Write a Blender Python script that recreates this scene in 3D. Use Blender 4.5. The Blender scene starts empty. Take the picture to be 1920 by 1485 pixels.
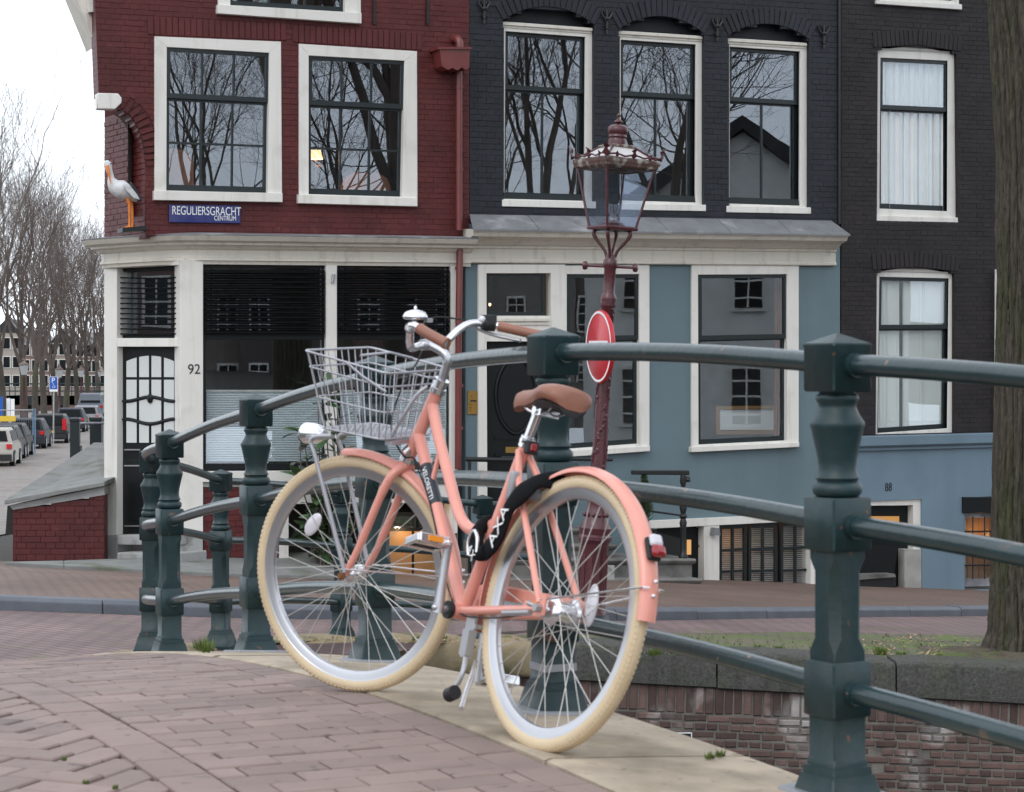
import bpy, bmesh, math, random
import numpy as np
from mathutils import Vector, Matrix

# ------------------------------------------------------------------ camera, sky, sun
scene = bpy.context.scene
COL = scene.collection
FPX, CXP, HYP, CZ = 4000.0, 960.0, 700.0, 3.0       # focal length and horizon of the photo, in its pixels
CAM = Vector((0, 0, CZ))
cam_data = bpy.data.cameras.new('camera')
cam_data.sensor_width = 36.0
cam_data.lens = 36.0 * FPX / 1920.0
cam_data.shift_y = -(742.5 - HYP) / 1920.0
cam_data.clip_start, cam_data.clip_end = 0.1, 3000.0
cam_data.dof.use_dof = True
cam_data.dof.focus_distance = 23.0
cam_data.dof.aperture_fstop = 13.0
cam = bpy.data.objects.new('camera', cam_data)
cam.location = CAM
cam.rotation_euler = (math.radians(90), 0, 0)
COL.objects.link(cam)
scene.camera = cam

world = bpy.data.worlds.new('World')
scene.world = world
world.use_nodes = True
wn = world.node_tree.nodes
wl = world.node_tree.links
sky = wn.new('ShaderNodeTexSky')
sky.sky_type = 'NISHITA'
sky.sun_disc = False
SUN_EL, SUN_AZ = math.radians(42), math.radians(205)
sky.sun_elevation, sky.sun_rotation = SUN_EL, SUN_AZ
wmix = wn.new('ShaderNodeMix')
wmix.data_type = 'RGBA'
wmix.inputs[0].default_value = 0.86                     # cloud cover over the clear sky
wl.new(sky.outputs[0], wmix.inputs[6])
wmix.inputs[7].default_value = (15.6, 16.6, 18.0, 1)
bg = wn['Background']
bg.inputs[1].default_value = 0.1
wl.new(wmix.outputs[2], bg.inputs[0])
sun_d = bpy.data.lights.new('sun', 'SUN')
sun_d.energy = 0.7
sun_d.angle = math.radians(25)
sun_d.color = (1.0, 0.97, 0.92)
sun = bpy.data.objects.new('sun', sun_d)
sd = Vector((math.sin(SUN_AZ) * math.cos(SUN_EL), math.cos(SUN_AZ) * math.cos(SUN_EL), math.sin(SUN_EL)))
sun.rotation_euler = (-sd).to_track_quat('-Z', 'Y').to_euler()
sun.location = (0, 0, 40)
COL.objects.link(sun)
vs = scene.view_settings
vs.view_transform, vs.look, vs.gamma, vs.exposure = 'Standard', 'None', 1.0, 0.08
vs.use_curve_mapping = False
scene.cycles.max_bounces = 8
scene.cycles.transparent_max_bounces = 24
scene.cycles.use_denoising = True

# ------------------------------------------------------------------ helpers
rng = random.Random(7)
Z = Vector((0, 0, 1))

def ray(x, y):
    return Vector(((x - CXP) / FPX, 1.0, (HYP - y) / FPX))

def pt(x, y, d):
    return CAM + ray(x, y) * d

def px(p):
    q = p - CAM
    return CXP + FPX * q.x / q.y, HYP - FPX * q.z / q.y

INV = {}                                               # things whose parts are given in world coordinates

def tag(o, label=None, cat=None, group=None, kind=None):
    if label: o['label'] = label
    if cat: o['category'] = cat
    if group: o['group'] = group
    if kind: o['kind'] = kind
    return o

def thing(name, label, cat, loc, group=None, world=True):
    o = bpy.data.objects.new(name, None)
    o.empty_display_size = 0.2
    o.location = loc
    COL.objects.link(o)
    if world: INV[o.name] = Matrix.Translation(-Vector(loc))
    return tag(o, label, cat, group)

def link(name, me, m=None, parent=None):
    o = bpy.data.objects.new(name, me)
    COL.objects.link(o)
    if m is not None and len(me.materials) == 0: me.materials.append(m)
    if parent is not None:
        o.parent = parent
        if parent.name in INV: o.matrix_parent_inverse = INV[parent.name]
    return o

class MB:
    """collects faces, builds one mesh object"""
    def __init__(s): s.v, s.f = [], []
    def add(s, vs_, fs):
        n = len(s.v)
        s.v += [tuple(p) for p in vs_]
        s.f += [tuple(i + n for i in f) for f in fs]
        return s
    def prism(s, pts, vec):
        n = len(pts)
        vec = Vector(vec)
        P = [Vector(p) for p in pts]
        fs = [tuple(range(n)), tuple(range(2 * n - 1, n - 1, -1))]
        for i in range(n):
            j = (i + 1) % n
            fs.append((j, i, n + i, n + j))
        return s.add(P + [p + vec for p in P], fs)
    def box(s, c, ax, ay, az):
        c, ax, ay, az = Vector(c), Vector(ax), Vector(ay), Vector(az)
        return s.prism([c - ax - ay - az, c + ax - ay - az, c + ax + ay - az, c - ax + ay - az], az * 2)
    def abox(s, x0, x1, y0, y1, z0, z1):
        return s.prism([(x0, y0, z0), (x0, y1, z0), (x1, y1, z0), (x1, y0, z0)], (0, 0, z1 - z0))
    def loft(s, rings, cap=True, closed=True):
        n = len(rings[0])
        vs_, fs = [], []
        for r in rings: vs_ += list(r)
        for k in range(len(rings) - 1):
            for i in range(n if closed else n - 1):
                j = (i + 1) % n
                fs.append((k * n + i, k * n + j, (k + 1) * n + j, (k + 1) * n + i))
        if cap and closed:
            fs.append(tuple(range(n - 1, -1, -1)))
            m = (len(rings) - 1) * n
            fs.append(tuple(range(m, m + n)))
        return s.add(vs_, fs)
    def tube(s, pts, r, seg=8, cap=True, closed=False):
        P = [Vector(p) for p in pts]
        n = len(P)
        R = r if isinstance(r, (list, tuple)) else [r] * n
        rings, ref = [], None
        for i in range(n):
            if closed: t = P[(i + 1) % n] - P[i - 1]
            else: t = P[min(i + 1, n - 1)] - P[max(i - 1, 0)]
            if t.length < 1e-9: t = Vector((0, 0, 1))
            t.normalize()
            if ref is None:
                ref = t.orthogonal()
            ref = ref - t * ref.dot(t)
            if ref.length < 1e-6: ref = t.orthogonal()
            ref.normalize()
            b = t.cross(ref)
            rings.append([P[i] + (ref * math.cos(2 * math.pi * k / seg) + b * math.sin(2 * math.pi * k / seg)) * R[i] for k in range(seg)])
        if closed: rings.append(rings[0])
        return s.loft(rings, cap and not closed)
    def lathe(s, prof, o=(0, 0, 0), ax=(1, 0, 0), ay=(0, 1, 0), az=(0, 0, 1), seg=16, cap=True, a0=0.0):
        o, ax, ay, az = Vector(o), Vector(ax), Vector(ay), Vector(az)
        rings = []
        for r, z in prof:
            rings.append([o + az * z + (ax * math.cos(a0 + 2 * math.pi * k / seg) + ay * math.sin(a0 + 2 * math.pi * k / seg)) * r for k in range(seg)])
        return s.loft(rings, cap)
    def ball(s, c, r, seg=12, rings=8, ax=(1, 0, 0), ay=(0, 1, 0), az=(0, 0, 1)):
        rx, ry, rz = r if isinstance(r, (list, tuple)) else (r, r, r)
        prof = [(max(math.sin(math.pi * k / rings), 1e-3), -math.cos(math.pi * k / rings)) for k in range(rings + 1)]
        return s.lathe(prof, c, Vector(ax) * rx, Vector(ay) * ry, Vector(az) * rz, seg)
    def mesh(s, name, smooth=None):
        me = bpy.data.meshes.new(name)
        me.from_pydata(s.v, [], s.f)
        bm = bmesh.new(); bm.from_mesh(me)
        bmesh.ops.recalc_face_normals(bm, faces=bm.faces)
        bm.to_mesh(me); bm.free()
        if smooth is not None:
            me.polygons.foreach_set('use_smooth', [True] * len(me.polygons))
            me.set_sharp_from_angle(angle=math.radians(smooth))
        return me
    def build(s, name, m, parent=None, smooth=None, bevel=None):
        o = link(name, s.mesh(name, smooth), m, parent)
        if bevel:
            b = o.modifiers.new('bevel', 'BEVEL')
            b.width, b.segments, b.limit_method, b.angle_limit = bevel, 2, 'ANGLE', math.radians(40)
        return o

def text_obj(name, body, m, parent, o, ux, uy, size, thick=0.002, align='CENTER', xs=1.0):
    """flat raised lettering: o = anchor point, ux/uy = reading and up directions"""
    cu = bpy.data.curves.new(name, 'FONT')
    cu.body, cu.size, cu.extrude, cu.align_x, cu.align_y = body, size, thick, align, 'CENTER'
    tmp = bpy.data.objects.new(name, cu)
    COL.objects.link(tmp)
    dg = bpy.context.evaluated_depsgraph_get()
    me = bpy.data.meshes.new_from_object(tmp.evaluated_get(dg))
    bpy.data.objects.remove(tmp)
    ux, uy = Vector(ux).normalized(), Vector(uy).normalized()
    uz = ux.cross(uy)
    M = Matrix((ux * xs, uy, uz)).transposed().to_4x4()
    M.translation = Vector(o)
    me.transform(M)
    me.name = name
    me.materials.clear()
    return link(name, me, m, parent)

# ------------------------------------------------------------------ materials
def _n(nt, t, **kw):
    n = nt.nodes.new(t)
    for k, v in kw.items(): setattr(n, k, v)
    return n

def mat(name, col, rough=0.6, metal=0.0, var=0.12, vscale=3.0, bump=0.0, bscale=60.0, spec=0.5,
        col2=None, c2scale=2.0, c2lo=0.55, c2hi=0.7, piece=0.0, emit=None, estr=0.0, coat=0.0, stretch=None, bdist=0.01, chips=None, streak=None):
    m = bpy.data.materials.new(name)
    m.use_nodes = True
    nt = m.node_tree
    L = nt.links.new
    b = nt.nodes['Principled BSDF']
    b.inputs['Roughness'].default_value = rough
    b.inputs['Metallic'].default_value = metal
    b.inputs['Specular IOR Level'].default_value = spec
    if coat: b.inputs['Coat Weight'].default_value = coat
    geo = _n(nt, 'ShaderNodeNewGeometry')
    pos = geo.outputs['Position']
    if stretch:
        mp = _n(nt, 'ShaderNodeMapping')
        mp.inputs['Scale'].default_value = stretch
        L(pos, mp.inputs[0]); pos = mp.outputs[0]
    cur = None
    def noise(scale, detail=5.0):
        n = _n(nt, 'ShaderNodeTexNoise')
        n.inputs['Scale'].default_value = scale
        n.inputs['Detail'].default_value = detail
        L(pos, n.inputs['Vector'])
        return n.outputs['Fac']
    rgb = _n(nt, 'ShaderNodeRGB'); rgb.outputs[0].default_value = (*col, 1)
    cur = rgb.outputs[0]
    if col2:
        r = _n(nt, 'ShaderNodeMapRange')
        r.inputs[1].default_value, r.inputs[2].default_value = c2lo, c2hi
        L(noise(c2scale, 8.0), r.inputs[0])
        mx = _n(nt, 'ShaderNodeMix', data_type='RGBA')
        L(r.outputs[0], mx.inputs[0]); L(cur, mx.inputs[6]); mx.inputs[7].default_value = (*col2, 1)
        cur = mx.outputs[2]
    if streak:                                          # rain streaks and grime running down
        mp2 = _n(nt, 'ShaderNodeMapping'); mp2.inputs['Scale'].default_value = (7, 7, .45)
        L(geo.outputs['Position'], mp2.inputs[0])
        ns = _n(nt, 'ShaderNodeTexNoise'); ns.inputs['Scale'].default_value = streak[1]; ns.inputs['Detail'].default_value = 6
        L(mp2.outputs[0], ns.inputs['Vector'])
        r = _n(nt, 'ShaderNodeMapRange'); r.inputs[1].default_value, r.inputs[2].default_value = streak[2], streak[3]
        r.inputs[4].default_value = streak[4]
        L(ns.outputs['Fac'], r.inputs[0])
        mx = _n(nt, 'ShaderNodeMix', data_type='RGBA')
        L(r.outputs[0], mx.inputs[0]); L(cur, mx.inputs[6]); mx.inputs[7].default_value = (*streak[0], 1)
        cur = mx.outputs[2]
    if chips:                                           # small chips and spots
        r = _n(nt, 'ShaderNodeMapRange')
        r.inputs[1].default_value, r.inputs[2].default_value = chips[2], chips[3]
        L(noise(chips[1], 3.0), r.inputs[0])
        mx = _n(nt, 'ShaderNodeMix', data_type='RGBA')
        L(r.outputs[0], mx.inputs[0]); L(cur, mx.inputs[6]); mx.inputs[7].default_value = (*chips[0], 1)
        cur = mx.outputs[2]
    if var or piece:
        val = None
        if var:
            r = _n(nt, 'ShaderNodeMapRange')
            r.inputs[1].default_value, r.inputs[2].default_value = 0.25, 0.75
            r.inputs[3].default_value, r.inputs[4].default_value = 1 - var, 1 + var
            L(noise(vscale), r.inputs[0]); val = r.outputs[0]
        if piece:
            oi = _n(nt, 'ShaderNodeObjectInfo')
            ad = _n(nt, 'ShaderNodeMath', operation='ADD')
            L(oi.outputs['Random'], ad.inputs[0]); L(geo.outputs['Random Per Island'], ad.inputs[1])
            fr = _n(nt, 'ShaderNodeMath', operation='FRACT'); L(ad.outputs[0], fr.inputs[0])
            r = _n(nt, 'ShaderNodeMapRange')
            r.inputs[3].default_value, r.inputs[4].default_value = 1 - piece, 1 + piece
            L(fr.outputs[0], r.inputs[0])
            if val:
                mu = _n(nt, 'ShaderNodeMath', operation='MULTIPLY'); L(val, mu.inputs[0]); L(r.outputs[0], mu.inputs[1]); val = mu.outputs[0]
            else: val = r.outputs[0]
        hs = _n(nt, 'ShaderNodeHueSaturation')
        L(val, hs.inputs['Value']); L(cur, hs.inputs['Color'])
        cur = hs.outputs[0]
    L(cur, b.inputs['Base Color'])
    if bump:
        bp = _n(nt, 'ShaderNodeBump')
        bp.inputs['Strength'].default_value, bp.inputs['Distance'].default_value = bump, bdist
        L(noise(bscale, 6.0), bp.inputs['Height']); L(bp.outputs[0], b.inputs['Normal'])
    if emit:
        b.inputs['Emission Color'].default_value = (*emit, 1)
        b.inputs['Emission Strength'].default_value = estr
    return m

def pattern_mat(name, colA, colB, joint, bw, bh, rot, rough=0.75, mortar=0.012, moss=None, bump=0.4, offset=0.5):
    """paving too far off to tell its bricks apart: a brick pattern on the sheet"""
    m = bpy.data.materials.new(name); m.use_nodes = True
    nt = m.node_tree; L = nt.links.new
    b = nt.nodes['Principled BSDF']; b.inputs['Roughness'].default_value = rough
    geo = _n(nt, 'ShaderNodeNewGeometry')
    mp = _n(nt, 'ShaderNodeMapping'); mp.inputs['Rotation'].default_value = (0, 0, rot)
    L(geo.outputs['Position'], mp.inputs[0])
    br = _n(nt, 'ShaderNodeTexBrick')
    br.inputs['Scale'].default_value = 1.0
    br.inputs['Brick Width'].default_value, br.inputs['Row Height'].default_value = bw, bh
    br.inputs['Mortar Size'].default_value = mortar
    br.offset = offset
    br.inputs['Color1'].default_value = (*colA, 1); br.inputs['Color2'].default_value = (*colB, 1); br.inputs['Mortar'].default_value = (*joint, 1)
    L(mp.outputs[0], br.inputs['Vector'])
    n = _n(nt, 'ShaderNodeTexNoise'); n.inputs['Scale'].default_value = 0.9; n.inputs['Detail'].default_value = 8
    L(geo.outputs['Position'], n.inputs['Vector'])
    r = _n(nt, 'ShaderNodeMapRange'); r.inputs[1].default_value, r.inputs[2].default_value, r.inputs[3].default_value, r.inputs[4].default_value = .3, .7, .75, 1.2
    L(n.outputs['Fac'], r.inputs[0])
    hs = _n(nt, 'ShaderNodeHueSaturation'); L(r.outputs[0], hs.inputs['Value']); L(br.outputs['Color'], hs.inputs['Color'])
    cur = hs.outputs[0]
    if moss:
        r2 = _n(nt, 'ShaderNodeMapRange'); r2.inputs[1].default_value, r2.inputs[2].default_value = moss[1], moss[2]
        n2 = _n(nt, 'ShaderNodeTexNoise'); n2.inputs['Scale'].default_value = 2.3; n2.inputs['Detail'].default_value = 9
        L(geo.outputs['Position'], n2.inputs['Vector']); L(n2.outputs['Fac'], r2.inputs[0])
        mx = _n(nt, 'ShaderNodeMix', data_type='RGBA'); L(r2.outputs[0], mx.inputs[0]); L(cur, mx.inputs[6]); mx.inputs[7].default_value = (*moss[0], 1)
        cur = mx.outputs[2]
    L(cur, b.inputs['Base Color'])
    bp = _n(nt, 'ShaderNodeBump'); bp.inputs['Strength'].default_value = bump; bp.inputs['Distance'].default_value = 0.012; bp.invert = True
    L(br.outputs['Fac'], bp.inputs['Height']); L(bp.outputs[0], b.inputs['Normal'])
    return m

def glass_mat(name, tint=(0.93, 0.95, 0.95), rough=0.0, wave=0.012, gain=1.0):
    m = bpy.data.materials.new(name); m.use_nodes = True
    nt = m.node_tree; L = nt.links.new
    nt.nodes.remove(nt.nodes['Principled BSDF'])
    out = nt.nodes['Material Output']
    tr = _n(nt, 'ShaderNodeBsdfTransparent'); tr.inputs[0].default_value = (*tint, 1)
    gl = _n(nt, 'ShaderNodeBsdfGlossy'); gl.inputs['Roughness'].default_value = rough; gl.inputs['Color'].default_value = (.86, .92, 1.0, 1)
    geo = _n(nt, 'ShaderNodeNewGeometry')
    n = _n(nt, 'ShaderNodeTexNoise'); n.inputs['Scale'].default_value = 1.6; n.inputs['Detail'].default_value = 1.0
    L(geo.outputs['Position'], n.inputs['Vector'])
    bp = _n(nt, 'ShaderNodeBump'); bp.inputs['Strength'].default_value = wave; bp.inputs['Distance'].default_value = 0.03
    L(n.outputs['Fac'], bp.inputs['Height']); L(bp.outputs[0], gl.inputs['Normal'])
    mx = _n(nt, 'ShaderNodeMixShader')
    # reflectance of one glass surface at this angle, the same from both sides
    dt_ = _n(nt, 'ShaderNodeVectorMath', operation='DOT_PRODUCT'); L(geo.outputs['Incoming'], dt_.inputs[0]); L(geo.outputs['Normal'], dt_.inputs[1])
    ab = _n(nt, 'ShaderNodeMath', operation='ABSOLUTE'); L(dt_.outputs['Value'], ab.inputs[0])
    su = _n(nt, 'ShaderNodeMath', operation='SUBTRACT'); su.inputs[0].default_value = 1.0; L(ab.outputs[0], su.inputs[1])
    pw = _n(nt, 'ShaderNodeMath', operation='POWER'); pw.inputs[1].default_value = 5.0; L(su.outputs[0], pw.inputs[0])
    ma = _n(nt, 'ShaderNodeMath', operation='MULTIPLY_ADD'); f0 = 0.043 * gain; ma.inputs[1].default_value = 1 - f0; ma.inputs[2].default_value = f0
    L(pw.outputs[0], ma.inputs[0]); L(ma.outputs[0], mx.inputs[0])
    L(tr.outputs[0], mx.inputs[1]); L(gl.outputs[0], mx.inputs[2])
    L(mx.outputs[0], out.inputs[0])
    return m

G = {}
G['red'] = mat('red_masonry_paint', (0.092, 0.0165, 0.0165), 0.5, var=0.22, vscale=2.2, bump=0.35, bscale=90, piece=0.10, spec=.35, col2=(0.16, 0.045, 0.045), c2scale=7, c2lo=.62, c2hi=.8)
G['dark'] = mat('blue_black_masonry_paint', (0.0155, 0.0178, 0.0240), 0.5, var=0.25, vscale=2.5, spec=.35, bump=0.35, bscale=80, piece=0.14)
G['brown'] = mat('brown_black_masonry', (0.0200, 0.0160, 0.0175), 0.6, var=0.25, vscale=3, spec=.35, bump=0.35, bscale=80, piece=0.16)
G['white'] = mat('white_joinery_paint', (0.74, 0.72, 0.67), 0.38, streak=((.45, .42, .36), 1.6, .55, .8, .55), var=0.05, vscale=1.2, bump=0.04, bscale=30, col2=(0.60, 0.57, 0.51), c2scale=3.5, c2lo=.56, c2hi=.80)
G['cream'] = mat('cream_cornice_paint', (0.68, 0.64, 0.56), 0.42, streak=((.36, .33, .27), 1.8, .55, .8, .6), var=0.07, vscale=1.4, bump=0.06, bscale=40, col2=(0.48, 0.45, 0.38), c2scale=5, c2lo=.58, c2hi=.78)
G['sash'] = mat('dark_green_sash_paint', (0.010, 0.017, 0.019), 0.33, var=0.15)
G['black'] = mat('black_gloss_paint', (0.006, 0.008, 0.009), 0.42, var=0.15, spec=0.3)
G['slat'] = mat('black_blind_slat', (0.007, 0.008, 0.009), 0.7, var=0.2, spec=.08)
G['iron'] = mat('black_iron', (0.010, 0.011, 0.012), 0.45, var=0.2, bump=0.2, bscale=70)
G['lead'] = mat('weathered_lead', (0.20, 0.205, 0.215), 0.55, metal=0.25, var=0.2, vscale=5, bump=0.2, bscale=25, col2=(0.36, 0.36, 0.37), c2scale=3, c2lo=.55, c2hi=.68)
G['blue'] = mat('grey_blue_render', (0.122, 0.180, 0.203), 0.6, streak=((.080, .112, .122), .5, .5, .78, .35), var=0.08, vscale=1.1, bump=0.10, bscale=35, col2=(0.110, 0.160, 0.178), c2scale=1.3, c2lo=.5, c2hi=.75)
G['paleblue'] = mat('pale_blue_render', (0.145, 0.214, 0.268), 0.6, streak=((.095, .14, .17), .5, .5, .78, .35), var=0.08, vscale=1.0, bump=0.10, bscale=35, col2=(0.115, 0.168, 0.208), c2scale=1.1, c2lo=.5, c2hi=.75)
G['glass'] = glass_mat('window_glass', gain=2.8)   # double glazing: four surfaces
G['frost'] = mat('frosted_door_glass', (0.62, 0.64, 0.62), 0.25, var=0.04, spec=0.5)
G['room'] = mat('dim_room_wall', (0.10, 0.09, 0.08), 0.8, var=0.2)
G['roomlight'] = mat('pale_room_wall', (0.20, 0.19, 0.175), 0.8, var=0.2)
G['pleat'] = mat('pale_pleated_blind', (0.64, 0.68, 0.70), 0.75, var=0.05)
G['curtain'] = mat('white_net_curtain', (0.82, 0.82, 0.80), 0.9, var=0.05)
G['shutter'] = mat('white_inner_shutter', (0.86, 0.85, 0.80), 0.5, var=0.04)
G['stone'] = mat('grey_step_stone', (0.15, 0.143, 0.132), 0.75, var=0.2, vscale=5, bump=0.35, bscale=60, col2=(0.06, 0.058, 0.055), c2scale=3, c2lo=.5, c2hi=.7)
G['palestone'] = mat('worn_pale_stone', (0.34, 0.34, 0.33), 0.75, var=0.15, vscale=5, bump=0.3, bscale=50, col2=(0.20, 0.20, 0.19), c2scale=6, c2lo=.55, c2hi=.68)
G['slab'] = mat('mossy_grey_slab', (0.20, 0.205, 0.195), 0.8, var=0.2, vscale=4, bump=0.35, bscale=40, col2=(0.11, 0.12, 0.08), c2scale=2.4, c2lo=.52, c2hi=.7)
G['bluestone'] = mat('blue_grey_kerb_stone', (0.105, 0.115, 0.135), 0.65, var=0.18, vscale=5, bump=0.25, bscale=50)
G['sand'] = mat('sandstone_slab', (0.39, 0.32, 0.24), 0.8, chips=((.20, .17, .13), 22, .64, .70), var=0.22, vscale=7, bump=0.7, bscale=60, col2=(0.22, 0.18, 0.125), c2scale=2.6, c2lo=.5, c2hi=.66, bdist=.006)
G['sandround'] = mat('mossy_sandstone_block', (0.27, 0.215, 0.13), 0.85, var=0.2, vscale=5, bump=0.5, bscale=40, col2=(0.085, 0.085, 0.04), c2scale=3.0, c2lo=.48, c2hi=.64)
G['basalt'] = mat('dark_granite_coping', (0.062, 0.060, 0.054), 0.85, chips=((.16, .16, .15), 120, .66, .70), streak=((.03, .032, .022), 1.5, .5, .75, .8), var=0.5, vscale=45, bump=0.8, bscale=110, col2=(0.06, 0.066, 0.04), c2scale=2.2, c2lo=.5, c2hi=.66)
G['quaybrick'] = mat('old_quay_brick', (0.105, 0.064, 0.054), 0.85, var=0.2, vscale=9, bump=0.4, bscale=70, piece=0.42, col2=(0.27, 0.245, 0.23), c2scale=2.2, c2lo=.56, c2hi=.66)
G['mortar'] = mat('grey_mortar', (0.150, 0.138, 0.120), 0.9, var=0.4, vscale=7, bump=0.5, bscale=60)
G['paver'] = mat('mauve_paving_brick', (0.230, 0.168, 0.147), 0.74, chips=((.12, .09, .08), 16, .64, .72), var=0.10, vscale=7, bump=0.28, bscale=90, piece=0.13, col2=(0.165, 0.122, 0.112), c2scale=4, c2lo=.55, c2hi=.75, bdist=.005)
G['jointsand'] = mat('joint_sand', (0.036, 0.031, 0.026), 0.95, var=0.3, vscale=6, bump=0.5, bscale=80, col2=(0.060, 0.072, 0.022), c2scale=1.8, c2lo=.58, c2hi=.66)
G['green'] = mat('railing_green_paint', (0.0095, 0.0280, 0.0310), 0.45, chips=((.11, .055, .035), 28, .70, .725), streak=((.020, .034, .034), 2.2, .52, .7, .8), var=0.25, vscale=4, bump=0.3, bscale=38, spec=.4, col2=(0.015, 0.038, 0.041), c2scale=9, c2lo=.5, c2hi=.7, bdist=.006)
G['rail'] = mat('worn_rail_paint', (0.015, 0.035, 0.038), 0.30, chips=((.16, .10, .075), 24, .70, .72), var=0.2, vscale=6, bump=0.35, bscale=34, coat=0.25, col2=(0.10, 0.062, 0.045), c2scale=6, c2lo=.64, c2hi=.69, bdist=.006)
G['leadpad'] = mat('lead_bedding', (0.28, 0.29, 0.31), 0.6, metal=0.2, var=0.2, bump=0.3, bscale=40)
G['pink'] = mat('salmon_pink_paint', (0.74, 0.300, 0.235), 0.36, var=0.05, vscale=9, chips=((.42, .20, .16), 60, .73, .75), coat=0.35)
G['pinkin'] = mat('salmon_pink_inside', (0.40, 0.13, 0.10), 0.5, var=0.05)
G['tyre'] = mat('cream_rubber', (0.62, 0.49, 0.32), 0.7, var=0.07, vscale=10, bump=0.5, bscale=160, bdist=.003, col2=(0.46, 0.35, 0.22), c2scale=5, c2lo=.5, c2hi=.75)
G['rim'] = mat('brushed_aluminium', (0.52, 0.52, 0.54), 0.32, metal=0.85, var=0.05)
G['chrome'] = mat('bright_metal', (0.74, 0.74, 0.76), 0.16, metal=0.9, var=0.04)
G['steel'] = mat('dull_steel', (0.42, 0.42, 0.43), 0.42, metal=0.75, var=0.08)
G['spoke'] = mat('steel_spoke', (0.55, 0.53, 0.50), 0.40, metal=0.55, var=0.05)
G['wire'] = mat('silver_painted_wire', (0.42, 0.42, 0.45), 0.38, metal=0.45, var=0.05)
G['tan'] = mat('tan_leather', (0.26, 0.108, 0.068), 0.45, var=0.08, vscale=14, bump=0.1, bscale=120)
G['rubber'] = mat('black_rubber', (0.012, 0.012, 0.013), 0.6, var=0.15, bump=0.1)
G['fabric'] = mat('black_lock_sleeve', (0.007, 0.007, 0.008), 0.9, var=0.2, bump=0.2, bscale=200, spec=.15)
G['redlens'] = mat('red_lens', (0.28, 0.008, 0.014), 0.2, var=0.1, coat=0.5)
G['clear'] = mat('clear_lens', (0.62, 0.60, 0.64), 0.15, var=0.05, spec=0.8)
G['amber'] = mat('amber_reflector', (0.75, 0.26, 0.02), 0.25, var=0.05)
G['navy'] = mat('navy_band', (0.022, 0.028, 0.040), 0.4, var=0.05)
G['print'] = mat('white_print', (0.80, 0.80, 0.80), 0.5, var=0.0)
G['blackprint'] = mat('black_print', (0.012, 0.012, 0.014), 0.5, var=0.0)
G['maroon'] = mat('maroon_lamp_paint', (0.075, 0.017, 0.022), 0.35, var=0.22, vscale=6, bump=0.35, bscale=45, coat=0.2)
G['mossroof'] = mat('mossy_lamp_roof', (0.10, 0.055, 0.045), 0.8, var=0.35, vscale=18, bump=0.6, bscale=60, col2=(0.30, 0.28, 0.25), c2scale=14, c2lo=.5, c2hi=.62)
G['lampglass'] = glass_mat('lamp_glass', (0.90, 0.92, 0.95), 0.05, 0.02, 1.6)
G['opal'] = mat('pale_lamp_roof', (0.50, 0.48, 0.47), 0.45, var=0.1)
G['signred'] = mat('sign_red', (0.52, 0.010, 0.022), 0.32, var=0.06, coat=0.2)
G['signblue'] = mat('street_sign_blue', (0.008, 0.014, 0.135), 0.25, var=0.03, coat=0.4)
G['pipe'] = mat('red_brown_pipe_paint', (0.150, 0.028, 0.025), 0.38, var=0.15, vscale=4, bump=0.08, bscale=40, coat=0.2)
G['brass'] = mat('aged_brass', (0.36, 0.22, 0.06), 0.38, metal=0.7, var=0.15)
G['bark'] = mat('mossy_bark', (0.072, 0.060, 0.044), 0.9, var=0.45, vscale=10, bump=1.0, bscale=16, stretch=(3.0, 3.0, 0.6), bdist=.06, col2=(0.056, 0.062, 0.024), c2scale=1.6, c2lo=.5, c2hi=.68)
G['farbark'] = mat('grey_brown_bark', (0.068, 0.056, 0.046), 0.9, var=0.3, vscale=1.5, bump=0.4, bscale=20, col2=(0.062, 0.066, 0.030), c2scale=.8, c2lo=.5, c2hi=.7)
G['twig'] = mat('grey_brown_twig', (0.125, 0.098, 0.085), 0.9, var=0.2)
G['leaf'] = mat('glossy_green_leaf', (0.050, 0.095, 0.038), 0.3, var=0.3, vscale=9, piece=0.4, coat=0.3)
G['conifer'] = mat('conifer_green', (0.040, 0.065, 0.026), 0.7, var=0.3, piece=0.3)
G['grass'] = mat('moss_grass', (0.105, 0.150, 0.028), 0.85, var=0.3, vscale=8, piece=0.3)
G['deadleaf'] = mat('dry_leaf', (0.32, 0.23, 0.12), 0.85, var=0.2, piece=0.3)
G['dirt'] = mat('verge_soil', (0.088, 0.072, 0.048), 0.95, var=0.35, vscale=9, bump=0.9, bscale=30, bdist=.03, col2=(0.085, 0.105, 0.025), c2scale=2.6, c2lo=.5, c2hi=.6)
G['verge'] = pattern_mat('mossy_verge_brick', (0.115, 0.105, 0.055), (0.135, 0.11, 0.075), (0.05, 0.06, 0.018), .21, .11, .1, moss=((.085, .125, .02), .50, .60), bump=.9)
G['street'] = pattern_mat('street_brick', (0.225, 0.148, 0.142), (0.185, 0.122, 0.120), (0.085, 0.065, 0.060), .21, .105, .75, moss=((.13, .115, .065), .60, .72))
G['pave'] = pattern_mat('pavement_brick', (0.205, 0.128, 0.096), (0.165, 0.100, 0.078), (0.075, 0.055, 0.045), .21, .07, .72, moss=((.12, .105, .05), .62, .74))
G['asphalt'] = pattern_mat('far_street_brick', (0.21, 0.175, 0.150), (0.19, 0.155, 0.135), (0.13, 0.105, 0.09), .22, .11, .1, moss=((.19, .18, .17), .5, .6), bump=.15)
G['water'] = mat('canal_water', (0.012, 0.018, 0.014), 0.06, var=0.1, bump=0.25, bscale=3, bdist=.02)
G['woodlit'] = mat('warm_wood_panel', (0.34, 0.185, 0.075), 0.5, var=0.12, vscale=2)
G['peach'] = mat('terracotta_upholstery', (0.42, 0.185, 0.115), 0.85, var=0.1)
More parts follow.
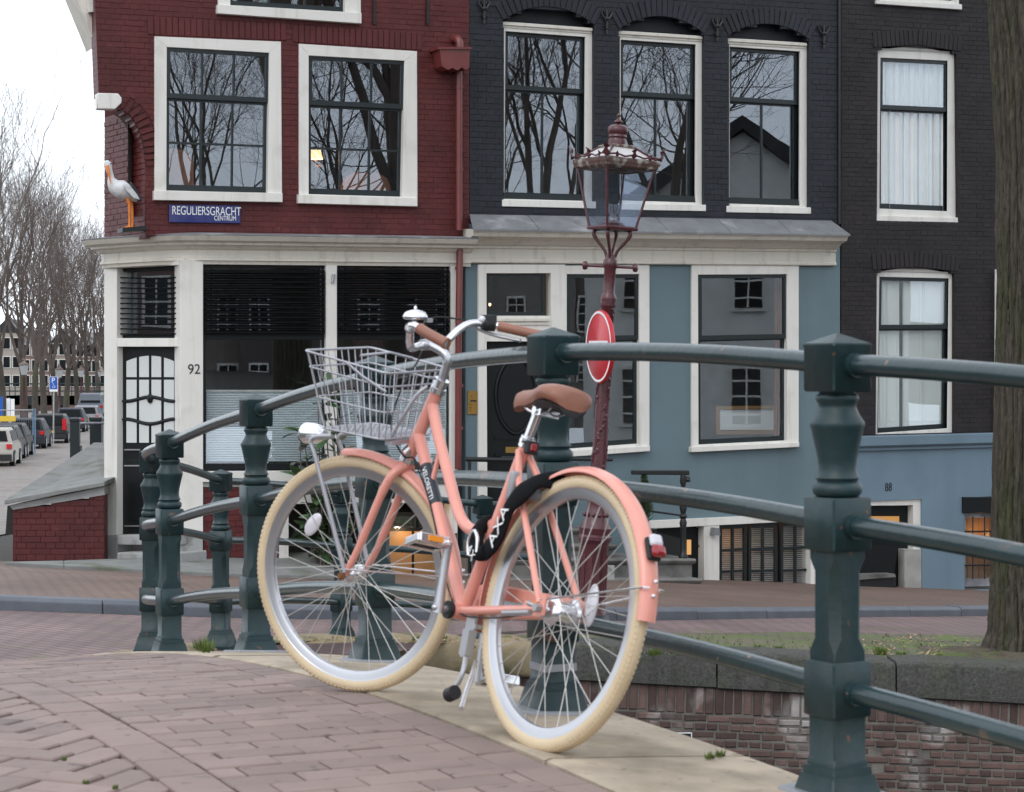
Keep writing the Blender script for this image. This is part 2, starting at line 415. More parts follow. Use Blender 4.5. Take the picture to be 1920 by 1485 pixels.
G['conc'] = mat('pale_concrete', (0.32, 0.31, 0.29), 0.85, var=0.2, vscale=6, bump=0.3, bscale=50)
# ------------------------------------------------------------------ ground form
BS = Vector((-0.415, 0.9098, 0)).normalized()           # along the bridge
BW = Vector((0.9098, 0.415, 0)).normalized()            # across it, towards the canal
_s = np.array([2.0, 3.0, 4.16, 4.78, 5.4, 5.9, 7.02, 8.41, 9.87, 11.0])
_h = np.array([1.02, 0.985, 0.950, 0.935, 0.928, 0.932, 0.985, 1.13, 1.32, 1.49])
_c = np.polyfit(_s - 6, _h, 5)

def deck_h(s):
    if s < 2.5: return float(np.polyval(_c, -3.5)) + (2.5 - s) * 0.05
    if s > 11: return float(np.polyval(_c, 5.0)) + (s - 11) * 0.36
    return float(np.polyval(_c, s - 6))

def ground_h(x, y):
    """metres below the eye"""
    s, w = x * BS.x + y * BS.y, x * BW.x + y * BW.y
    hp = min(1.12 + 0.0567 * max(min(x, 8), -16) + 0.0517 * y, 3.45)
    if y > 19: hp += min(.035 * (y - 19), .15) * max(0.0, min(1.0, (1.0 - x) / 4.0))
    if y < 30:
        hd = deck_h(s) + (0.065 * (min(w, 2.8) - 2.2) if w > 2.2 and s < 10.6 else 0.0)
        if w > 3.0: hd += (w - 3.0) * 1.2
        k = 0.10
        e = max(k - abs(hd - hp), 0) / k
        hp = min(hd, hp) - e * e * k * 0.25
    return hp

def gz(x, y): return CZ - ground_h(x, y)

def gpt(x, y, up=0.0): return Vector((x, y, gz(x, y) + up))

def ghit(x, y):
    """where the line of sight through a photo pixel meets the ground"""
    r = ray(x, y)
    lo, prev = 3.0, 3.0
    d = 3.0
    while d < 400:
        p = CAM + r * d
        if p.z < gz(p.x, p.y):
            lo, hi = prev, d
            for _ in range(30):
                m = (lo + hi) / 2
                q = CAM + r * m
                if q.z < gz(q.x, q.y): hi = m
                else: lo = m
            return CAM + r * hi
        prev = d
        d *= 1.03
    return CAM + r * 400

def bw(s, w, up=0.0):
    p = BS * s + BW * w
    return gpt(p.x, p.y, up)

OUT_W, KERB_W, FOOT_W = 2.79, 2.20, 1.29

# quay edge (front of the coping stones): bridge corner, round, then straight along the canal
QUAY = [gpt(*p) for p in [(-2.00, 12.0), (-1.93, 12.6), (-1.72, 13.25), (-1.38, 13.85), (-.92, 14.35), (-.42, 14.68), (.0, 14.84), (.20, 14.9)]]
QY = 14.95
QUAY_DARK = [Vector((x_, QY + 0.02 * (x_ - 1), 0)) for x_ in np.linspace(QUAY[-1].x + 0.05, 9.0, 9)]
for q in QUAY_DARK: q.z = gz(q.x, q.y)

def canal_poly():
    a = [BS * s + BW * (OUT_W - 0.05) for s in np.linspace(-9, 10.3, 20)]
    b = [Vector((p.x, p.y + 0.12, 0)) for p in QUAY] + [Vector((p.x, p.y + 0.12, 0)) for p in QUAY_DARK]
    return [(p.x, p.y) for p in a] + [(p.x, p.y) for p in b] + [(60, 17.0), (60, -8), (14, -8)]
CANAL = canal_poly()

def inside(poly, x, y):
    r = False
    j = len(poly) - 1
    for i in range(len(poly)):
        xi, yi = poly[i]; xj, yj = poly[j]
        if (yi > y) != (yj > y) and x < (xj - xi) * (y - yi) / (yj - yi) + xi: r = not r
        j = i
    return r

def ground_sheet():
    xs = np.concatenate([[-900, -400, -150, -80], np.arange(-50, -8, 2.0), np.arange(-8, 9, 0.25), np.arange(9, 60, 4.0), [80, 150, 400, 900]])
    ys = np.concatenate([[-400, -150, -60], np.arange(-30, 2, 2.0), np.arange(2, 27, 0.25), np.arange(27, 70, 2.0), [75, 85, 100, 120, 150, 200, 300, 600, 1500]])
    nx, ny = len(xs), len(ys)
    vs_ = [(x, y, gz(x, y) - 0.020) for y in ys for x in xs]
    fs = []
    for j in range(ny - 1):
        for i in range(nx - 1):
            cx, cy = (xs[i] + xs[i + 1]) / 2, (ys[j] + ys[j + 1]) / 2
            if inside(CANAL, cx, cy): continue
            fs.append((j * nx + i, j * nx + i + 1, (j + 1) * nx + i + 1, (j + 1) * nx + i))
    me = bpy.data.meshes.new('ground'); me.from_pydata(vs_, [], fs)
    return link('ground', me, G['jointsand'])
GROUND = tag(ground_sheet(), 'dark sandy ground under the paving', 'ground', kind='structure')

def strip(name, near, far, m, up, n=80, rows=8, kind='structure', label=None, cat=None):
    """sheet between two polylines (lists of Vectors), laid on the ground form"""
    def res(poly, k):
        L_ = [0.0]
        for a, b in zip(poly, poly[1:]): L_.append(L_[-1] + (b - a).length)
        out = []
        for t in np.linspace(0, L_[-1], k):
            i = max(min(np.searchsorted(L_, t) - 1, len(poly) - 2), 0)
            f_ = (t - L_[i]) / max(L_[i + 1] - L_[i], 1e-9)
            out.append(poly[i].lerp(poly[i + 1], f_))
        return out
    A, B = res(near, n), res(far, n)
    vs_, fs = [], []
    for j in range(rows + 1):
        for i in range(n):
            p = A[i].lerp(B[i], j / rows)
            vs_.append((p.x, p.y, gz(p.x, p.y) + up))
    for j in range(rows):
        for i in range(n - 1): fs.append((j * n + i, j * n + i + 1, (j + 1) * n + i + 1, (j + 1) * n + i))
    me = bpy.data.meshes.new(name); me.from_pydata(vs_, [], fs)
    o = link(name, me, m)
    return tag(o, label, cat, kind=kind)

# street between bridge, canal verge and pavement kerb
kerb_px = [(-700, 1122), (-200, 1136), (0, 1144), (250, 1153), (480, 1160), (800, 1163), (1200, 1164), (1520, 1158), (1850, 1155), (2300, 1155)]
KERB = [ghit(*p) for p in kerb_px]
near_px = [(-900, 1262), (-300, 1250), (0, 1243), (250, 1236), (372, 1228), (500, 1212), (640, 1204), (800, 1199), (1000, 1196), (1200, 1193), (1500, 1190), (1640, 1192), (1850, 1196), (2300, 1196)]
NEAR = [ghit(*p) for p in near_px]
strip('street', NEAR, KERB, G['street'], 0.0, n=120, rows=14, label='mauve brick street beyond the bridge', cat='street')
# verge of mossy brick and soil behind the quay stones
qline = [Vector((p.x, p.y + 0.30, 0)) for p in QUAY[2:]] + [Vector((p.x, p.y + 0.34, 0)) for p in QUAY_DARK]
vfar = [ghit(*p) for p in [(500, 1211), (640, 1203), (800, 1198), (1000, 1195), (1200, 1192), (1500, 1189), (1640, 1191), (1850, 1195), (2300, 1195)]]
strip('verge', qline, vfar, G['verge'], 0.018, n=90, rows=6, label='mossy brick verge along the canal edge', cat='verge')

def rough_bed(name, pts, h, m, n=26, seed=1):
    r = random.Random(seed)
    o, a, b = pts
    vs_, fs = [], []
    for j in range(n):
        for i in range(n):
            p = o + a * (i / (n - 1)) + b * (j / (n - 1))
            e = min(i, j, n - 1 - i, n - 1 - j) / (n / 2)
            vs_.append((p.x, p.y, gz(p.x, p.y) + 0.015 + h * min(1, e * 2.5) * (0.6 + 0.8 * r.random()) - (0.05 if e == 0 else 0)))
    for j in range(n - 1):
        for i in range(n - 1): fs.append((j * n + i, j * n + i + 1, (j + 1) * n + i + 1, (j + 1) * n + i))
    me = bpy.data.meshes.new(name); me.from_pydata(vs_, [], fs)
    me.polygons.foreach_set('use_smooth', [True] * len(me.polygons))
    return link(name, me, m)

# pavement in front of the houses, one kerb height up
PAVE_UP = 0.085
FAC_D = Vector((0.9205, 0.3907, 0)).normalized()
back = [Vector((-9.5, 24.2, 0)), Vector((-4.6, 23.6, 0)), Vector((-4.0, 23.55, 0)), Vector((-4.0, 23.55, 0)) + FAC_D * 4.0, Vector((-4.0, 23.55, 0)) + FAC_D * 8, Vector((-4.0, 23.55, 0)) + FAC_D * 15]
KB = [Vector((p.x, p.y + 0.20, 0)) for p in KERB]
strip('pavement', KB[1:], back, G['pave'], PAVE_UP, n=90, rows=10, label='brown brick pavement below the houses', cat='pavement')

# kerb stones, one piece each
kerb_root = thing('kerb', 'long blue grey stone kerb between street and house pavement', 'kerb', gpt(KERB[4].x, KERB[4].y))
def kerb_stones():
    L_ = [0.0]
    for a, b in zip(KERB, KERB[1:]): L_.append(L_[-1] + (b - a).length)
    def at(t):
        i = max(min(int(np.searchsorted(L_, t)) - 1, len(KERB) - 2), 0)
        return KERB[i].lerp(KERB[i + 1], (t - L_[i]) / (L_[i + 1] - L_[i]))
    t = 0.0
    while t < L_[-1] - 0.3:
        ln = 0.9 + rng.random() * 0.35
        a, b = at(t + 0.006), at(min(t + ln, L_[-1]))
        d = (b - a); d.z = 0; d.normalize()
        nrm = Vector((-d.y, d.x, 0))
        if nrm.y < 0: nrm = -nrm
        m_ = MB()
        h = PAVE_UP + 0.012 + rng.uniform(-.006, .006)
        ring = lambda p: [gpt(p.x, p.y, -0.05), gpt(p.x, p.y, h - 0.025), gpt(p.x, p.y, h) + nrm * 0.03, gpt(p.x, p.y, h) + nrm * 0.205, gpt(p.x, p.y, -0.05) + nrm * 0.205]
        m_.loft([ring(a), ring(b)])
        m_.build('kerb_stone', G['bluestone'], kerb_root, bevel=0.008)
        t += ln
kerb_stones()

# the street running away on the left
f0 = [Vector((-7.2, 23, 0)), Vector((-8.6, 40, 0)), Vector((-13, 75, 0)), Vector((-19, 130, 0)), Vector((-35, 260, 0))]
f1 = [Vector((-24, 23, 0)), Vector((-24.5, 40, 0)), Vector((-29, 75, 0)), Vector((-36, 130, 0)), Vector((-52, 260, 0))]
strip('side_street', f1, f0, G['asphalt'], 0.004, n=60, rows=8, label='side street along the canal receding to the left', cat='street')

# ------------------------------------------------------------------ pieces
BRICKS = {}
def brick_mesh(name, lx, ly, d, ch=0.006, mname=''):
    key = (name, round(lx, 2), round(ly, 2), round(d, 3), mname)
    if key in BRICKS: return BRICKS[key]
    lx, ly = round(lx, 2) or .01, round(ly, 2) or .01
    c = min(ch, lx * .3, ly * .3)
    hx, hy = lx / 2, ly / 2
    v = [(-hx, -hy, -d), (hx, -hy, -d), (hx, hy, -d), (-hx, hy, -d), (-hx, -hy, -c), (hx, -hy, -c), (hx, hy, -c), (-hx, hy, -c),
         (-hx + c, -hy + c, 0), (hx - c, -hy + c, 0), (hx - c, hy - c, 0), (-hx + c, hy - c, 0)]
    f = [(8, 9, 10, 11)]
    for i in range(4):
        j = (i + 1) % 4
        f += [(i, j, 4 + j, 4 + i), (4 + i, 4 + j, 8 + j, 8 + i)]
    me = bpy.data.meshes.new(name); me.from_pydata(v, [], f)
    BRICKS[key] = (me, lx, ly)
    return BRICKS[key]

def emit_pieces(items, m, parent, name, d=0.012, limit=300, ch=0.006):
    """items: (centre, ux, uy, lx, ly) with ux, uy unit vectors in the face; the largest become objects, the rest one mesh"""
    def area(it):
        c, ux, uy, lx, ly = it
        if (c - CAM).y < 0.5: return 0
        x0, y0 = px(c)
        if not (-30 < x0 < 1950 and -30 < y0 < 1515): return 0
        a, b = px(c + ux * lx), px(c + uy * ly)
        return abs((a[0] - x0) * (b[1] - y0) - (a[1] - y0) * (b[0] - x0))
    items = sorted(items, key=area, reverse=True)
    for c, ux, uy, lx, ly in items[:limit]:
        me, rx, ry = brick_mesh(name, lx, ly, d, ch, m.name)
        o = link(name, me, m, parent)
        uz = ux.cross(uy).normalized()
        M = Matrix((ux * (lx / rx), uy * (ly / ry), uz)).transposed().to_4x4()
        M.translation = c
        o.matrix_basis = M
    rest = items[limit:]
    if rest:
        vs_, fs = [], []
        for c, ux, uy, lx, ly in rest:
            cc = min(ch, lx * .3, ly * .3)
            uz = ux.cross(uy).normalized()
            n = len(vs_)
            for z_, k in ((-d, 0), (-cc, 0), (0, cc)):
                hx, hy = lx / 2 - k, ly / 2 - k
                for sx, sy in ((-1, -1), (1, -1), (1, 1), (-1, 1)):
                    vs_.append(c + ux * (sx * hx) + uy * (sy * hy) + uz * z_)
            fs.append((n + 8, n + 9, n + 10, n + 11))
            for i in range(4):
                j = (i + 1) % 4
                fs += [(n + i, n + j, n + 4 + j, n + 4 + i), (n + 4 + i, n + 4 + j, n + 8 + j, n + 8 + i)]
        me = bpy.data.meshes.new(name); me.from_pydata([tuple(v) for v in vs_], [], fs)
        tag(link(name + '_field', me, m, parent), kind='stuff')

# ------------------------------------------------------------------ bridge
bridge_root = thing('bridge', 'low canal bridge with mauve brick footpath and sandstone edge', 'bridge', bw(6, 1.5))
def deck_item(s0, s1, w0, w1, jit=0.0025):
    """brick covering the deck rectangle s0..s1, w0..w1"""
    sc, wc = (s0 + s1) / 2, (w0 + w1) / 2
    c = bw(sc, wc, rng.uniform(-jit, jit))
    us = (bw(sc + .05, wc) - bw(sc - .05, wc)).normalized()
    uw = (bw(sc, wc + .05) - bw(sc, wc - .05)).normalized()
    a = rng.uniform(-.012, .012)
    uw2 = (uw * math.cos(a) + us * math.sin(a)).normalized()
    us2 = (us * math.cos(a) - uw * math.sin(a)).normalized()
    uw2 = (uw2 + Z * rng.uniform(-.008, .008)).normalized()
    return (c, uw2, us2, abs(w1 - w0), abs(s1 - s0)) if uw2.cross(us2).z > 0 else (c, -uw2, us2, abs(w1 - w0), abs(s1 - s0))

foot = []
s = 3.2
k = 0
while s < 10.4:
    dp = 0.104 + rng.uniform(-.003, .003)
    w = FOOT_W + 0.135 - (0.105 if k % 2 else 0) - rng.random() * 0.03
    while w < KERB_W - 0.115:
        ln = 0.208 + rng.uniform(-.004, .004)
        w0, w1 = max(w, FOOT_W + 0.135), min(w + ln, KERB_W - 0.112)
        if w1 - w0 > 0.035: foot.append(deck_item(s + .0035, s + dp - .0035, w0 + .0035, w1 - .0035))
        w += ln
    s += dp; k += 1
for wa, wb in ((KERB_W - 0.108, KERB_W - 0.006), (FOOT_W + 0.006, FOOT_W + 0.128)):
    s = 3.1
    while s < 10.5:
        ln = 0.212 + rng.uniform(-.004, .004)
        foot.append(deck_item(s + .004, s + ln - .004, wa, wb))
        s += ln
emit_pieces(foot, G['paver'], bridge_root, 'paving_brick', d=0.03, ch=0.0035)
# carriageway of the bridge: herringbone bricks
car = []
A_, B_ = (BS + BW).normalized(), (BS - BW).normalized()
q = 0.106
for i in range(-50, 51):
    for j in range(-50, 51):
        for o_ in (0, 1):
            # herringbone: pairs of 2:1 bricks stepping one width along both axes
            if o_ == 0: cu, cv, lu, lv = (i + 4 * j + 1) * q, (i + .5) * q, 2 * q - .008, q - .008
            else: cu, cv, lu, lv = (i + 4 * j + 2.5) * q, i * q, q - .008, 2 * q - .008
            p = A_ * cu + B_ * cv + BS * 5.5 + BW * 0.6
            s_, w_ = p.dot(BS), p.dot(BW)
            if not (3.2 < s_ < 9.6 and -2.2 < w_ < FOOT_W - 0.015): continue
            x_, y_ = px(gpt(p.x, p.y))
            if not (-60 < x_ < 420 and y_ > 1235 and y_ < 1540): continue
            us = (gpt(p.x + A_.x * .05, p.y + A_.y * .05) - gpt(p.x - A_.x * .05, p.y - A_.y * .05)).normalized()
            uv = (gpt(p.x + B_.x * .05, p.y + B_.y * .05) - gpt(p.x - B_.x * .05, p.y - B_.y * .05)).normalized()
            if us.cross(uv).z < 0: uv = -uv
            car.append((gpt(p.x, p.y, rng.uniform(-.003, .001) - (.005 if w_ > FOOT_W - .11 else 0)), us, uv, lu, lv))
emit_pieces(car, G['paver'], bridge_root, 'street_brick', d=0.03, limit=300, ch=0.004)

# sandstone edge slabs
s = -1.0
joints = [3.0, 4.62, 6.05, 7.4, 8.8, 10.15]
for s0, s1 in zip([-1.0, 1.5] + joints, [1.5] + joints + [11.0]):
    if s0 >= 10.1: continue
    m_ = MB()
    rings = []
    n = 10
    for i in range(n + 1):
        s_ = s0 + .008 + (s1 - s0 - .016) * i / n + (.02 * math.sin(s0 * 7) if i in (0, n) else 0)
        j0 = 0.012 * math.sin(s_ * 9) if i not in (0, n) else 0
        r_ = [bw(s_, KERB_W + 0.004, -0.25), bw(s_, KERB_W + 0.004, 0.002), bw(s_, KERB_W + 0.02, 0.008), bw(s_, (KERB_W + OUT_W) / 2, 0.010),
              bw(s_, OUT_W - 0.03, 0.008), bw(s_, OUT_W + j0 * .3, -0.025), bw(s_, OUT_W + j0 * .3, -0.25)]
        rings.append(r_)
    m_.loft(rings)
    m_.build('edge_stone', G['sand'], bridge_root, smooth=35)
# crack with grass in the joint, rounded end stone where the railing turns
m_ = MB()
rr_ = [[bw(10.45 + k * math.cos(t), 2.35 + k * math.sin(t), 0.004 if k < .6 else -.012) for t in np.linspace(0, 2 * math.pi, 37)[:-1]] for k in (.02, .15, .30, .45, .585, .60)]
m_.loft(rr_, cap=False)
m_.build('end_stone', G['sand'], bridge_root, smooth=40)
# brick side wall of the bridge, seen from the canal
m_ = MB()
for s0 in np.arange(-14, 10.2, 0.5):
    a, b = bw(s0, OUT_W - 0.04, -0.24), bw(s0 + 0.5, OUT_W - 0.04, -0.24)
    m_.prism([a, b, Vector((b.x, b.y, -1.6)), Vector((a.x, a.y, -1.6))], -BW * 0.4)
m_.build('side_wall', G['quaybrick'], bridge_root)

water = MB().add([(-20, -12, -1.2), (80, -12, -1.2), (80, 18, -1.2), (-20, 18, -1.2)], [(0, 1, 2, 3)]).build('water', G['water'])
tag(water, 'dark canal water below the quay wall', 'water', kind='structure')

# ------------------------------------------------------------------ quay: coping stones and brick wall
quay_root = thing('quay_wall', 'brick canal wall topped with dark granite and mossy sandstone copings', 'quay wall', Vector((3, QY, -1.2)))
def coping(poly, m_, length, h, depth, rnd, name):
    L_ = [0.0]
    for a, b in zip(poly, poly[1:]): L_.append(L_[-1] + (b - a).length)
    def at(t):
        i = max(min(int(np.searchsorted(L_, t)) - 1, len(poly) - 2), 0)
        p = poly[i].lerp(poly[i + 1], (t - L_[i]) / max(L_[i + 1] - L_[i], 1e-9))
        d = poly[i + 1] - poly[i]; d.z = 0
        return p, d.normalized()
    t = 0.0
    while t < L_[-1] - 0.15:
        ln = min(length * rng.uniform(.85, 1.15), L_[-1] - t)
        rings = []
        n = 8
        jz = rng.uniform(-.012, .012)
        for i in range(n + 1):
            f = i / n
            p, d = at(t + .006 + (ln - .012) * f)
            nr = Vector((d.y, -d.x, 0))                 # towards the canal
            if nr.y > 0: nr = -nr
            e = rnd * (1 if i in (0, n) else (.35 if i in (1, n - 1) else 0))
            top = gz(p.x, p.y) + 0.03 + jz
            ring = [p - nr * depth, p - nr * depth, p - nr * rnd * 1.5, p - nr * rnd * .3, p + nr * 0, p + nr * 0, p - nr * .03]
            zs = [top - h, top - e * .5, top - e * .5, top - rnd * .35 - e * .4, top - rnd - e * .4, top - h + rnd * .4, top - h]
            rings.append([Vector((q.x, q.y, z_)) - (nr * e * .3 if 3 <= k_ <= 5 else Vector((0, 0, 0))) for k_, (q, z_) in enumerate(zip(ring, zs))])
        b = MB(); b.loft(rings)
        b.build(name, m_, quay_root, smooth=50)
        t += ln
coping(QUAY, G['sandround'], 0.72, 0.26, 0.34, 0.07, 'coping_stone')
coping(QUAY_DARK, G['basalt'], 1.12, 0.27, 0.40, 0.035, 'coping_stone')
# wall bricks
QN, QU = Vector((0.02, -1, 0)).normalized(), Vector((1, 0.02, 0)).normalized()
q0 = QUAY_DARK[0] - QN * 0.02
wall_b = []
ztop = lambda x: gz(x, QY) - 0.235
m_ = MB()
x0, x1 = -0.6, 5.2
a, b = Vector((x0, QY + .05 + .02 * (x0 - 1), 0)), Vector((x1 + 3, QY + .05 + .02 * (x1 + 2), 0))
m_.prism([Vector((a.x, a.y, -1.6)), Vector((b.x, b.y, -1.6)), Vector((b.x, b.y, ztop(b.x) + .06)), Vector((a.x, a.y, ztop(a.x) + .06))], -QN * 0.5)
qw = m_.build('backing', G['mortar'], quay_root)
tilt = Vector((1, .02, -0.055)).normalized()
row = 0
z_ = 0.0
while z_ > -1.35:
    if row == 0: h_, lens, off = 0.19, (0.056,), 0
    else: h_, lens, off = 0.043, ((0.152,) if row % 2 else (0.073,)), (0.0 if row % 4 < 2 else 0.10)
    x_ = x0 - off
    while x_ < x1:
        ln = lens[0] * rng.uniform(.94, 1.05)
        xm = x_ + ln / 2
        zc = ztop(x0) - 0.055 * (xm - x0) + z_ - h_ / 2
        c = Vector((xm, QY + .05 + .02 * (xm - 1), zc)) + QN * rng.uniform(.004, .016)
        if rng.random() > 0.015:
            t_ = (tilt + Z * rng.uniform(-.012, .012)).normalized()
            wall_b.append((c, t_, Z, ln, h_ * rng.uniform(.92, 1.04)))
        x_ += ln + 0.012
    z_ -= h_ + 0.014
    row += 1
emit_pieces(wall_b, G['quaybrick'], qw, 'brick', d=0.02, ch=0.006)
# small black plate screwed to the wall
pc = Vector((0, 0, 0))
r_ = ray(1262, 1386); d_ = (QY + 0.02) / r_.y; pc = CAM + r_ * d_
pl = MB(); pl.box(pc + QN * .02, QU * .125, Z * .045, QN * .006)
plate = thing('wall_plate', 'small black plate with white edge screwed to the brick canal wall', 'plate', pc)
pl.build('plate', G['blackprint'], plate)
pl = MB()
for sg in (-1, 1): pl.box(pc + QN * .02 + Z * (.047 * sg), QU * .128, Z * .003, QN * .0065)
pl.box(pc + QN * .02 + QU * .127, QU * .003, Z * .045, QN * .0065)
pl.build('edge', G['print'], plate)
MB().ball(pc + QN * .027 + QU * .095, .012, 8, 6).build('screw', G['steel'], plate)

# ------------------------------------------------------------------ railings
def railing_post(parent, base, d, height=1.10):
    """cast iron post: square blocks, chamfered shaft and turned vase; d = direction of the rail"""
    d = Vector((d.x, d.y, 0)).normalized(); e = Vector((-d.y, d.x, 0))
    k = height / 1.10
    m_ = MB()
    def sq(z_, w_, c=0.004):
        P = [(-w_ + c, -w_), (w_ - c, -w_), (w_, -w_ + c), (w_, w_ - c), (w_ - c, w_), (-w_ + c, w_), (-w_, w_ - c), (-w_, -w_ + c)]
        return [base + d * x_ + e * y_ + Z * (z_ * k) for x_, y_ in P]
    m_.loft([sq(-.08, .083), sq(.018, .083), sq(.022, .079), sq(.085, .063), sq(.09, .062), sq(.092, .058), sq(.108, .056), sq(.111, .051), sq(.125, .049), sq(.128, .047), sq(.222, .047)])
    m_.loft([sq(.222, .053), sq(.226, .056), sq(.346, .056), sq(.350, .053)])
    m_.loft([sq(.350, .046), sq(.372, .046), sq(.400, .045, .020), sq(.555, .045, .020), sq(.583, .046), sq(.602, .046)])
    m_.loft([sq(.602, .053), sq(.606, .056), sq(.720, .056), sq(.724, .053)])
    prof = [(.044, .724), (.052, .728), (.057, .736), (.057, .748), (.051, .757), (.046, .759), (.047, .764), (.052, .768), (.047, .776), (.043, .790), (.045, .812), (.060, .880), (.063, .888), (.062, .896), (.050, .914),
            (.044, .928), (.043, .936), (.048, .944), (.050, .950), (.048, .957), (.042, .962), (.042, .967)]
    m_.lathe([(r_, z_ * k) for r_, z_ in prof], base, d, e, Z, 20)
    m_.loft([sq(.966, .053), sq(.970, .056), sq(1.066, .056), sq(1.071, .058), sq(1.077, .056), sq(1.100, .004, .001)])
    return m_.build('post', G['green'], parent, smooth=42)

POSTS = [(1570, 625, 1522), (1037, 614, 1350), (703, 667, 1255), (480, 738, 1240), (318, 805, 1240)]
def post_base(x, t, b):
    d_ = FPX * 1.10 / (b - t)
    return pt(x, b, d_)
PB = [post_base(*p) for p in POSTS]
near_post = PB[0] + (PB[0] - PB[1])
near_post.z = PB[0].z - 0.085
RAIL_Z = (1.030, 0.663, 0.284)
rail_root = thing('bridge_railing', 'dark green iron bridge railing with vase shaped posts behind the bicycle', 'railing', PB[1])
ALLP = [near_post] + PB
for i, p in enumerate(ALLP):
    d = (ALLP[min(i + 1, len(ALLP) - 1)] - ALLP[max(i - 1, 0)])
    railing_post(rail_root, p, d)
    pad = MB()
    dd = Vector((d.x, d.y, 0)).normalized(); ee = Vector((-dd.y, dd.x, 0))
    ring = []
    for q in range(16):
        a = 2 * math.pi * q / 16
        rr = 0.115 * (1 + .12 * math.sin(3 * a + i)) / max(abs(math.cos(a)), abs(math.sin(a))) ** .6
        pp = p + dd * (rr * math.cos(a)) + ee * (rr * math.sin(a))
        ring.append(Vector((pp.x, pp.y, gz(pp.x, pp.y) + 0.017)))
    pad.prism(ring, (0, 0, -0.04)); pad.build('lead_pad', G['leadpad'], rail_root, bevel=.006)

_d = Vector(((PB[2] - PB[0]).x, (PB[2] - PB[0]).y, 0)).normalized(); _e = Vector((-_d.y, _d.x, 0))
tp_ = MB()
for ax_, ay_ in ((_d, _e), (_e, _d)):
    for sg in (-1, 1): tp_.box(PB[1] + Z * .152 + ax_ * (sg * .0485), ax_ * .0012, ay_ * .0485, Z * .010)
tp_.build('tape_band', G['leadpad'], rail_root)

def rails(parent, P, zs, r=0.0245, ends=None):
    for a, b in zip(P, P[1:]):
        for z_ in zs:
            A, B = a + Z * z_, b + Z * z_
            n = 10
            pts_ = [A.lerp(B, i / n) + Z * (0.012 * math.sin(math.pi * i / n)) for i in range(n + 1)]
            b_ = MB(); b_.tube(pts_, r, 14)
            u = (B - A).normalized()
            for e_, sg in ((A, 1), (B, -1)):
                b_.tube([e_ + u * (sg * .05), e_ + u * (sg * .075)], r * 1.16, 14)
            b_.build('rail', G['rail'], parent, smooth=50)
rails(rail_root, ALLP, RAIL_Z)

QP = [(285, 838, 1222), (414, 880, 1215), (640, 905, 1207)]
QB = [post_base(*p) for p in QP]
p9 = pt(905, 1220, 15.05); p10 = pt(1040, 1224, 15.25)
QB += [p9, p10]
for q in QB: q.z = min(q.z, gz(q.x, q.y) + .02) if False else q.z
quay_rail = thing('quay_railing', 'lower dark green railing turning along the canal quay', 'railing', QB[0])
for i, p in enumerate(QB):
    railing_post(quay_rail, p, QB[min(i + 1, 4)] - QB[max(i - 1, 0)])
rails(quay_rail, QB, RAIL_Z, 0.023)
# bent end rails joining the last bridge post to the quay railing
for z_ in RAIL_Z:
    A, B = PB[-1] + Z * z_, QB[0] + Z * z_
    side = Vector((-0.07, 0.02, 0))
    pts_ = []
    for t in np.linspace(0, 1, 14):
        q = A.lerp(B, t) + side * math.sin(math.pi * t) * 1.0
        pts_.append(q)
    b_ = MB(); b_.tube(pts_, 0.0245, 12); b_.build('bent_rail', G['rail'], quay_rail, smooth=50)
# ------------------------------------------------------------------ house fronts
class Front:
    """a wall plane: photo pixels are laid onto it, then everything is built at real size"""
    def __init__(s, o, d, tilt):
        s.O = Vector(o)
        s.h = Vector((d.x, d.y, 0)).normalized()
        s.u = s.h + Z * tilt
        s.n = Vector((s.h.y, -s.h.x, 0))
        s.tilt = tilt
    def W(s, x, y, off=0.0):
        r = ray(x, y)
        t = ((s.O - CAM).dot(s.n) + off) / r.dot(s.n)
        return CAM + r * t
    def uv(s, x, y, off=0.0):
        p = s.W(x, y, off) - s.O
        a = p.dot(s.h)
        return Vector((a, p.z - a * s.tilt))
    def P(s, a, b, off=0.0): return s.O + s.u * a + Z * b + s.n * off
    def quad(s, pts, off): return [s.uv(x, y, off) for x, y in pts]
    def prism(s, mb, uvs, off, depth):
        """polygon in wall coordinates, front face at off, going back by depth"""
        return mb.prism([s.P(p[0], p[1], off) for p in uvs], -s.n * depth)
    def pxprism(s, mb, pts, off, depth):
        return mb.prism([s.W(x, y, off) for x, y in pts], -s.n * depth)
    def rect(s, mb, x0, y0, x1, y1, off, depth, slope=0.0):
        return s.pxprism(mb, [(x0, y0), (x1, y0 + slope * (x1 - x0)), (x1, y1 + slope * (x1 - x0)), (x0, y1)], off, depth)

def bil(q, s, t):
    """q = TL, TR, BR, BL; s to the right, t downwards"""
    top = q[0].lerp(q[1], s); bot = q[3].lerp(q[2], s)
    return top.lerp(bot, t)

def quad_hole(q):
    TL, TR, BR, BL = q
    def f(b):
        lo, hi = min(BL[1], BR[1]), max(TL[1], TR[1])
        lo, hi = (BL[1] + BR[1]) / 2, (TL[1] + TR[1]) / 2
        if not (lo <= b <= hi): return None
        t = (b - lo) / (hi - lo)
        return (BL[0] + (TL[0] - BL[0]) * t, BR[0] + (TR[0] - BR[0]) * t)
    return f

def arch_hole(q, apex):
    """quad with a segmental arch on top; apex = uv of the crown"""
    base = quad_hole(q)
    TL, TR = q[0], q[1]
    w = (TR[0] - TL[0]) / 2; cx = (TR[0] + TL[0]) / 2
    sp = (TL[1] + TR[1]) / 2; rise = max(apex[1] - sp, 0.02)
    R = (w * w + rise * rise) / (2 * rise)
    def f(b):
        if b > sp:
            k = b - (apex[1] - R)
            if k >= R: return None
            hw = math.sqrt(max(R * R - k * k, 0))
            return (cx - hw, cx + hw) if hw > .01 else None
        return base(b)
    return f

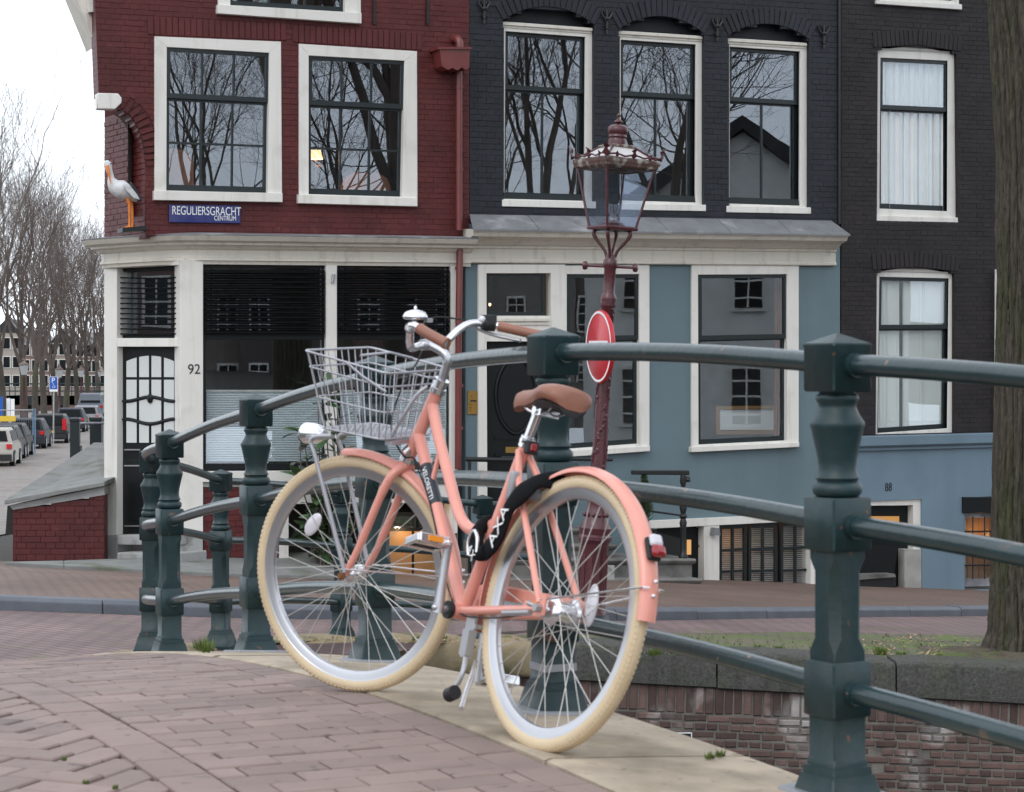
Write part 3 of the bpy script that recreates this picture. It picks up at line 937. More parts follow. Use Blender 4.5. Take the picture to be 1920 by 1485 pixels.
def brick_wall(parent, F, a_of_b, b0, b1, holes, m, rh=0.0635, off=0.0, thick=0.25, bond='cross', vis=None, proud=(.003, .008), name='wall', edges=0.0, skip=None):
    """backing wall with openings plus courses of real bricks"""
    wall = MB()
    items = []
    nrow = int((b1 - b0) / rh)
    rh = (b1 - b0) / nrow
    for k in range(nrow):
        lo, hi = b0 + k * rh, b0 + (k + 1) * rh
        mid = (lo + hi) / 2
        A0, A1 = a_of_b(mid)
        iv = [(A0, A1)]
        for h in holes:
            g = h(mid)
            if not g: continue
            nv = []
            for x0, x1 in iv:
                if g[1] <= x0 or g[0] >= x1: nv.append((x0, x1)); continue
                if g[0] > x0: nv.append((x0, g[0]))
                if g[1] < x1: nv.append((g[1], x1))
            iv = nv
        for x0, x1 in iv:
            if x1 - x0 < .004: continue
            F.prism(wall, [(x0, lo), (x1, lo), (x1, hi + .0005), (x0, hi + .0005)], off, thick)
        if vis and not (vis[0] < mid < vis[1]): continue
        head = (k % 2 == 1)
        ln = 0.107 if head else 0.214
        st = (0.0 if head else (0.053 if k % 4 == 0 else 0.160))
        for x0, x1 in iv:
            i0 = math.floor((x0 - st) / ln)
            a = st + i0 * ln
            while a < x1:
                p, q = max(a, x0) + .0014, min(a + ln, x1) - .0014
                a += ln
                if q - p < .02: continue
                if skip and skip((p + q) / 2, mid): continue
                c = F.P((p + q) / 2, mid + rng.uniform(-.0015, .0015), off + rng.uniform(*proud))
                t_ = (F.u + Z * rng.uniform(-.008, .008)).normalized()
                items.append((c, t_, Z, q - p, rh - 0.0045 + rng.uniform(-.0025, .0015)))
    w = wall.build(name, m, parent)
    emit_pieces(items, m, w, 'brick', d=0.014, ch=0.0022)
    return w

def soldier(parent, F, uvs_bottom, h, m, off=0.006, n=None):
    """row of upright bricks following a polyline of the opening head"""
    L_ = [0.0]
    for a, b in zip(uvs_bottom, uvs_bottom[1:]): L_.append(L_[-1] + (b - a).length)
    n = n or int(L_[-1] / 0.066)
    items = []
    for i in range(n):
        t = L_[-1] * (i + .5) / n
        k = max(min(int(np.searchsorted(L_, t)) - 1, len(uvs_bottom) - 2), 0)
        a, b = uvs_bottom[k], uvs_bottom[k + 1]
        p = a.lerp(b, (t - L_[k]) / (L_[k + 1] - L_[k]))
        d = (b - a).normalized(); nn = Vector((-d.y, d.x))
        if nn.y < 0: nn = -nn
        c = p + nn * (h / 2)
        ux = (F.u * d.x + Z * d.y).normalized(); uy = (F.u * nn.x + Z * nn.y).normalized()
        items.append((F.P(c.x, c.y, off + rng.uniform(0, .004)), ux, uy, L_[-1] / n - .008, h - .006))
    emit_pieces(items, m, parent, 'arch_brick', d=0.012, ch=.004)

def frame_ring(F, mb, outer, inner, off, depth):
    """four mitred members between two pixel quads (TL, TR, BR, BL)"""
    o = [F.uv(x, y, off) for x, y in outer]; i = [F.uv(x, y, off) for x, y in inner]
    for k in range(4):
        j = (k + 1) % 4
        F.prism(mb, [o[k], o[j], i[j], i[k]], off, depth)

def sash(F, parent, q, off, cols, rows, stile=.045, top=.05, bot=.06, munt=.022, depth=.045, m=None, pane_m=None, name='sash'):
    """glazed sash filling the wall-coordinate quad q: frame, muntins, one object for each pane"""
    m = m or G['sash']; pane_m = pane_m or G['glass']
    W_ = (q[1] - q[0]).length; H_ = (q[3] - q[0]).length
    mb = MB()
    def cell(s0, s1, t0, t1): return [bil(q, s0, t0), bil(q, s1, t0), bil(q, s1, t1), bil(q, s0, t1)]
    sl, tt, bb = stile / W_, top / H_, bot / H_
    for c in (cell(0, 1, 0, tt), cell(0, 1, 1 - bb, 1), cell(0, sl, tt, 1 - bb), cell(1 - sl, 1, tt, 1 - bb)):
        F.prism(mb, c, off, depth)
    ms, mt = munt / W_, munt / H_
    xs = [sl + (1 - 2 * sl) * k / cols for k in range(cols + 1)]
    ys = [tt + (1 - tt - bb) * k / rows for k in range(rows + 1)]
    for x_ in xs[1:-1]: F.prism(mb, cell(x_ - ms / 2, x_ + ms / 2, tt, 1 - bb), off - .004, depth - .012)
    for y_ in ys[1:-1]: F.prism(mb, cell(sl, 1 - sl, y_ - mt / 2, y_ + mt / 2), off - .006, depth - .014)
    o = mb.build(name, m, parent)
    for i in range(cols):
        for j in range(rows):
            c = cell(xs[i] + (ms / 2 if i else 0), xs[i + 1] - (ms / 2 if i < cols - 1 else 0), ys[j] + (mt / 2 if j else 0), ys[j + 1] - (mt / 2 if j < rows - 1 else 0))
            b = MB(); F.prism(b, c, off - .020 + rng.uniform(-.001, .001), .005)
            b.build('pane', pane_m, parent)
    return o

def window(F, house, outer, inner, sill=None, off=0.03, recess=0.03, split=.36, up=(1, 1), low=(1, 1), frame_m=None, bot=.07, stile=.045, reveal=.10):
    """white timber frame (part) with sill, two dark sashes and panes (sub-parts)"""
    mb = MB()
    frame_ring(F, mb, outer, inner, off, reveal + off)
    w = mb.build('window', frame_m or G['white'], house, bevel=.004)
    if sill:
        b = MB(); F.pxprism(b, sill, off + .05, .16); b.build('sill', G['white'], w, bevel=.005)
    so = off - recess
    q = [F.uv(x, y, so) for x, y in inner]
    def sub(t0, t1): return [bil(q, 0, t0), bil(q, 1, t0), bil(q, 1, t1), bil(q, 0, t1)]
    sash(F, w, sub(0, split), so, up[0], up[1], bot=.055, top=.045, stile=stile)
    sash(F, w, sub(split - .005, 1), so - .045, low[0], low[1], bot=bot, top=.03, stile=stile)
    return w

def room(F, house, x0, y0, x1, y1, depth, m, off=-.26):
    """room behind the windows: floor, ceiling, back and side walls"""
    p = [F.uv(x, y) for x, y in ((x0, y0), (x1, y0), (x1, y1), (x0, y1))]
    a0, a1, b1, b0 = p[0][0], p[1][0], max(p[0][1], p[1][1]), min(p[2][1], p[3][1])
    mb = MB()
    f = [F.P(a0, b0, off), F.P(a1, b0, off), F.P(a1, b1, off), F.P(a0, b1, off)]
    g = [v + Vector((.12, 1, 0)) * depth for v in f]
    mb.add(f + g, [(0, 1, 5, 4), (1, 2, 6, 5), (2, 3, 7, 6), (3, 0, 4, 7), (4, 5, 6, 7)])
    return mb.build('interior', m, house)

def glow(name, parent, loc, power, col, r=.05):
    """the light of a lit lamp"""
    l = bpy.data.lights.new(name, 'POINT'); l.energy, l.color, l.shadow_soft_size = power, col, r
    o = bpy.data.objects.new(name, l); o.location = loc; COL.objects.link(o)
    if parent is not None:
        o.parent = parent
        if parent.name in INV: o.matrix_parent_inverse = INV[parent.name]
    return o

def pxpoly(F, pts, off): return [F.uv(x, y, off) for x, y in pts]

# ================================================================== red corner house
O_RED = pt(280, 1060, 23.3)
FR = Front(O_RED, FAC_D, 0.011)
red = thing('corner_house', 'dark red painted brick corner house with white window frames', 'house', Vector((-3.0, 24.0, gz(-3, 24))))
def holeq(F, q, grow=0.0):
    return quad_hole([Vector(p) for p in pxpoly(F, q, 0)])
W1o = [(290, 68), (527, 78), (529, 378), (290, 375)]; W1i = [(313, 88), (505, 99), (502, 362), (312, 357)]
W2o = [(561, 82), (782, 96), (783, 386), (561, 381)]; W2i = [(579, 104), (759, 114), (754, 369), (579, 364)]
W0o = [(409, -180), (675, -168), (677, 44), (409, 25)]; W0i = [(432, -160), (648, -150), (647, 24), (432, 12)]
def shrink(q, k=6):
    cx = sum(p[0] for p in q) / 4; cy = sum(p[1] for p in q) / 4
    return [(x + (k if x < cx else -k), y + (k if y < cy else -k)) for x, y in q]
arch_px = [(228, 206), (240, 214), (250, 226), (259, 243), (266, 264), (270, 288), (272, 312), (273, 440)]
arch_uv = pxpoly(FR, arch_px, 0)
def niche(b):
    top = FR.uv(190, 182)[1]
    if b > arch_uv[0][1] + .12: return None
    if b > arch_uv[0][1]: return (-9, FR.uv(226, 190)[0])
    for p, q in zip(arch_uv, arch_uv[1:]):
        if q[1] <= b <= p[1]:
            t = (p[1] - b) / max(p[1] - q[1], 1e-6)
            return (-9, p[0] + (q[0] - p[0]) * t)
    return (-9, arch_uv[-1][0])
bl, bt = FR.uv(195, 440), FR.uv(178, 0)
def red_edges(b):
    t = (b - bl[1]) / (bt[1] - bl[1])
    return (bl[0] + (bt[0] - bl[0]) * t + .035 * 0, FR.uv(880, 200)[0])
rb0, rb1 = FR.uv(500, 446)[1], FR.uv(500, -170)[1]
upper = brick_wall(red, FR, red_edges, rb0, rb1, [holeq(FR, shrink(W1o)), holeq(FR, shrink(W2o)), holeq(FR, shrink(W0o)), niche], G['red'], rh=.0595, vis=(rb0, FR.uv(500, -20)[1]), proud=(.0015, .0065))
for q in (W1o, W2o):
    a, b = FR.uv(*q[0]), FR.uv(*q[1])
    soldier(upper, FR, [a + Vector((-.08, .012)), b + Vector((.06, .012))], .20, G['red'], off=.014)
soldier(upper, FR, [p for p in reversed(arch_uv[:7])], .17, G['red'], off=.014)
# chamfered niche below the corbel stone
mb = MB()
ch_a, ch_b = FR.W(273, 500, 0.0), FR.W(196, 500, -1.24)      # chamfer plane of the niche, in plan
ch_d = Vector((ch_b.x - ch_a.x, ch_b.y - ch_a.y, 0)).normalized(); ch_n = Vector((ch_d.y, -ch_d.x, 0))
if ch_n.y > 0: ch_n = -ch_n
def to_chamfer(p): return p - FR.n * min((p - ch_a).dot(ch_n) / FR.n.dot(ch_n), .42)
zlo, zhi = FR.W(230, 446).z, FR.W(230, 196).z
mb.prism([Vector((ch_a.x, ch_a.y, zlo)), Vector((ch_b.x, ch_b.y, zlo)), Vector((ch_b.x, ch_b.y, zhi)), Vector((ch_a.x, ch_a.y, zhi))], -ch_n * .05)
for k in range(len(arch_px) - 1):
    a, b = FR.W(*arch_px[k], 0.0), FR.W(*arch_px[k + 1], 0.0)
    mb.add([a, b, to_chamfer(b), to_chamfer(a)], [(0, 1, 2, 3)])
a, b = FR.W(228, 206, 0), FR.W(180, 204, 0)
mb.prism([FR.W(228, 206, 0), FR.W(182, 204, 0), FR.W(186, 204, -.6), FR.W(193, 206, -.55)], Z * .12)
nic = mb.build('niche', G['red'], red)
items = []
na, nb = Vector((ch_a.x, ch_a.y, FR.W(272, 430, 0).z)), Vector((ch_b.x, ch_b.y, FR.W(272, 430, 0).z))
nd = (nb - na); nlen = nd.length; nd.normalize(); nn_ = Vector((nd.y, -nd.x, 0))
if nn_.y > 0: nn_ = -nn_
k = 0
zz = FR.W(230, 432, -.2).z
while zz < FR.W(230, 212, -.2).z:
    bb_ = zz - FR.O.z
    lim = 0.0
    for p, q in zip(arch_uv, arch_uv[1:]):
        if q[1] <= bb_ - p[0] * FR.tilt <= p[1]: lim = 0.0
    t = lim * 1.15 - (0.1 if k % 2 else 0)
    while t < nlen - .03:
        ln = .21
        t0, t1 = max(t, lim * 1.15), min(t + ln, nlen)
        if t1 - t0 > .04: items.append((na + nd * ((t0 + t1) / 2) + Z * (zz - na.z) + nn_ * rng.uniform(.004, .010), -nd if (-nd).cross(Z).dot(nn_) > 0 else nd, Z, t1 - t0 - .009, .054))
        t += ln
    zz += .0635; k += 1
emit_pieces(items, G['red'], nic, 'brick', d=.012, ch=.004)
mb = MB()
FR.pxprism(mb, [(183, 174), (222, 175), (229, 184), (228, 193), (216, 205), (184, 204)], .03, .16)
mb.build('corbel_stone', G['white'], red, bevel=.012)
# side wall along the street and the mass of the house behind its front
cornerA = FR.W(196, 600, -1.27)
mb = MB()
sdv = Vector((0.10, 1, 0)).normalized()
zt = FR.W(500, -170).z
def vwall(mb, a, d, ln, z0, z1, n, th):
    A, B = Vector((a.x, a.y, z0)), Vector((a.x, a.y, z0)) + d * ln
    mb.prism([A, B, B + Z * (z1 - z0), A + Z * (z1 - z0)], n * th)
vwall(mb, cornerA, sdv, 9.0, FR.W(194, 470).z, zt, Vector((1, -.1, 0)).normalized(), .25)
_fcl = FR.W(345, 700, 0.0)
_fc0 = Front(Vector((_fcl.x, _fcl.y, 0)), Vector((0.788, -0.616, 0)).normalized(), 0)
cornerB = _fc0.W(198, 700, -.1)
vwall(mb, cornerB, sdv, 9.0, 0.2, FR.W(194, 470).z, Vector((1, -.1, 0)).normalized(), .25)
mb.build('side_wall', G['red'], red)
mb = MB()
r0 = FR.W(178, -170, -.02); r1 = FR.W(880, -170, -.02)
mb.prism([r0, r1, r1 - FR.n * 9, Vector((cornerA.x + .9, cornerA.y + 9, r0.z)), Vector((cornerA.x, cornerA.y, r0.z))], Z * .2)
mb.build('roof', G['lead'], red)
# gutter of the roof seen edge on at the top left
mb = MB()
FR.pxprism(mb, [(120, -60), (150, -60), (180, 52), (180, 86), (172, 66)], -.2, .5)
mb.build('eaves', G['cream'], red)
mb = MB(); FR.pxprism(mb, [(164, -8), (175, -8), (175, 22), (168, 22)], -.1, .1); mb.build('bracket', G['white'], red)
# windows
w1 = window(FR, red, W1o, W1i, [(289, 357), (530, 362), (530, 379), (289, 375)], split=.355, up=(3, 1), low=(3, 2), stile=.04)
w2 = window(FR, red, W2o, W2i, [(560, 364), (783, 371), (783, 387), (560, 381)], split=.355, up=(3, 1), low=(3, 2), stile=.04)
w0 = window(FR, red, W0o, W0i, [(408, 8), (678, 24), (678, 44), (408, 25)], split=.4, up=(3, 1), low=(3, 2), stile=.04)
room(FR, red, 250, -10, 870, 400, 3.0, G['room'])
mb = MB()
for x0_ in (430, 838): FR.rect(mb, x0_ + (800 - 838 if x0_ > 800 else 270), -4, x0_ + (800 - 838 if x0_ > 800 else 270) + 4, 46, .03, .03)
mb.build('wall_tie', G['iron'], red)
# armchair backs and reading lamp behind the glass
def armchair(F, x, y, dep, w, h, label):
    c = F.W(x, y, -dep)
    r = thing('armchair', label, 'armchair', c - Z * .9)
    b = MB()
    pr = [(-.5, 0), (-.5, .72), (-.42, .90), (-.2, 1.0), (.2, 1.0), (.42, .90), (.5, .72), (.5, 0)]
    b.prism([c + F.h * (p[0] * w) + Z * (p[1] * h - h * .5) for p in pr], -F.n * .16)
    b.build('backrest', G['peach'], r, bevel=.03)
    b = MB(); b.box(c - Z * (h * .5 + .06) - F.n * .35, F.h * (w * .5), F.n * .35, Z * .12); b.build('seat', G['peach'], r, bevel=.04)
    for sg in (-1, 1):
        b = MB(); b.box(c - Z * (h * .35) - F.n * .35 + F.h * (w * .5 * sg), F.h * .07, F.n * .33, Z * .14); b.build('arm', G['peach'], r, bevel=.04)
    b = MB()
    for sx in (-1, 1):
        for sy in (.05, .65): b.tube([c + F.h * (w * .4 * sx) - F.n * sy - Z * (h * .5 + .1), c + F.h * (w * .4 * sx) - F.n * sy - Z * (h * .5 + .45)], .02, 6)
    b.build('leg', G['woodlit'], r)
    return r
armchair(FR, 322, 330, .42, .52, .62, 'terracotta armchair behind the left upper window of the red house')
armchair(FR, 690, 372, .6, .60, .62, 'terracotta armchair behind the window with the lit lamp')
lp = FR.W(592, 290, -.45)
lamp = thing('reading_lamp', 'small lit reading lamp with cream shade in the red house window', 'lamp', lp - Z * .6)
shade = mat('lit_lamp_shade', (.8, .62, .40), .8, var=0, emit=(1.0, .58, .25), estr=1.7)
MB().lathe([(.085, -.05), (.055, .05)], lp, seg=20, cap=False).build('shade', shade, lamp, smooth=60)
b = MB(); b.tube([lp - Z * .6, lp - Z * .05], .008, 8); b.lathe([(.09, 0), (.09, .02), (.02, .03)], lp - Z * .6, seg=16); b.build('stand', G['brass'], lamp, smooth=40)
b = MB(); b.tube([lp - Z * .13, lp - Z * .13 + FR.h * .09], .006, 6); b.build('arm', G['brass'], lamp)
glow('lamp_light', lamp, lp + FR.n * 0 + Z * .0, 3.0, (1, .62, .30), .04)

# street name plate
sg = thing('street_name_sign', 'blue enamel street name plate with white lettering on red wall', 'sign', FR.W(384, 418))
b = MB(); FR.pxprism(b, [(317, 383), (451, 385), (451, 419), (317, 417)], .035, .02)
b.build('plate', G['signblue'], sg, bevel=.006)
text_obj('street_name', 'REGULIERSGRACHT', G['print'], sg, FR.W(322, 395, .037), FR.u, Z, .134, .001, 'LEFT', .655)
text_obj('district_name', 'CENTRUM', G['print'], sg, FR.W(443, 410, .037), FR.u, Z, .075, .001, 'RIGHT', .72)

# cornice: mouldings swept along the front and round the corner
def cornice_path():
    """plan of the wall line: along the front, then bending back along the chamfer"""
    p = []
    for x in np.linspace(880, 372, 9): p.append(FR.W(x, 560, .0))
    c = _fc0.W(201, 560, 0.0)
    K = [FR.W(430, 560, 0), FR.W(372, 560, 0), _fc0.W(312, 560, .02), _fc0.W(255, 560, .05), c, c + sdv * .28 + Vector((-.02, 0, 0)), c + sdv * .8]
    out = list(p)[:-1]
    for i in range(1, len(K) - 1):
        p0, p1, p2, p3 = K[i - 1], K[i], K[i + 1], K[min(i + 2, len(K) - 1)]
        for k in range(5):
            t = k / 5
            out.append(.5 * ((2 * p1) + (p2 - p0) * t + (2 * p0 - 5 * p1 + 4 * p2 - p3) * t * t + (3 * p1 - p0 - 3 * p2 + p3) * t ** 3))
    out.append(K[-1])
    for q in out: q.z = 0
    return out
CPATH = cornice_path()
def sweep(path, prof, flip=1):
    """profile points (outward, height) along a plan path, with the wall's slight tilt"""
    mb = MB(); rings = []
    for i, p in enumerate(path):
        d = path[min(i + 1, len(path) - 1)] - path[max(i - 1, 0)]
        d = Vector((d.x, d.y, 0)).normalized()
        n = Vector((-d.y, d.x, 0)) * flip
        a = (p - FR.O).dot(FR.h)
        rings.append([Vector((p.x, p.y, FR.O.z + a * FR.tilt)) + n * o_ + Z * h_ for o_, h_ in prof])
    mb.loft(rings)
    return mb
zc = lambda y: FR.uv(700, y, .2)[1]
cprof = [(-.05, zc(497)), (.04, zc(497)), (.05, zc(491)), (.07, zc(490)), (.07, zc(486)), (.05, zc(484)), (.05, zc(471)), (.09, zc(468)), (.11, zc(464)), (.17, zc(462)), (.17, zc(458)), (.24, zc(455)), (.27, zc(448)), (.27, zc(446)), (-.05, zc(446))]
sweep(CPATH, cprof, 1).build('cornice', G['cream'], red, smooth=25)
lprof = [(-.75, zc(446) + .001), (.285, zc(446) + .001), (.285, zc(444)), (.10, zc(440)), (-.02, zc(438)), (-.75, zc(438))]
sweep(CPATH, lprof, 1).build('lead_flashing', G['lead'], red, smooth=25)

# ground floor: corner bay plane (door) and shop front plane
door_r, door_l = FR.W(345, 700, 0.0), None
r_ = ray(197, 700)
FCd = Vector((0.788, -0.616, 0)).normalized()
FC = Front(Vector((door_r.x, door_r.y, FR.O.z)), FCd, 0.0)
mb = MB()
FC.rect(mb, 195, 494, 219, 1003, .03, .22); mb.build('pilaster', G['white'], red, bevel=.006)
mb = MB(); FC.rect(mb, 195, 1003, 220, 1066, .05, .25); mb.build('pilaster_base', G['palestone'], red, bevel=.01)
mb = MB(); FC.rect(mb, 219.5, 634, 338, 650, .028, .2); mb.build('transom_bar', G['white'], red, bevel=.004)
mb = MB(); FC.pxprism(mb, [(195, 494), (345, 484), (345, 496), (195, 504)], .035, .2); mb.build('head_board', G['white'], red)
mb = MB(); FR.rect(mb, 338, 486, 381, 1003, .05, .26); mb.build('pilaster', G['white'], red, bevel=.006)
mb = MB(); FR.rect(mb, 337, 1003, 381, 1069, .06, .27); mb.build('pilaster_base', G['palestone'], red, bevel=.01)
# fanlight with blind
mb = MB(); FC.rect(mb, 219, 500, 338, 634, -.12, .01); mb.build('fanlight', G['glass'], red)
mb = MB(); FC.rect(mb, 214, 490, 342, 640, -.22, .03); FC.rect(mb, 214, 640, 342, 1010, -.13, .03); mb.build('dark_backing', G['black'], red)  # black panels added behind fanlight and door to block light from behind
mb = MB(); frame_ring(FC, mb, [(219, 500), (338, 494), (338, 634), (219, 634)], [(226, 510), (333, 505), (333, 628), (226, 628)], -.06, .05)
fl = mb.build('fanlight_frame', G['black'], red)
for k in range(12):
    y = 519 + k * 9.6
    b = MB(); FC.pxprism(b, [(222, y), (250, y + 1.2), (280, y + 1.6), (310, y + 1.2), (336, y - .5), (336, y + 2), (310, y + 3.6), (280, y + 4), (250, y + 3.6), (222, y + 2.5)], -.02, .035)
    b.build('slat', G['slat'], fl)
# front door with arched glazing
door = MB(); FC.rect(door, 219, 650, 338, 1005, -.06, .05)
door = door.build('door', G['black'], red)
def dpane(pts):
    b = MB(); FC.pxprism(b, pts, -.052, .004); b.build('pane', G['frost'], door)
cols = [(237, 256), (261, 279), (284, 302), (307.5, 326)]
def arc_top(x): return 667 + ((x - 281.5) / 45) ** 2 * 10.5
def wav1(x): return 745 - 4 * math.cos((x - 281.5) / 45 * math.pi) - (0)
def wav2(x): return 789 + 4.5 * math.cos((x - 281.5) / 45 * math.pi) * 1.0
for x0_, x1_ in cols:
    xs_ = np.linspace(x0_, x1_, 5)
    dpane([(x, arc_top(x)) for x in xs_] + [(x1_, 707), (x0_, 707)])
    dpane([(x0_, 712), (x1_, 712)] + [(x, wav1(x)) for x in reversed(xs_)])
    dpane([(x, wav2(x) + 5) for x in xs_] + [(x1_, 830), (x0_, 830)])
for x0_, x1_ in (cols[0], (261, 302), cols[3]):
    xs_ = np.linspace(x0_, x1_, 7)
    dpane([(x, wav1(x) + 7) for x in xs_] + [(x, wav2(x) - 2) for x in reversed(xs_)])
for wv in (wav1, wav2):
    b = MB(); b.tube([FC.W(x, wv(x) + (3.5 if wv is wav1 else 1.5), -.045) for x in np.linspace(230, 329, 21)], .014, 8); b.build('moulding', G['black'], door, smooth=50)
b = MB(); b.ball(FC.W(281, 747, -.04), (.045, .02, .055), 14, 8, FC.h, FC.n, Z); b.build('carved_boss', G['black'], door, smooth=60)
b = MB()
for y in (842, 872, 985): FC.rect(b, 233, y, 262 + (y == 872) * 6, y + 2.5, -.03, .02)
b.build('door_strip', G['steel'], door)
b = MB(); FC.rect(b, 233, 862, 325, 976, -.052, .01); b.build('door_panel', G['black'], door, bevel=.004)
# steps below the door
mb = MB()
c0 = FC.W(281, 1008, -.1)
for k, (y0_, y1_, o_) in enumerate(((1003, 1022, .12), (1022, 1048, .30), (1036, 1072, .34))):
    if k == 1: continue
    FC.pxprism(mb, [(219, y0_), (338, y0_), (338, y1_), (219, y1_)], o_ if k == 0 else .26, .4)
mb.build('door_step', G['palestone'], red, bevel=.015)
# shop windows
def shopwin(x0, x1, tag_):
    mb = MB(); frame_ring(FR, mb, [(x0, 496), (x1, 497), (x1, 879), (x0, 881)], [(x0 + 5, 502), (x1 - 5, 502), (x1 - 5, 868), (x0 + 5, 870)], -.02, .06)
    FR.rect(mb, x0 + 5, 622, x1 - 5, 637, -.022, .05)
    w = mb.build('shop_window', G['black'], red, bevel=.003)
    b = MB(); FR.rect(b, x0 + 5, 637, x1 - 5, 869, -.055, .006); b.build('pane', G['glass'], w)
    b = MB(); FR.rect(b, x0 + 5, 502, x1 - 5, 622, -.055, .006); b.build('pane', G['glass'], w)
    for k in range(13):
        y = 506 + k * 9.4
        b = MB(); b.prism([FR.W(x0 + 3, y, .02), FR.W(x1 - 2, y + .6, .02), FR.W(x1 - 2, y + 5.6, .075), FR.W(x0 + 3, y + 5, .075)], Z * -.006 - FR.n * .004); b.build('slat', G['slat'], w)
    for xx in (x0 + 14, x1 - 14):
        b = MB(); FR.rect(b, xx, 502, xx + 2, 626, .045, .003); b.build('blind_cord', G['slat'], w)
    # pleated blind
    b = MB(); n = 30
    top, bot = 734, 866
    rr = []
    for k in range(2 * n + 1):
        y = top + (bot - top) * k / (2 * n)
        o_ = -.12 + (.012 if k % 2 else 0)
        rr.append((FR.W(x0 + 6, y, o_), FR.W(x1 - 6, y, o_)))
    vs_, fs = [], []
    for a_, b_ in rr: vs_ += [a_, b_]
    for k in range(2 * n): fs.append((2 * k, 2 * k + 1, 2 * k + 3, 2 * k + 2))
    b.add(vs_, fs); b.build('pleated_blind', G['pleat'], w)
    b = MB(); FR.rect(b, x0 + 6, 731, x1 - 6, 734.5, -.10, .03); b.build('blind_rail', G['white'], w)
    return w
shopwin(381, 611, 0)
shopwin(632, 845, 1)
mb = MB(); FR.rect(mb, 611, 486, 632, 884, .04, .22); mb.build('mullion', G['white'], red, bevel=.005)
mb = MB(); FR.rect(mb, 845, 486, 858, 1000, .04, .22); mb.build('mullion', G['white'], red, bevel=.005)
b = MB(); b.tube([FR.W(626, 514, .06), FR.W(623, 530, .055)], .018, 10); b.build('blind_crank', G['steel'], red)
text_obj('house_number', '92', G['blackprint'], red, FR.W(364, 693, .053), FR.u, Z, .155, .0015, 'CENTER', .95)
mb = MB(); FR.rect(mb, 380, 884, 858, 904, .07, .25, -.006); mb.build('shop_sill', G['white'], red, bevel=.006)
room(FR, red, 384, 480, 850, 900, 3.5, G['room'])
# plinth below the shop window
plb0, plb1 = FR.uv(450, 1090)[1], FR.uv(450, 908)[1]
pla = (FR.uv(381, 980)[0], FR.uv(524, 980)[0])
brick_wall(red, FR, lambda b: pla, plb0, plb1, [], G['red'], off=.02, name='plinth', proud=(.004, .010))
mb = MB(); FR.rect(mb, 381, 903, 524, 913, .035, .2); mb.build('plinth_cap', G['palestone'], red)
mb = MB(); FR.rect(mb, 524, 903, 541, 1075, .05, .2); mb.build('area_post', G['white'], red)
# area opening with lit wooden doors
mb = MB(); FR.rect(mb, 541, 904, 858, 945, .03, .2, -.01); mb.build('area_lintel', G['white'], red)
mb = MB()
p = [FR.uv(541, 944), FR.uv(858, 940), FR.uv(858, 1180), FR.uv(541, 1180)]
f = [FR.P(q[0], q[1], -.02) for q in p]; g = [v - FR.n * 1.4 for v in f]
mb.add(f + g, [(0, 1, 5, 4), (1, 2, 6, 5), (2, 3, 7, 6), (3, 0, 4, 7), (4, 5, 6, 7)])
mb.build('area_recess', G['room'], red)
ad = MB(); FR.rect(ad, 700, 960, 850, 1170, -.35, .03); ad = ad.build('area_door', G['black'], red)
for x0_, x1_ in ((728, 772), (777, 818)):
    b = MB(); FR.rect(b, x0_, 996, x1_, 1125, -.335, .02); b.build('door_leaf', G['woodlit'], ad)
    b = MB(); FR.rect(b, x0_, 968, x1_, 990, -.34, .01); b.build('pane', G['glass'], ad)
al = FR.W(582, 1072, -.10)
arealamp = thing('area_lamp', 'small glowing lamp in the area below the shop window', 'lamp', al - Z * .1)
bulb = mat('warm_bulb', (1, .8, .5), .5, var=0, emit=(1, .62, .25), estr=14)
MB().ball(al, .022, 12, 8).build('bulb', bulb, arealamp, smooth=60)
b = MB(); b.tube([al - Z * .1, al - Z * .02], .015, 8); b.build('holder', G['brass'], arealamp)
glow('lamp_light', arealamp, al + FR.n * .12, 3, (1, .62, .28), .03)
gl_ = FR.W(770, 1000, -.12)
glow('area_light', arealamp, gl_, 3.5, (1, .66, .34), .05)
# downpipe with hopper
dp = MB()
ax_ = FR.W(861, 440, .10)
top_, bot_ = FR.W(861, 130, .09), FR.W(861, 432, .09)
dp.tube([top_, bot_], .042, 12)
dp.tube([FR.W(862, 468, .09), FR.W(862, 480, .10), FR.W(860, 620, .10), FR.W(859, 880, .10)], .040, 12)
for y in (160, 315, 500, 600, 720, 800): dp.tube([FR.W(861, y, .09), FR.W(861, y + 6, .09)], .048, 12)
pipe = dp.build('downpipe', G['pipe'], red, smooth=50)
b = MB(); FR.pxprism(b, [(824, 92), (881, 90), (880, 127), (873, 131), (866, 126), (858, 132), (848, 127), (840, 131), (829, 124)], .26, .24); b.build('hopper', G['pipe'], pipe)
b = MB(); FR.pxprism(b, [(821, 88), (884, 88), (884, 92), (821, 92)], .28, .28); b.build('hopper_lid', G['pipe'], pipe)
b = MB(); b.tube([FR.W(862, 92, .13), FR.W(862, 80, .13), FR.W(858, 73, .10), FR.W(852, 74, .02), FR.W(850, 78, -.1)], .05, 12); b.build('inlet_elbow', G['pipe'], pipe, smooth=60)
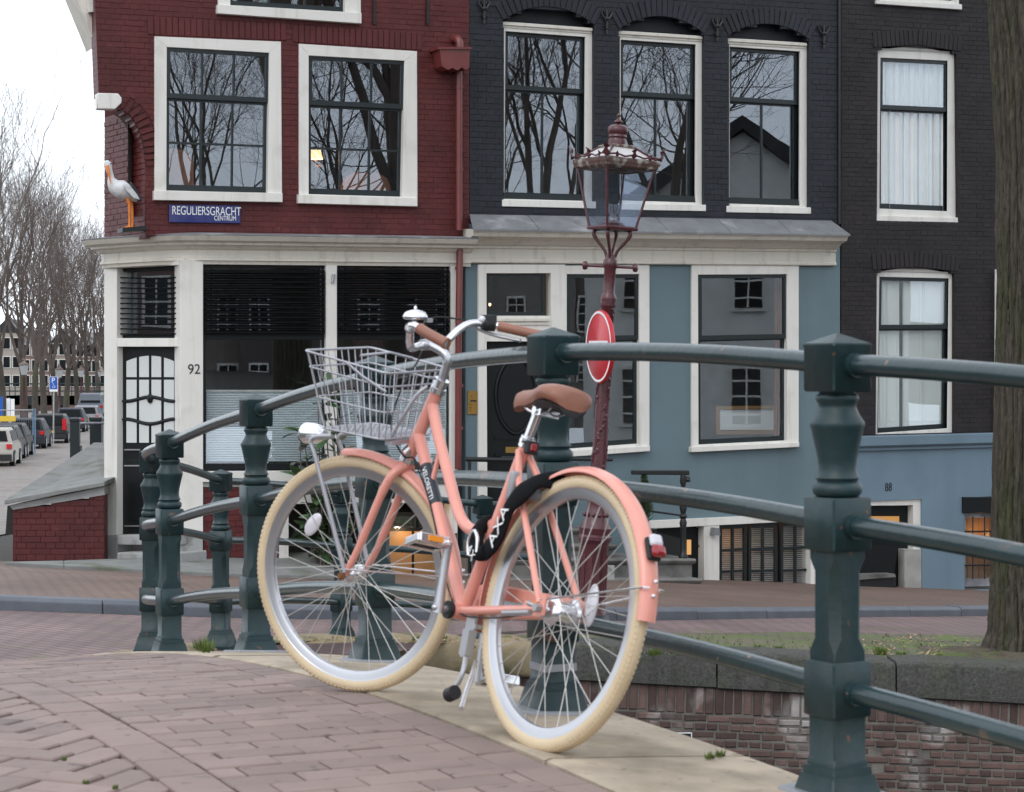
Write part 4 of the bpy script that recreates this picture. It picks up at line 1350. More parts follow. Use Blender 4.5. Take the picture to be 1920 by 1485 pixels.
# slab in front and the sloping hatch wall on the left
slab = thing('door_slab', 'long grey mossy stone slab at the foot of the red corner house', 'slab', FR.W(300, 1080, .8))
mb = MB()
sp = [(10, 1089), (120, 1094), (300, 1101), (480, 1104), (650, 1106)]
sb = [(24, 1063), (120, 1062), (300, 1062), (480, 1066), (650, 1068)]
fr_ = [FR.W(x, y, 1.0 - .25 * max(0, (200 - x) / 200)) for x, y in sp]; bk_ = [FR.W(x, y, -.3) for x, y in sb]
for v_ in fr_: v_.z = gz(v_.x, v_.y) + PAVE_UP + .04
for v_ in bk_: v_.z = fr_[2].z + .02
for i in range(4): mb.prism([fr_[i], fr_[i + 1], bk_[i + 1], bk_[i]], Z * -.35)
mb.build('stone_slab', G['slab'], slab, bevel=.012)
0 and print('FC off', (_fc0.W(201, 560) - FR.O).dot(FR.n), [px(v_) for v_ in fr_], [px(v_) for v_ in bk_])
hatch = thing('cellar_hatch', 'low red brick wall under a sloping grey stone slab beside the corner door', 'cellar hatch', FR.W(100, 1065, -.3))
FH = Front(FR.W(195, 1000, -.65), Vector((1, 0.05, 0)).normalized(), 0.0)
hb0, hb1 = FH.uv(100, 1085)[1], FH.uv(195, 926)[1]
hp0, hp1 = FH.uv(24, 955), FH.uv(196, 927)
def hedge(b):
    t = (b - hp0[1]) / (hp1[1] - hp0[1])
    return (hp0[0] + max(0, t) * (hp1[0] - hp0[0]), hp1[0])
brick_wall(hatch, FH, hedge, hb0, hb1, [], G['red'], name='wall', proud=(.005, .013))
mb = MB(); FH.pxprism(mb, [(18, 948), (196, 912), (196, 928), (24, 956)], .03, .5); mb.build('wall_cap', G['palestone'], hatch)
mb = MB()
tp = [FH.W(8, 938, .12), FH.W(196, 903, .12), FH.W(200, 903, .12) + Vector((.25, 4.2, .28)), FH.W(70, 900, .12) + Vector((-.2, 4.2, .28))]
mb.prism(tp, Z * -.05); mb.build('cover_slab', G['slab'], hatch, bevel=.008)
mb = MB(); FH.pxprism(mb, [(14, 948), (24, 948), (24, 1002), (10, 1002)], -.2, .3); mb.build('end_post', G['iron'], hatch)
# ================================================================== blue-black house
FD = Front(FR.W(880, 1060, 0.0), FAC_D, 0.013)
darkh = thing('canal_house', 'blue black painted brick house with arched windows and grey blue ground floor', 'house', Vector((2.0, 26.0, gz(2, 26))))
DW = [  # outer frame, glazed opening, springing quad and crown of the arch, sill
    dict(o=[(943, 41), (1110, 53), (1110, 389), (943, 385)], i=[(946, 59), (1096, 70), (1094, 377), (944, 373)], sp=[(943, 38), (1114, 48), (1114, 388), (943, 384)], ap=(1021, 13), sill=[(942, 374), (1118, 378), (1118, 391), (942, 387)]),
    dict(o=[(1160, 58), (1316, 68), (1316, 392), (1160, 385)], i=[(1162, 75), (1303, 84), (1302, 380), (1162, 376)], sp=[(1160, 53), (1320, 67), (1320, 392), (1160, 384)], ap=(1235, 31), sill=[(1159, 381), (1324, 384), (1324, 396), (1159, 393)]),
    dict(o=[(1365, 72), (1512, 81), (1511, 395), (1365, 390)], i=[(1366, 88), (1498, 97), (1497, 386), (1366, 382)], sp=[(1365, 66), (1517, 77), (1517, 396), (1365, 388)], ap=(1431, 45), sill=[(1363, 386), (1521, 389), (1521, 401), (1363, 398)]),
]
db0, db1 = FD.uv(1200, 425)[1], FD.uv(1200, -170)[1]
de = (FD.uv(880.5, 200)[0], FD.uv(1574, 200)[0])
holes = []
for d in DW:
    holes.append(arch_hole(pxpoly(FD, d['sp'], 0), FD.uv(*d['ap'])))
dwall = brick_wall(darkh, FD, lambda b: de, db0, db1, holes, G['dark'], vis=(db0, FD.uv(1200, -20)[1]), rh=.066, thick=.30, proud=(.0015, .007))
for d in DW:
    sp = pxpoly(FD, d['sp'], 0); ap = FD.uv(*d['ap'])
    w_ = (sp[1][0] - sp[0][0]) / 2; cx_ = (sp[1][0] + sp[0][0]) / 2; spv = (sp[0][1] + sp[1][1]) / 2
    rise = ap[1] - spv; R_ = (w_ * w_ + rise * rise) / (2 * rise); a_ = math.asin(w_ / R_)
    arc = [Vector((cx_ + R_ * math.sin(t), ap[1] - R_ + R_ * math.cos(t))) for t in np.linspace(-a_, a_, 13)]
    soldier(dwall, FD, arc, .21, G['dark'], off=.014)
    mb = MB(); FD.prism(mb, [sp[0] + Vector((-.02, -.10)), sp[1] + Vector((.02, -.10)), sp[1] + Vector((.02, rise + .1)), sp[0] + Vector((-.02, rise + .1))], -.14, .05)
    mb.build('arch_infill', G['dark'], darkh)
    w = window(FD, darkh, d['o'], d['i'], None, off=-.09, recess=.03, split=.345, up=(1, 1), low=(2, 1), bot=.085, stile=.045, reveal=.06)
    b = MB(); FD.pxprism(b, d['sill'], .02, .14); b.build('sill', G['white'], w, bevel=.006)
    o = d['o']
    b = MB()
    for k, (dy, oo) in enumerate(((0, -.03), (5, -.05), (9, -.07))):
        FD.pxprism(b, [(o[0][0] - 1 + k, o[0][1] + dy), (o[1][0] + 1 - k, o[1][1] + dy), (o[1][0] + 1 - k, o[1][1] + dy + 5), (o[0][0] - 1 + k, o[0][1] + dy + 5)], oo, .05)
    b.build('head_moulding', G['cream'], w)
    b = MB(); FD.pxprism(b, [(d['i'][3][0], d['i'][3][1] - 12), (d['i'][2][0], d['i'][2][1] - 12), (d['i'][2][0] + 2, d['i'][2][1] - 1), (d['i'][3][0] - 1, d['i'][3][1] - 1)], -.06, .05); b.build('bottom_rail', G['sash'], w)
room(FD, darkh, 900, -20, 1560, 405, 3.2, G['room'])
# wrought iron wall anchors
for x, y in ((908, 20), (1138, 39), (1345, 53), (1545, 67)):
    b = MB()
    c = FD.W(x, y, .03); s_ = FPX / (c.y)
    def q(dx, dy): return c + FD.u * (dx / s_) + Z * (-dy / s_)
    b.tube([q(0, -20), q(0, 24)], .014, 6)
    for sg in (-1, 1):
        b.tube([q(0, 4), q(sg * 6, -6), q(sg * 11, -14), q(sg * 9, -19), q(sg * 5, -18), q(sg * 4, -13)], .012, 6)
    b.ball(q(0, -4), .03, 8, 6); b.ball(q(0, 14), .022, 8, 6); b.tube([q(-6, 10), q(6, 10)], .012, 6)
    b.build('wall_anchor', G['iron'], darkh, smooth=50)
# lead apron and cornice over the ground floor
mb = MB()
A0, A1 = FD.uv(884, 433, .32)[0], FD.uv(1592, 440, .32)[0]
zA, zB = FD.uv(1200, 407, .0)[1], FD.uv(1200, 434, .34)[1]
n = 6
for k in range(n):
    a, b = A0 + (A1 - A0) * k / n + .004, A0 + (A1 - A0) * (k + 1) / n - .004
    m2 = MB()
    m2.prism([FD.P(a + .02 * (k == 0) * 5, zA, .0), FD.P(b - .06 * (k == n - 1), zA, .0), FD.P(b, zB, .36), FD.P(a, zB, .36)], Z * -.02)
    m2.build('lead_sheet', G['lead'], darkh)
prof = [(.0, 496), (.03, 496), (.05, 494), (.05, 490), (.03, 489), (.03, 470), (.05, 468), (.05, 464), (.09, 462), (.17, 452), (.22, 451), (.24, 448), (.29, 447), (.31, 441), (.34, 436), (.34, 434), (.0, 434)]
pz = [(o_, FD.uv(1200, y, o_)[1]) for o_, y in prof]
mb = MB(); mb.loft([[FD.P(a, h_, o_ + .012) for o_, h_ in pz] for a in (A0 + .02, A1 - .02)]); mb.build('cornice', G['cream'], darkh)
# ground floor wall with openings
gb0, gb1 = FD.uv(1200, 1250)[1], FD.uv(1200, 424)[1] - .002
ge = (FD.uv(873, 800)[0], FD.uv(1575, 800)[0])
doorq = [(905, 498), (1060, 498), (1060, 1300), (905, 1300)]
W4o, W4i = [(1050, 498), (1218, 497), (1218, 845), (1050, 857)], [(1063, 514), (1199, 514), (1199, 832), (1063, 842)]
W5o, W5i = [(1297, 495), (1498, 495), (1498, 838), (1297, 847)], [(1309, 515), (1476, 514), (1476, 826), (1310, 834)]
baseq = [(1200, 984), (1522, 968), (1522, 1125), (1200, 1130)]
def rows_wall(parent, F, a_, b0, b1, holes, m, off, thick, name, step=.04):
    wall = MB(); n = int((b1 - b0) / step)
    for k in range(n):
        lo, hi = b0 + (b1 - b0) * k / n, b0 + (b1 - b0) * (k + 1) / n
        iv = [a_]
        for h in holes:
            g = h((lo + hi) / 2)
            if not g: continue
            nv = []
            for x0, x1 in iv:
                if g[1] <= x0 or g[0] >= x1: nv.append((x0, x1)); continue
                if g[0] > x0: nv.append((x0, g[0]))
                if g[1] < x1: nv.append((g[1], x1))
            iv = nv
        for x0, x1 in iv:
            if x1 - x0 > .003: F.prism(wall, [(x0, lo), (x1, lo), (x1, hi), (x0, hi)], off, thick)
    o = wall.build(name, m, parent)
    bm = bmesh.new(); bm.from_mesh(o.data)
    bmesh.ops.remove_doubles(bm, verts=bm.verts, dist=.0004)
    dup = {}
    for f in bm.faces: dup.setdefault(tuple(sorted(v.index for v in f.verts)), []).append(f)
    bmesh.ops.delete(bm, geom=[f for fs in dup.values() if len(fs) > 1 for f in fs], context='FACES')
    bm.to_mesh(o.data); bm.free()
    return o
gwall = rows_wall(darkh, FD, ge, gb0, gb1, [holeq(FD, shrink(doorq, 5)), holeq(FD, shrink(W4o, 5)), holeq(FD, shrink(W5o, 5)), holeq(FD, shrink(baseq, 4))], G['blue'], 0, .25, 'ground_floor_wall')
window(FD, darkh, W4o, W4i, [(1048, 846), (1219, 836), (1219, 846), (1048, 858)], split=.385, bot=.06, stile=.05)
window(FD, darkh, W5o, W5i, [(1297, 838), (1499, 829), (1499, 838), (1297, 848)], split=.385, bot=.06, stile=.05)
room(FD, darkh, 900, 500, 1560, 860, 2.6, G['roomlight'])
# things standing behind the ground floor panes
nb_ = thing('notice_board', 'white board in an orange wooden frame behind the right ground floor window', 'board', FD.W(1400, 808, -.5))
b = MB(); FD.rect(b, 1350, 768, 1452, 806, -.46, .02); b.build('board', G['print'], nb_)
b = MB(); frame_ring(FD, b, [(1343, 762), (1462, 760), (1462, 813), (1343, 815)], [(1350, 768), (1452, 767), (1452, 806), (1350, 808)], -.44, .03); b.build('frame', G['woodlit'], nb_)
cu_ = thing('window_curtain', 'narrow reddish curtain hanging at the right edge of the ground floor window', 'curtain', FD.W(1460, 820, -.3))
b = MB()
vs_, fs = [], []
for k in range(9):
    x = 1452 + k * 2.2
    for y in (520, 822): vs_.append(FD.W(x, y, -.22 - .025 * (k % 2)))
for k in range(8): fs.append((2 * k, 2 * k + 2, 2 * k + 3, 2 * k + 1))
b.add(vs_, fs); b.build('cloth', G['peach'], cu_)
# door case
mb = MB()
frame_ring(FD, mb, [(897, 496), (1060, 496), (1060, 1230), (897, 1230)], [(912, 512), (1033, 512), (1033, 1230), (915, 1230)], .04, .2)
FD.rect(mb, 912, 592, 1034, 640, .038, .18)
dc = mb.build('door_case', G['white'], darkh, bevel=.004)
b = MB(); FD.rect(b, 908, 597, 1030, 602, .07, .05); FD.rect(b, 908, 606, 1030, 609, .055, .05); b.build('door_head_moulding', G['cream'], dc)
b = MB(); frame_ring(FD, b, [(912, 513), (1024, 513), (1024, 593), (912, 593)], [(917, 518), (1018, 518), (1018, 585), (917, 585)], -.02, .05); fl2 = b.build('fanlight_frame', G['sash'], dc)
b = MB(); FD.rect(b, 917, 518, 1018, 585, -.05, .006); b.build('pane', G['glass'], dc)
b = MB(); FD.rect(b, 915, 636, 1034, 1120, -.06, .05); d2 = b.build('door', G['black'], darkh)
oval = [(967 + 38 * math.copysign(abs(math.cos(t)) ** 1.2, math.cos(t)), 742 + 72 * math.sin(t)) for t in np.linspace(0, 2 * math.pi, 40)[:-1]]
b = MB(); b.tube([FD.W(x, y, -.055) for x, y in oval], .018, 8, closed=True); b.build('oval_moulding', G['black'], d2, smooth=60)
b = MB(); FD.pxprism(b, [(967 + (x - 967) * .88, 742 + (y - 742) * .92) for x, y in oval], -.045, .02); b.build('oval_panel', G['black'], d2)
b = MB(); FD.rect(b, 928, 818, 1026, 824, -.045, .02); FD.rect(b, 928, 850, 1026, 855, -.045, .02); b.build('door_rail', G['black'], d2)
b = MB(); FD.rect(b, 948, 838, 985, 849, -.05, .012); b.build('letter_slot', G['brass'], d2)
fb = FD.W(918, 571, -.25)
hl = thing('hall_lamp', 'tiny warm bulb glowing behind the fanlight of the black door', 'lamp', fb - Z * .05)
MB().ball(fb, .016, 10, 8).build('bulb', bulb, hl); b = MB(); b.tube([fb, fb + Z * .25], .006, 6); b.build('cord', G['iron'], hl)
glow('lamp_light', hl, fb - FD.n * .1, 2, (1, .65, .3), .02)
# brass bell plate
ip = thing('bell_plate', 'brass intercom plate with bell buttons beside the black front door', 'bell plate', FD.W(887, 778))
b = MB(); FD.rect(b, 877, 733, 897, 777, .015, .012); b.build('plate', G['brass'], ip, bevel=.003)
b = MB(); FD.rect(b, 882, 750, 893, 753, .017, .004); b.build('letter_slit', G['blackprint'], ip)
for x, y in ((885, 743), (882, 758), (882, 763), (882, 768)):
    b = MB(); b.ball(FD.W(x, y, .018), .010, 8, 6); b.build('button', G['brass'], ip)
# basement: white frame, barred casements with blinds, door
mb = MB()
FD.pxprism(mb, [(1188, 978), (1522, 962), (1522, 976), (1188, 993)], .06, .2)
mb.build('basement_lintel', G['white'], darkh, bevel=.004)
mb = MB(); FD.rect(mb, 1320, 984, 1349, 1140, .05, .2); mb.build('basement_post', G['white'], darkh, bevel=.004)
mb = MB(); FD.rect(mb, 1520, 970, 1530, 1130, .05, .2); mb.build('basement_post', G['white'], darkh, bevel=.004)
slatm = mat('pale_interior_slat', (.62, .60, .55), .6, var=.1)
for xa, xb, ya in ((1349, 1400, 985), (1404, 1458, 982), (1464, 1520, 979)):
    q = pxpoly(FD, [(xa, ya), (xb, ya - 3), (xb, 1118), (xa, 1120)], -.04)
    w = sash(FD, darkh, q, -.04, 2, 3, stile=.035, top=.05, bot=.05, munt=.03, name='basement_window')
    n = 34
    for k in range(n):
        y = ya + 8 + (1112 - ya - 8) * k / n
        b = MB(); b.prism([FD.W(xa + 4, y, -.13), FD.W(xb - 4, y - .15, -.13), FD.W(xb - 4, y + 1.4, -.10), FD.W(xa + 4, y + 1.6, -.10)], Z * -.003)
        b.build('slat', slatm, w)
mb = MB()
p = [FD.uv(1200, 975), FD.uv(1525, 968), FD.uv(1525, 1200), FD.uv(1200, 1200)]
f = [FD.P(q_[0], q_[1], -.2) for q_ in p]; g = [v - FD.n * 1.6 for v in f]
mb.add(f + g, [(0, 1, 5, 4), (1, 2, 6, 5), (2, 3, 7, 6), (3, 0, 4, 7), (4, 5, 6, 7)])
mb.build('basement_room', G['room'], darkh)
bl_ = FD.W(1372, 962, -.45)
b = MB(); FD.rect(b, 1335, 985, 1412, 1095, -.75, .02); b.build('basement_panel', G['woodlit'], darkh)
basl = thing('basement_lamp', 'warm pendant lamp glowing behind the basement blinds', 'lamp', bl_)
MB().ball(bl_, .05, 12, 8).build('bulb', bulb, basl); b = MB(); b.tube([bl_, bl_ + Z * .3], .008, 6); b.build('cord', G['iron'], basl)
glow('lamp_light', basl, bl_ - Z * .12, 2.2, (1, .45, .12), .05)
b = MB(); FD.rect(b, 1205, 990, 1320, 1200, -.10, .04); bd = b.build('basement_door', G['black'], darkh)
b = MB(); FD.rect(b, 1288, 1012, 1296, 1040, -.095, .006); b.build('pane', mat('lit_slit_window', (.5, .3, .15), .4, var=.1, emit=(1, .5, .15), estr=.5), bd)
b = MB(); b.ball(FD.W(1312, 1024, -.08), .022, 10, 8); b.build('knob', G['brass'], bd)
b = MB(); FD.pxprism(b, [(1340, 990), (1349, 990), (1351, 1004), (1338, 1004)], .16, .10); b.build('wall_lantern', G['lead'], darkh)
# stoop: stone stair with landing, iron railing
st = thing('stoop', 'worn grey stone stoop with rounded treads in front of the black door', 'steps', FD.W(1230, 1118, 1.0))
def tread(x0, x1, y0, y1, off, depth, nose=.03, xskew=0):
    b = MB()
    h = [(0, y0), (nose, y0), (nose + .02, y0 + 4), (nose, y0 + 9), (.0, y0 + 12), (.0, y1)]
    a0, a1 = FD.uv(x0, (y0 + y1) / 2, off)[0], FD.uv(x1, (y0 + y1) / 2, off)[0]
    r0 = [FD.P(a0, FD.uv(x0, y, off)[1], off + o_) for o_, y in h] + [FD.P(a0, FD.uv(x0, y1, off)[1], off - depth), FD.P(a0, FD.uv(x0, y0, off)[1], off - depth)]
    r1 = [FD.P(a1 + (.03 if 0 < k < 4 else 0), FD.uv(x1, y, off)[1], off + o_) for k, (o_, y) in enumerate(h)] + [FD.P(a1, FD.uv(x1, y1, off)[1], off - depth), FD.P(a1, FD.uv(x1, y0, off)[1], off - depth)]
    b.loft([r0, r1]); b.build('stone_step', G['stone'], st, bevel=.008)
tread(905, 1310, 1084, 1128, 1.15, 1.1)
tread(905, 1298, 1047, 1086, .85, .85)
tread(905, 1150, 1020, 1050, .60, .60)
tread(905, 1100, 990, 1022, .40, .40)
b = MB(); FD.pxprism(b, [(1131, 1060), (1152, 1060), (1152, 1112), (1131, 1112)], 1.19, .02); b.build('pale_patch', G['palestone'], st)
b = MB(); FD.pxprism(b, [(1205, 990), (1284, 1012), (1284, 1052), (1205, 1052)], .3, .03); b.build('iron_screen', G['iron'], st)
sr = thing('stoop_railing', 'black cast iron handrail with turned baluster on the stone stoop', 'railing', FD.W(1280, 1046, .8))
b = MB(); FD.pxprism(b, [(1186, 882), (1293, 882), (1294, 891), (1186, 890)], .80, .05); b.build('handrail', G['iron'], sr, bevel=.01)
bp_ = FD.W(1281, 1046, .80)
hh = (1046 - 890) * bp_.y / FPX
b = MB(); b.lathe([(.055, 0), (.055, .03), (.04, .05), (.032, .10), (.032, hh * .35), (.045, hh * .42), (.030, hh * .47), (.050, hh * .50), (.028, hh * .53), (.045, hh * .60), (.026, hh * .68), (.024, hh * .86), (.040, hh * .92), (.03, hh)], bp_, seg=12); b.build('baluster', G['iron'], sr, smooth=45)
b = MB(); b.tube([FD.W(1282, 967, .8), FD.W(1196, 955, .35)], .012, 8); b.build('side_bar', G['iron'], sr)
b = MB(); b.tube([FD.W(1290, 895, .8), FD.W(1290, 902, .82)], .03, 10); b.build('scroll', G['iron'], sr)
b = MB()
b.tube([FD.W(874, 861, .5), FD.W(990, 863, .5)], .028, 8); b.tube([FD.W(940, 858, .25), FD.W(1148, 862, .25)], .020, 8)
b.build('upper_rail', G['iron'], sr)
b = MB(); b.tube([FD.W(880, 862, .5), FD.W(880, 1120, .5)], .02, 8); b.tube([FD.W(985, 862, .5), FD.W(985, 1120, .5)], .02, 8); b.build('upright', G['iron'], sr)
# flanks and roof
mb = MB()
zt2 = FD.W(1200, -170).z
vwall(mb, FD.W(1574, 600, -.05), Vector((.12, 1, 0)).normalized(), 8, -.2, zt2, Vector((-1, 0, 0)), .2)
mb.build('side_wall', G['dark'], darkh)
mb = MB(); r0, r1 = FD.W(881, -170, 0), FD.W(1574, -170, 0); mb.prism([r0, r1, r1 + Vector((.9, 8, 0)), r0 + Vector((.9, 8, 0))], Z * .2); mb.build('roof', G['lead'], darkh)

# ================================================================== brown-black house on the right
FT = Front(FD.W(1577, 1060, -.02), FAC_D, 0.010)
third = thing('narrow_house', 'brown black brick house with pale blue base at the right edge', 'house', Vector((5.2, 27.2, gz(5.2, 27))))
T1o, T1i = [(1645, 90), (1794, 97), (1797, 418), (1643, 414)], [(1651, 108), (1777, 114), (1776, 396), (1649, 391)]
T2o, T2i = [(1643, 507), (1790, 510), (1790, 813), (1641, 818)], [(1649, 519), (1779, 522), (1776, 803), (1645, 812)]
T0o, T0i = [(1645, -170), (1803, -168), (1803, 16), (1645, 4)], [(1655, -150), (1790, -150), (1790, 2), (1655, -8)]
te = (FT.uv(1577, 300)[0], FT.uv(1990, 300)[0])
tb0, tb1 = FT.uv(1700, 822)[1], FT.uv(1700, -170)[1]
apx = lambda q, k: FT.uv((q[0][0] + q[1][0]) / 2, (q[0][1] + q[1][1]) / 2 - k)
tw = brick_wall(third, FT, lambda b: te, tb0, tb1, [arch_hole(pxpoly(FT, shrink(T1o, 1), 0), apx(T1o, 9)), arch_hole(pxpoly(FT, shrink(T2o, 1), 0), apx(T2o, 8)), holeq(FT, shrink(T0o, 5))], G['brown'], rh=.060, thick=.28, vis=(tb0, FT.uv(1700, -15)[1]), proud=(.0015, .006))
for q, k in ((T1o, 9), (T2o, 8)):
    a, b, c = FT.uv(*q[0]), apx(q, k), FT.uv(*q[1])
    soldier(tw, FT, [a + Vector((-.06, 0)), b, c + Vector((.06, 0))], .20, G['brown'], off=.012)
tw1 = window(FT, third, T1o, T1i, [(1642, 404), (1798, 408), (1798, 421), (1642, 418)], off=-.05, recess=.025, split=.34, stile=.035, reveal=.06)
tw2 = window(FT, third, T2o, T2i, None, off=-.05, recess=.025, split=.335, low=(1, 1), stile=.035, bot=.06, reveal=.06)
window(FT, third, T0o, T0i, [(1644, 0), (1804, 8), (1804, 18), (1644, 7)], off=.0, recess=.025)
for q, w_ in ((T1o, tw1), (T2o, tw2)):
    b = MB(); FT.prism(b, [FT.uv(*q[0]) + Vector((0, -.02)), FT.uv(*q[1]) + Vector((0, -.02)), apx(q, 9)], -.05, .06); b.build('arch_board', G['white'], w_)
room(FT, third, 1600, 60, 1980, 430, 2.5, G['roomlight'])
room(FT, third, 1600, 480, 1980, 830, 2.5, G['roomlight'])
# net curtain
vs_, fs = [], []
n = 60
for k in range(n + 1):
    x = 1650 + (1772 - 1650) * k / n
    o_ = -.15 + .022 * math.sin(k * .9) + .012 * math.sin(k * 2.3)
    for y in (112, 398): vs_.append(FT.W(x, y, o_))
for k in range(n): fs.append((2 * k, 2 * k + 2, 2 * k + 3, 2 * k + 1))
nc = thing('net_curtain', 'white net curtain in the upper window of the brown black house', 'curtain', FT.W(1710, 400, -.15))
cl_ = MB().add(vs_, fs).build('cloth', G['curtain'], nc, smooth=80)
b = MB(); b.tube([FT.W(1648, 111, -.15), FT.W(1774, 115, -.15)], .01, 8); b.build('curtain_rod', G['steel'], nc)
# folding inner shutters
for x0, x1 in ((1646, 1661), (1662, 1686), (1694, 1730), (1731, 1768)):
    b = MB(); FT.rect(b, x0, 522, x1, 802, -.16, .025); o = b.build('inner_shutter', G['shutter'], tw2)
    b = MB()
    for y0, y1 in ((530, 620), (632, 790)): frame_ring(FT, b, [(x0 + 3, y0), (x1 - 3, y0), (x1 - 3, y1), (x0 + 3, y1)], [(x0 + 5, y0 + 3), (x1 - 5, y0 + 3), (x1 - 5, y1 - 3), (x0 + 5, y1 - 3)], -.152, .012)
    b.build('shutter_moulding', G['shutter'], tw2)
b = MB(); FT.rect(b, 1686, 522, 1694, 802, -.19, .02); b.build('shutter_gap_shade', G['black'], tw2)  # black strip stands in for the shade between the shutter leaves
# pale blue base
pb0, pb1 = FT.uv(1700, 1250)[1], FT.uv(1700, 842)[1]
d88 = [(1596, 936), (1726, 936), (1726, 1300), (1596, 1300)]
w88 = [(1806, 930), (1900, 926), (1900, 1104), (1806, 1106)]
rows_wall(third, FT, te, pb0, pb1, [holeq(FT, d88), holeq(FT, w88)], G['paleblue'], .03, .25, 'base_wall')
b = MB(); pr = [(.0, 844), (.05, 843), (.05, 838), (.07, 837), (.10, 834), (.10, 817), (.06, 815), (0, 815)]
pzz = [(o_, FT.uv(1700, y, o_)[1]) for o_, y in pr]
b.loft([[FT.P(a, h_, o_ + .02) for o_, h_ in pzz] for a in te]); b.build('base_moulding', G['paleblue'], third, bevel=.004)
text_obj('house_number', '88', G['blackprint'], third, FT.W(1666, 914, .034), FT.u, Z, .150, .0015, 'CENTER', .72)
b = MB(); frame_ring(FT, b, d88, [(1600, 948), (1712, 947), (1712, 1300), (1600, 1300)], .0, .18); dcase = b.build('door_case', G['white'], third, bevel=.004)
b = MB(); FT.rect(b, 1696, 1030, 1728, 1112, .035, .15); b.build('door_plinth', G['conc'], third, bevel=.006)
b = MB(); FT.rect(b, 1600, 948, 1712, 1250, -.12, .04); d3 = b.build('door', G['black'], third)
b = MB(); FT.rect(b, 1616, 968, 1686, 1004, -.112, .008); b.build('pane', mat('lit_door_pane', (.3, .15, .05), .3, var=.2, emit=(1, .48, .12), estr=.35), d3)
b = MB()
for k in range(5):
    c = FT.W(1624 + k * 14, 986, -.095); r_ = .055
    b.tube([c + FT.u * (r_ * (1 - t * .7) * math.cos(t * 7)) + Z * (r_ * (1 - t * .7) * math.sin(t * 7)) for t in np.linspace(0, 1, 14)], .008, 6)
b.build('door_grille', G['iron'], d3)
bn = thing('fold_up_bench', 'black folding bench plank leaning in the basement doorway beside the plinth', 'bench', FT.W(1650, 1108, .1))
b = MB(); FT.pxprism(b, [(1598, 1020), (1684, 1025), (1676, 1078), (1598, 1082)], .02, .03); b.build('backrest', G['black'], bn)
b = MB(); FT.pxprism(b, [(1598, 1078), (1678, 1076), (1680, 1082), (1598, 1088)], .22, .24); b.build('seat', G['stone'], bn)
b = MB(); FT.pxprism(b, [(1600, 1086), (1680, 1082), (1680, 1108), (1600, 1112)], .18, .03); b.build('front_panel', G['iron'], bn)
# roller shutter window at the edge
b = MB(); FT.rect(b, 1806, 932, 1902, 962, .06, .12); b.build('shutter_box', G['black'], third, bevel=.006)
b = MB(); frame_ring(FT, b, [(1806, 962), (1902, 960), (1902, 1098), (1806, 1100)], [(1811, 970), (1896, 968), (1896, 1084), (1811, 1086)], -.03, .08); w3 = b.build('window', G['lead'], third)
b = MB(); FT.rect(b, 1811, 970, 1896, 1085, -.06, .006); b.build('pane', G['glass'], w3)
b = MB(); FT.rect(b, 1811, 970, 1896, 1085, -.5, .02); b.build('lit_back', G['woodlit'], w3)
glow('room_light', third, FT.W(1850, 1000, -.3), 2.2, (1, .5, .16), .05)
b = MB()
for x in (1824, 1846, 1868, 1890): b.tube([FT.W(x, 968, .0), FT.W(x, 1086, .0)], .008, 6)
for y in (997, 1060): b.tube([FT.W(1803, y, .0), FT.W(1900, y - 1, .0)], .012, 6)
for cx_, cy_ in ((1846, 1016), (1868, 1070)):
    c = FT.W(cx_, cy_, .0); b.tube([c + FT.u * (.07 * math.cos(t)) + Z * (.07 * math.sin(t)) for t in np.linspace(0, 2 * math.pi, 17)[:-1]], .008, 6, closed=True)
b.build('window_grille', G['iron'], third)
b = MB(); b.tube([FT.W(1869, 505, .06), FT.W(1868, 818, .06)], .028, 10); b.build('white_pipe', G['white'], third, smooth=60)
mb = MB(); r0, r1 = FT.W(1577, -170, 0), FT.W(1990, -170, 0); mb.prism([r0, r1, r1 + Vector((.9, 8, 0)), r0 + Vector((.9, 8, 0))], Z * .2); mb.build('roof', G['lead'], third)
mb = MB(); vwall(mb, FT.W(1990, 600, -.02), Vector((.12, 1, 0)).normalized(), 8, -.4, zt2, Vector((-1, 0, 0)), .2); mb.build('side_wall', G['brown'], third)
b = MB(); b.tube([FD.W(1574, -20, .02), FD.W(1574, 420, .02)], .02, 8); b.build('cable_duct', G['iron'], darkh)
# ------------------------------------------------------------------ the bicycle
BC = Vector((0.1258, 5.3206, CZ - 0.5964))              # rear axle
_yaw, _lean = 0.5572, 0.2153                            # heading and lean towards the railing
BH = Vector((-math.sin(_yaw), math.cos(_yaw), 0))
_rt = Vector((math.cos(_yaw), math.sin(_yaw), 0))
BU = Z * math.cos(_lean) + _rt * math.sin(_lean)
BN = _rt * math.cos(_lean) - Z * math.sin(_lean)
def B(a, b, c): return BC + BH * a + BN * b + BU * c    # a forward, b right, c up, from the rear axle
_k = (BU * .901 - BH * .433).normalized()
_P0 = B(.836, 0, .551)
_R = Matrix.Rotation(math.radians(31), 3, _k)           # handlebar and front wheel turned left
SH, SN, SU = _R @ BH, _R @ BN, _R @ BU
def S(a, b, c): return _P0 + SH * (a - .836) + SN * b + SU * (c - .551)

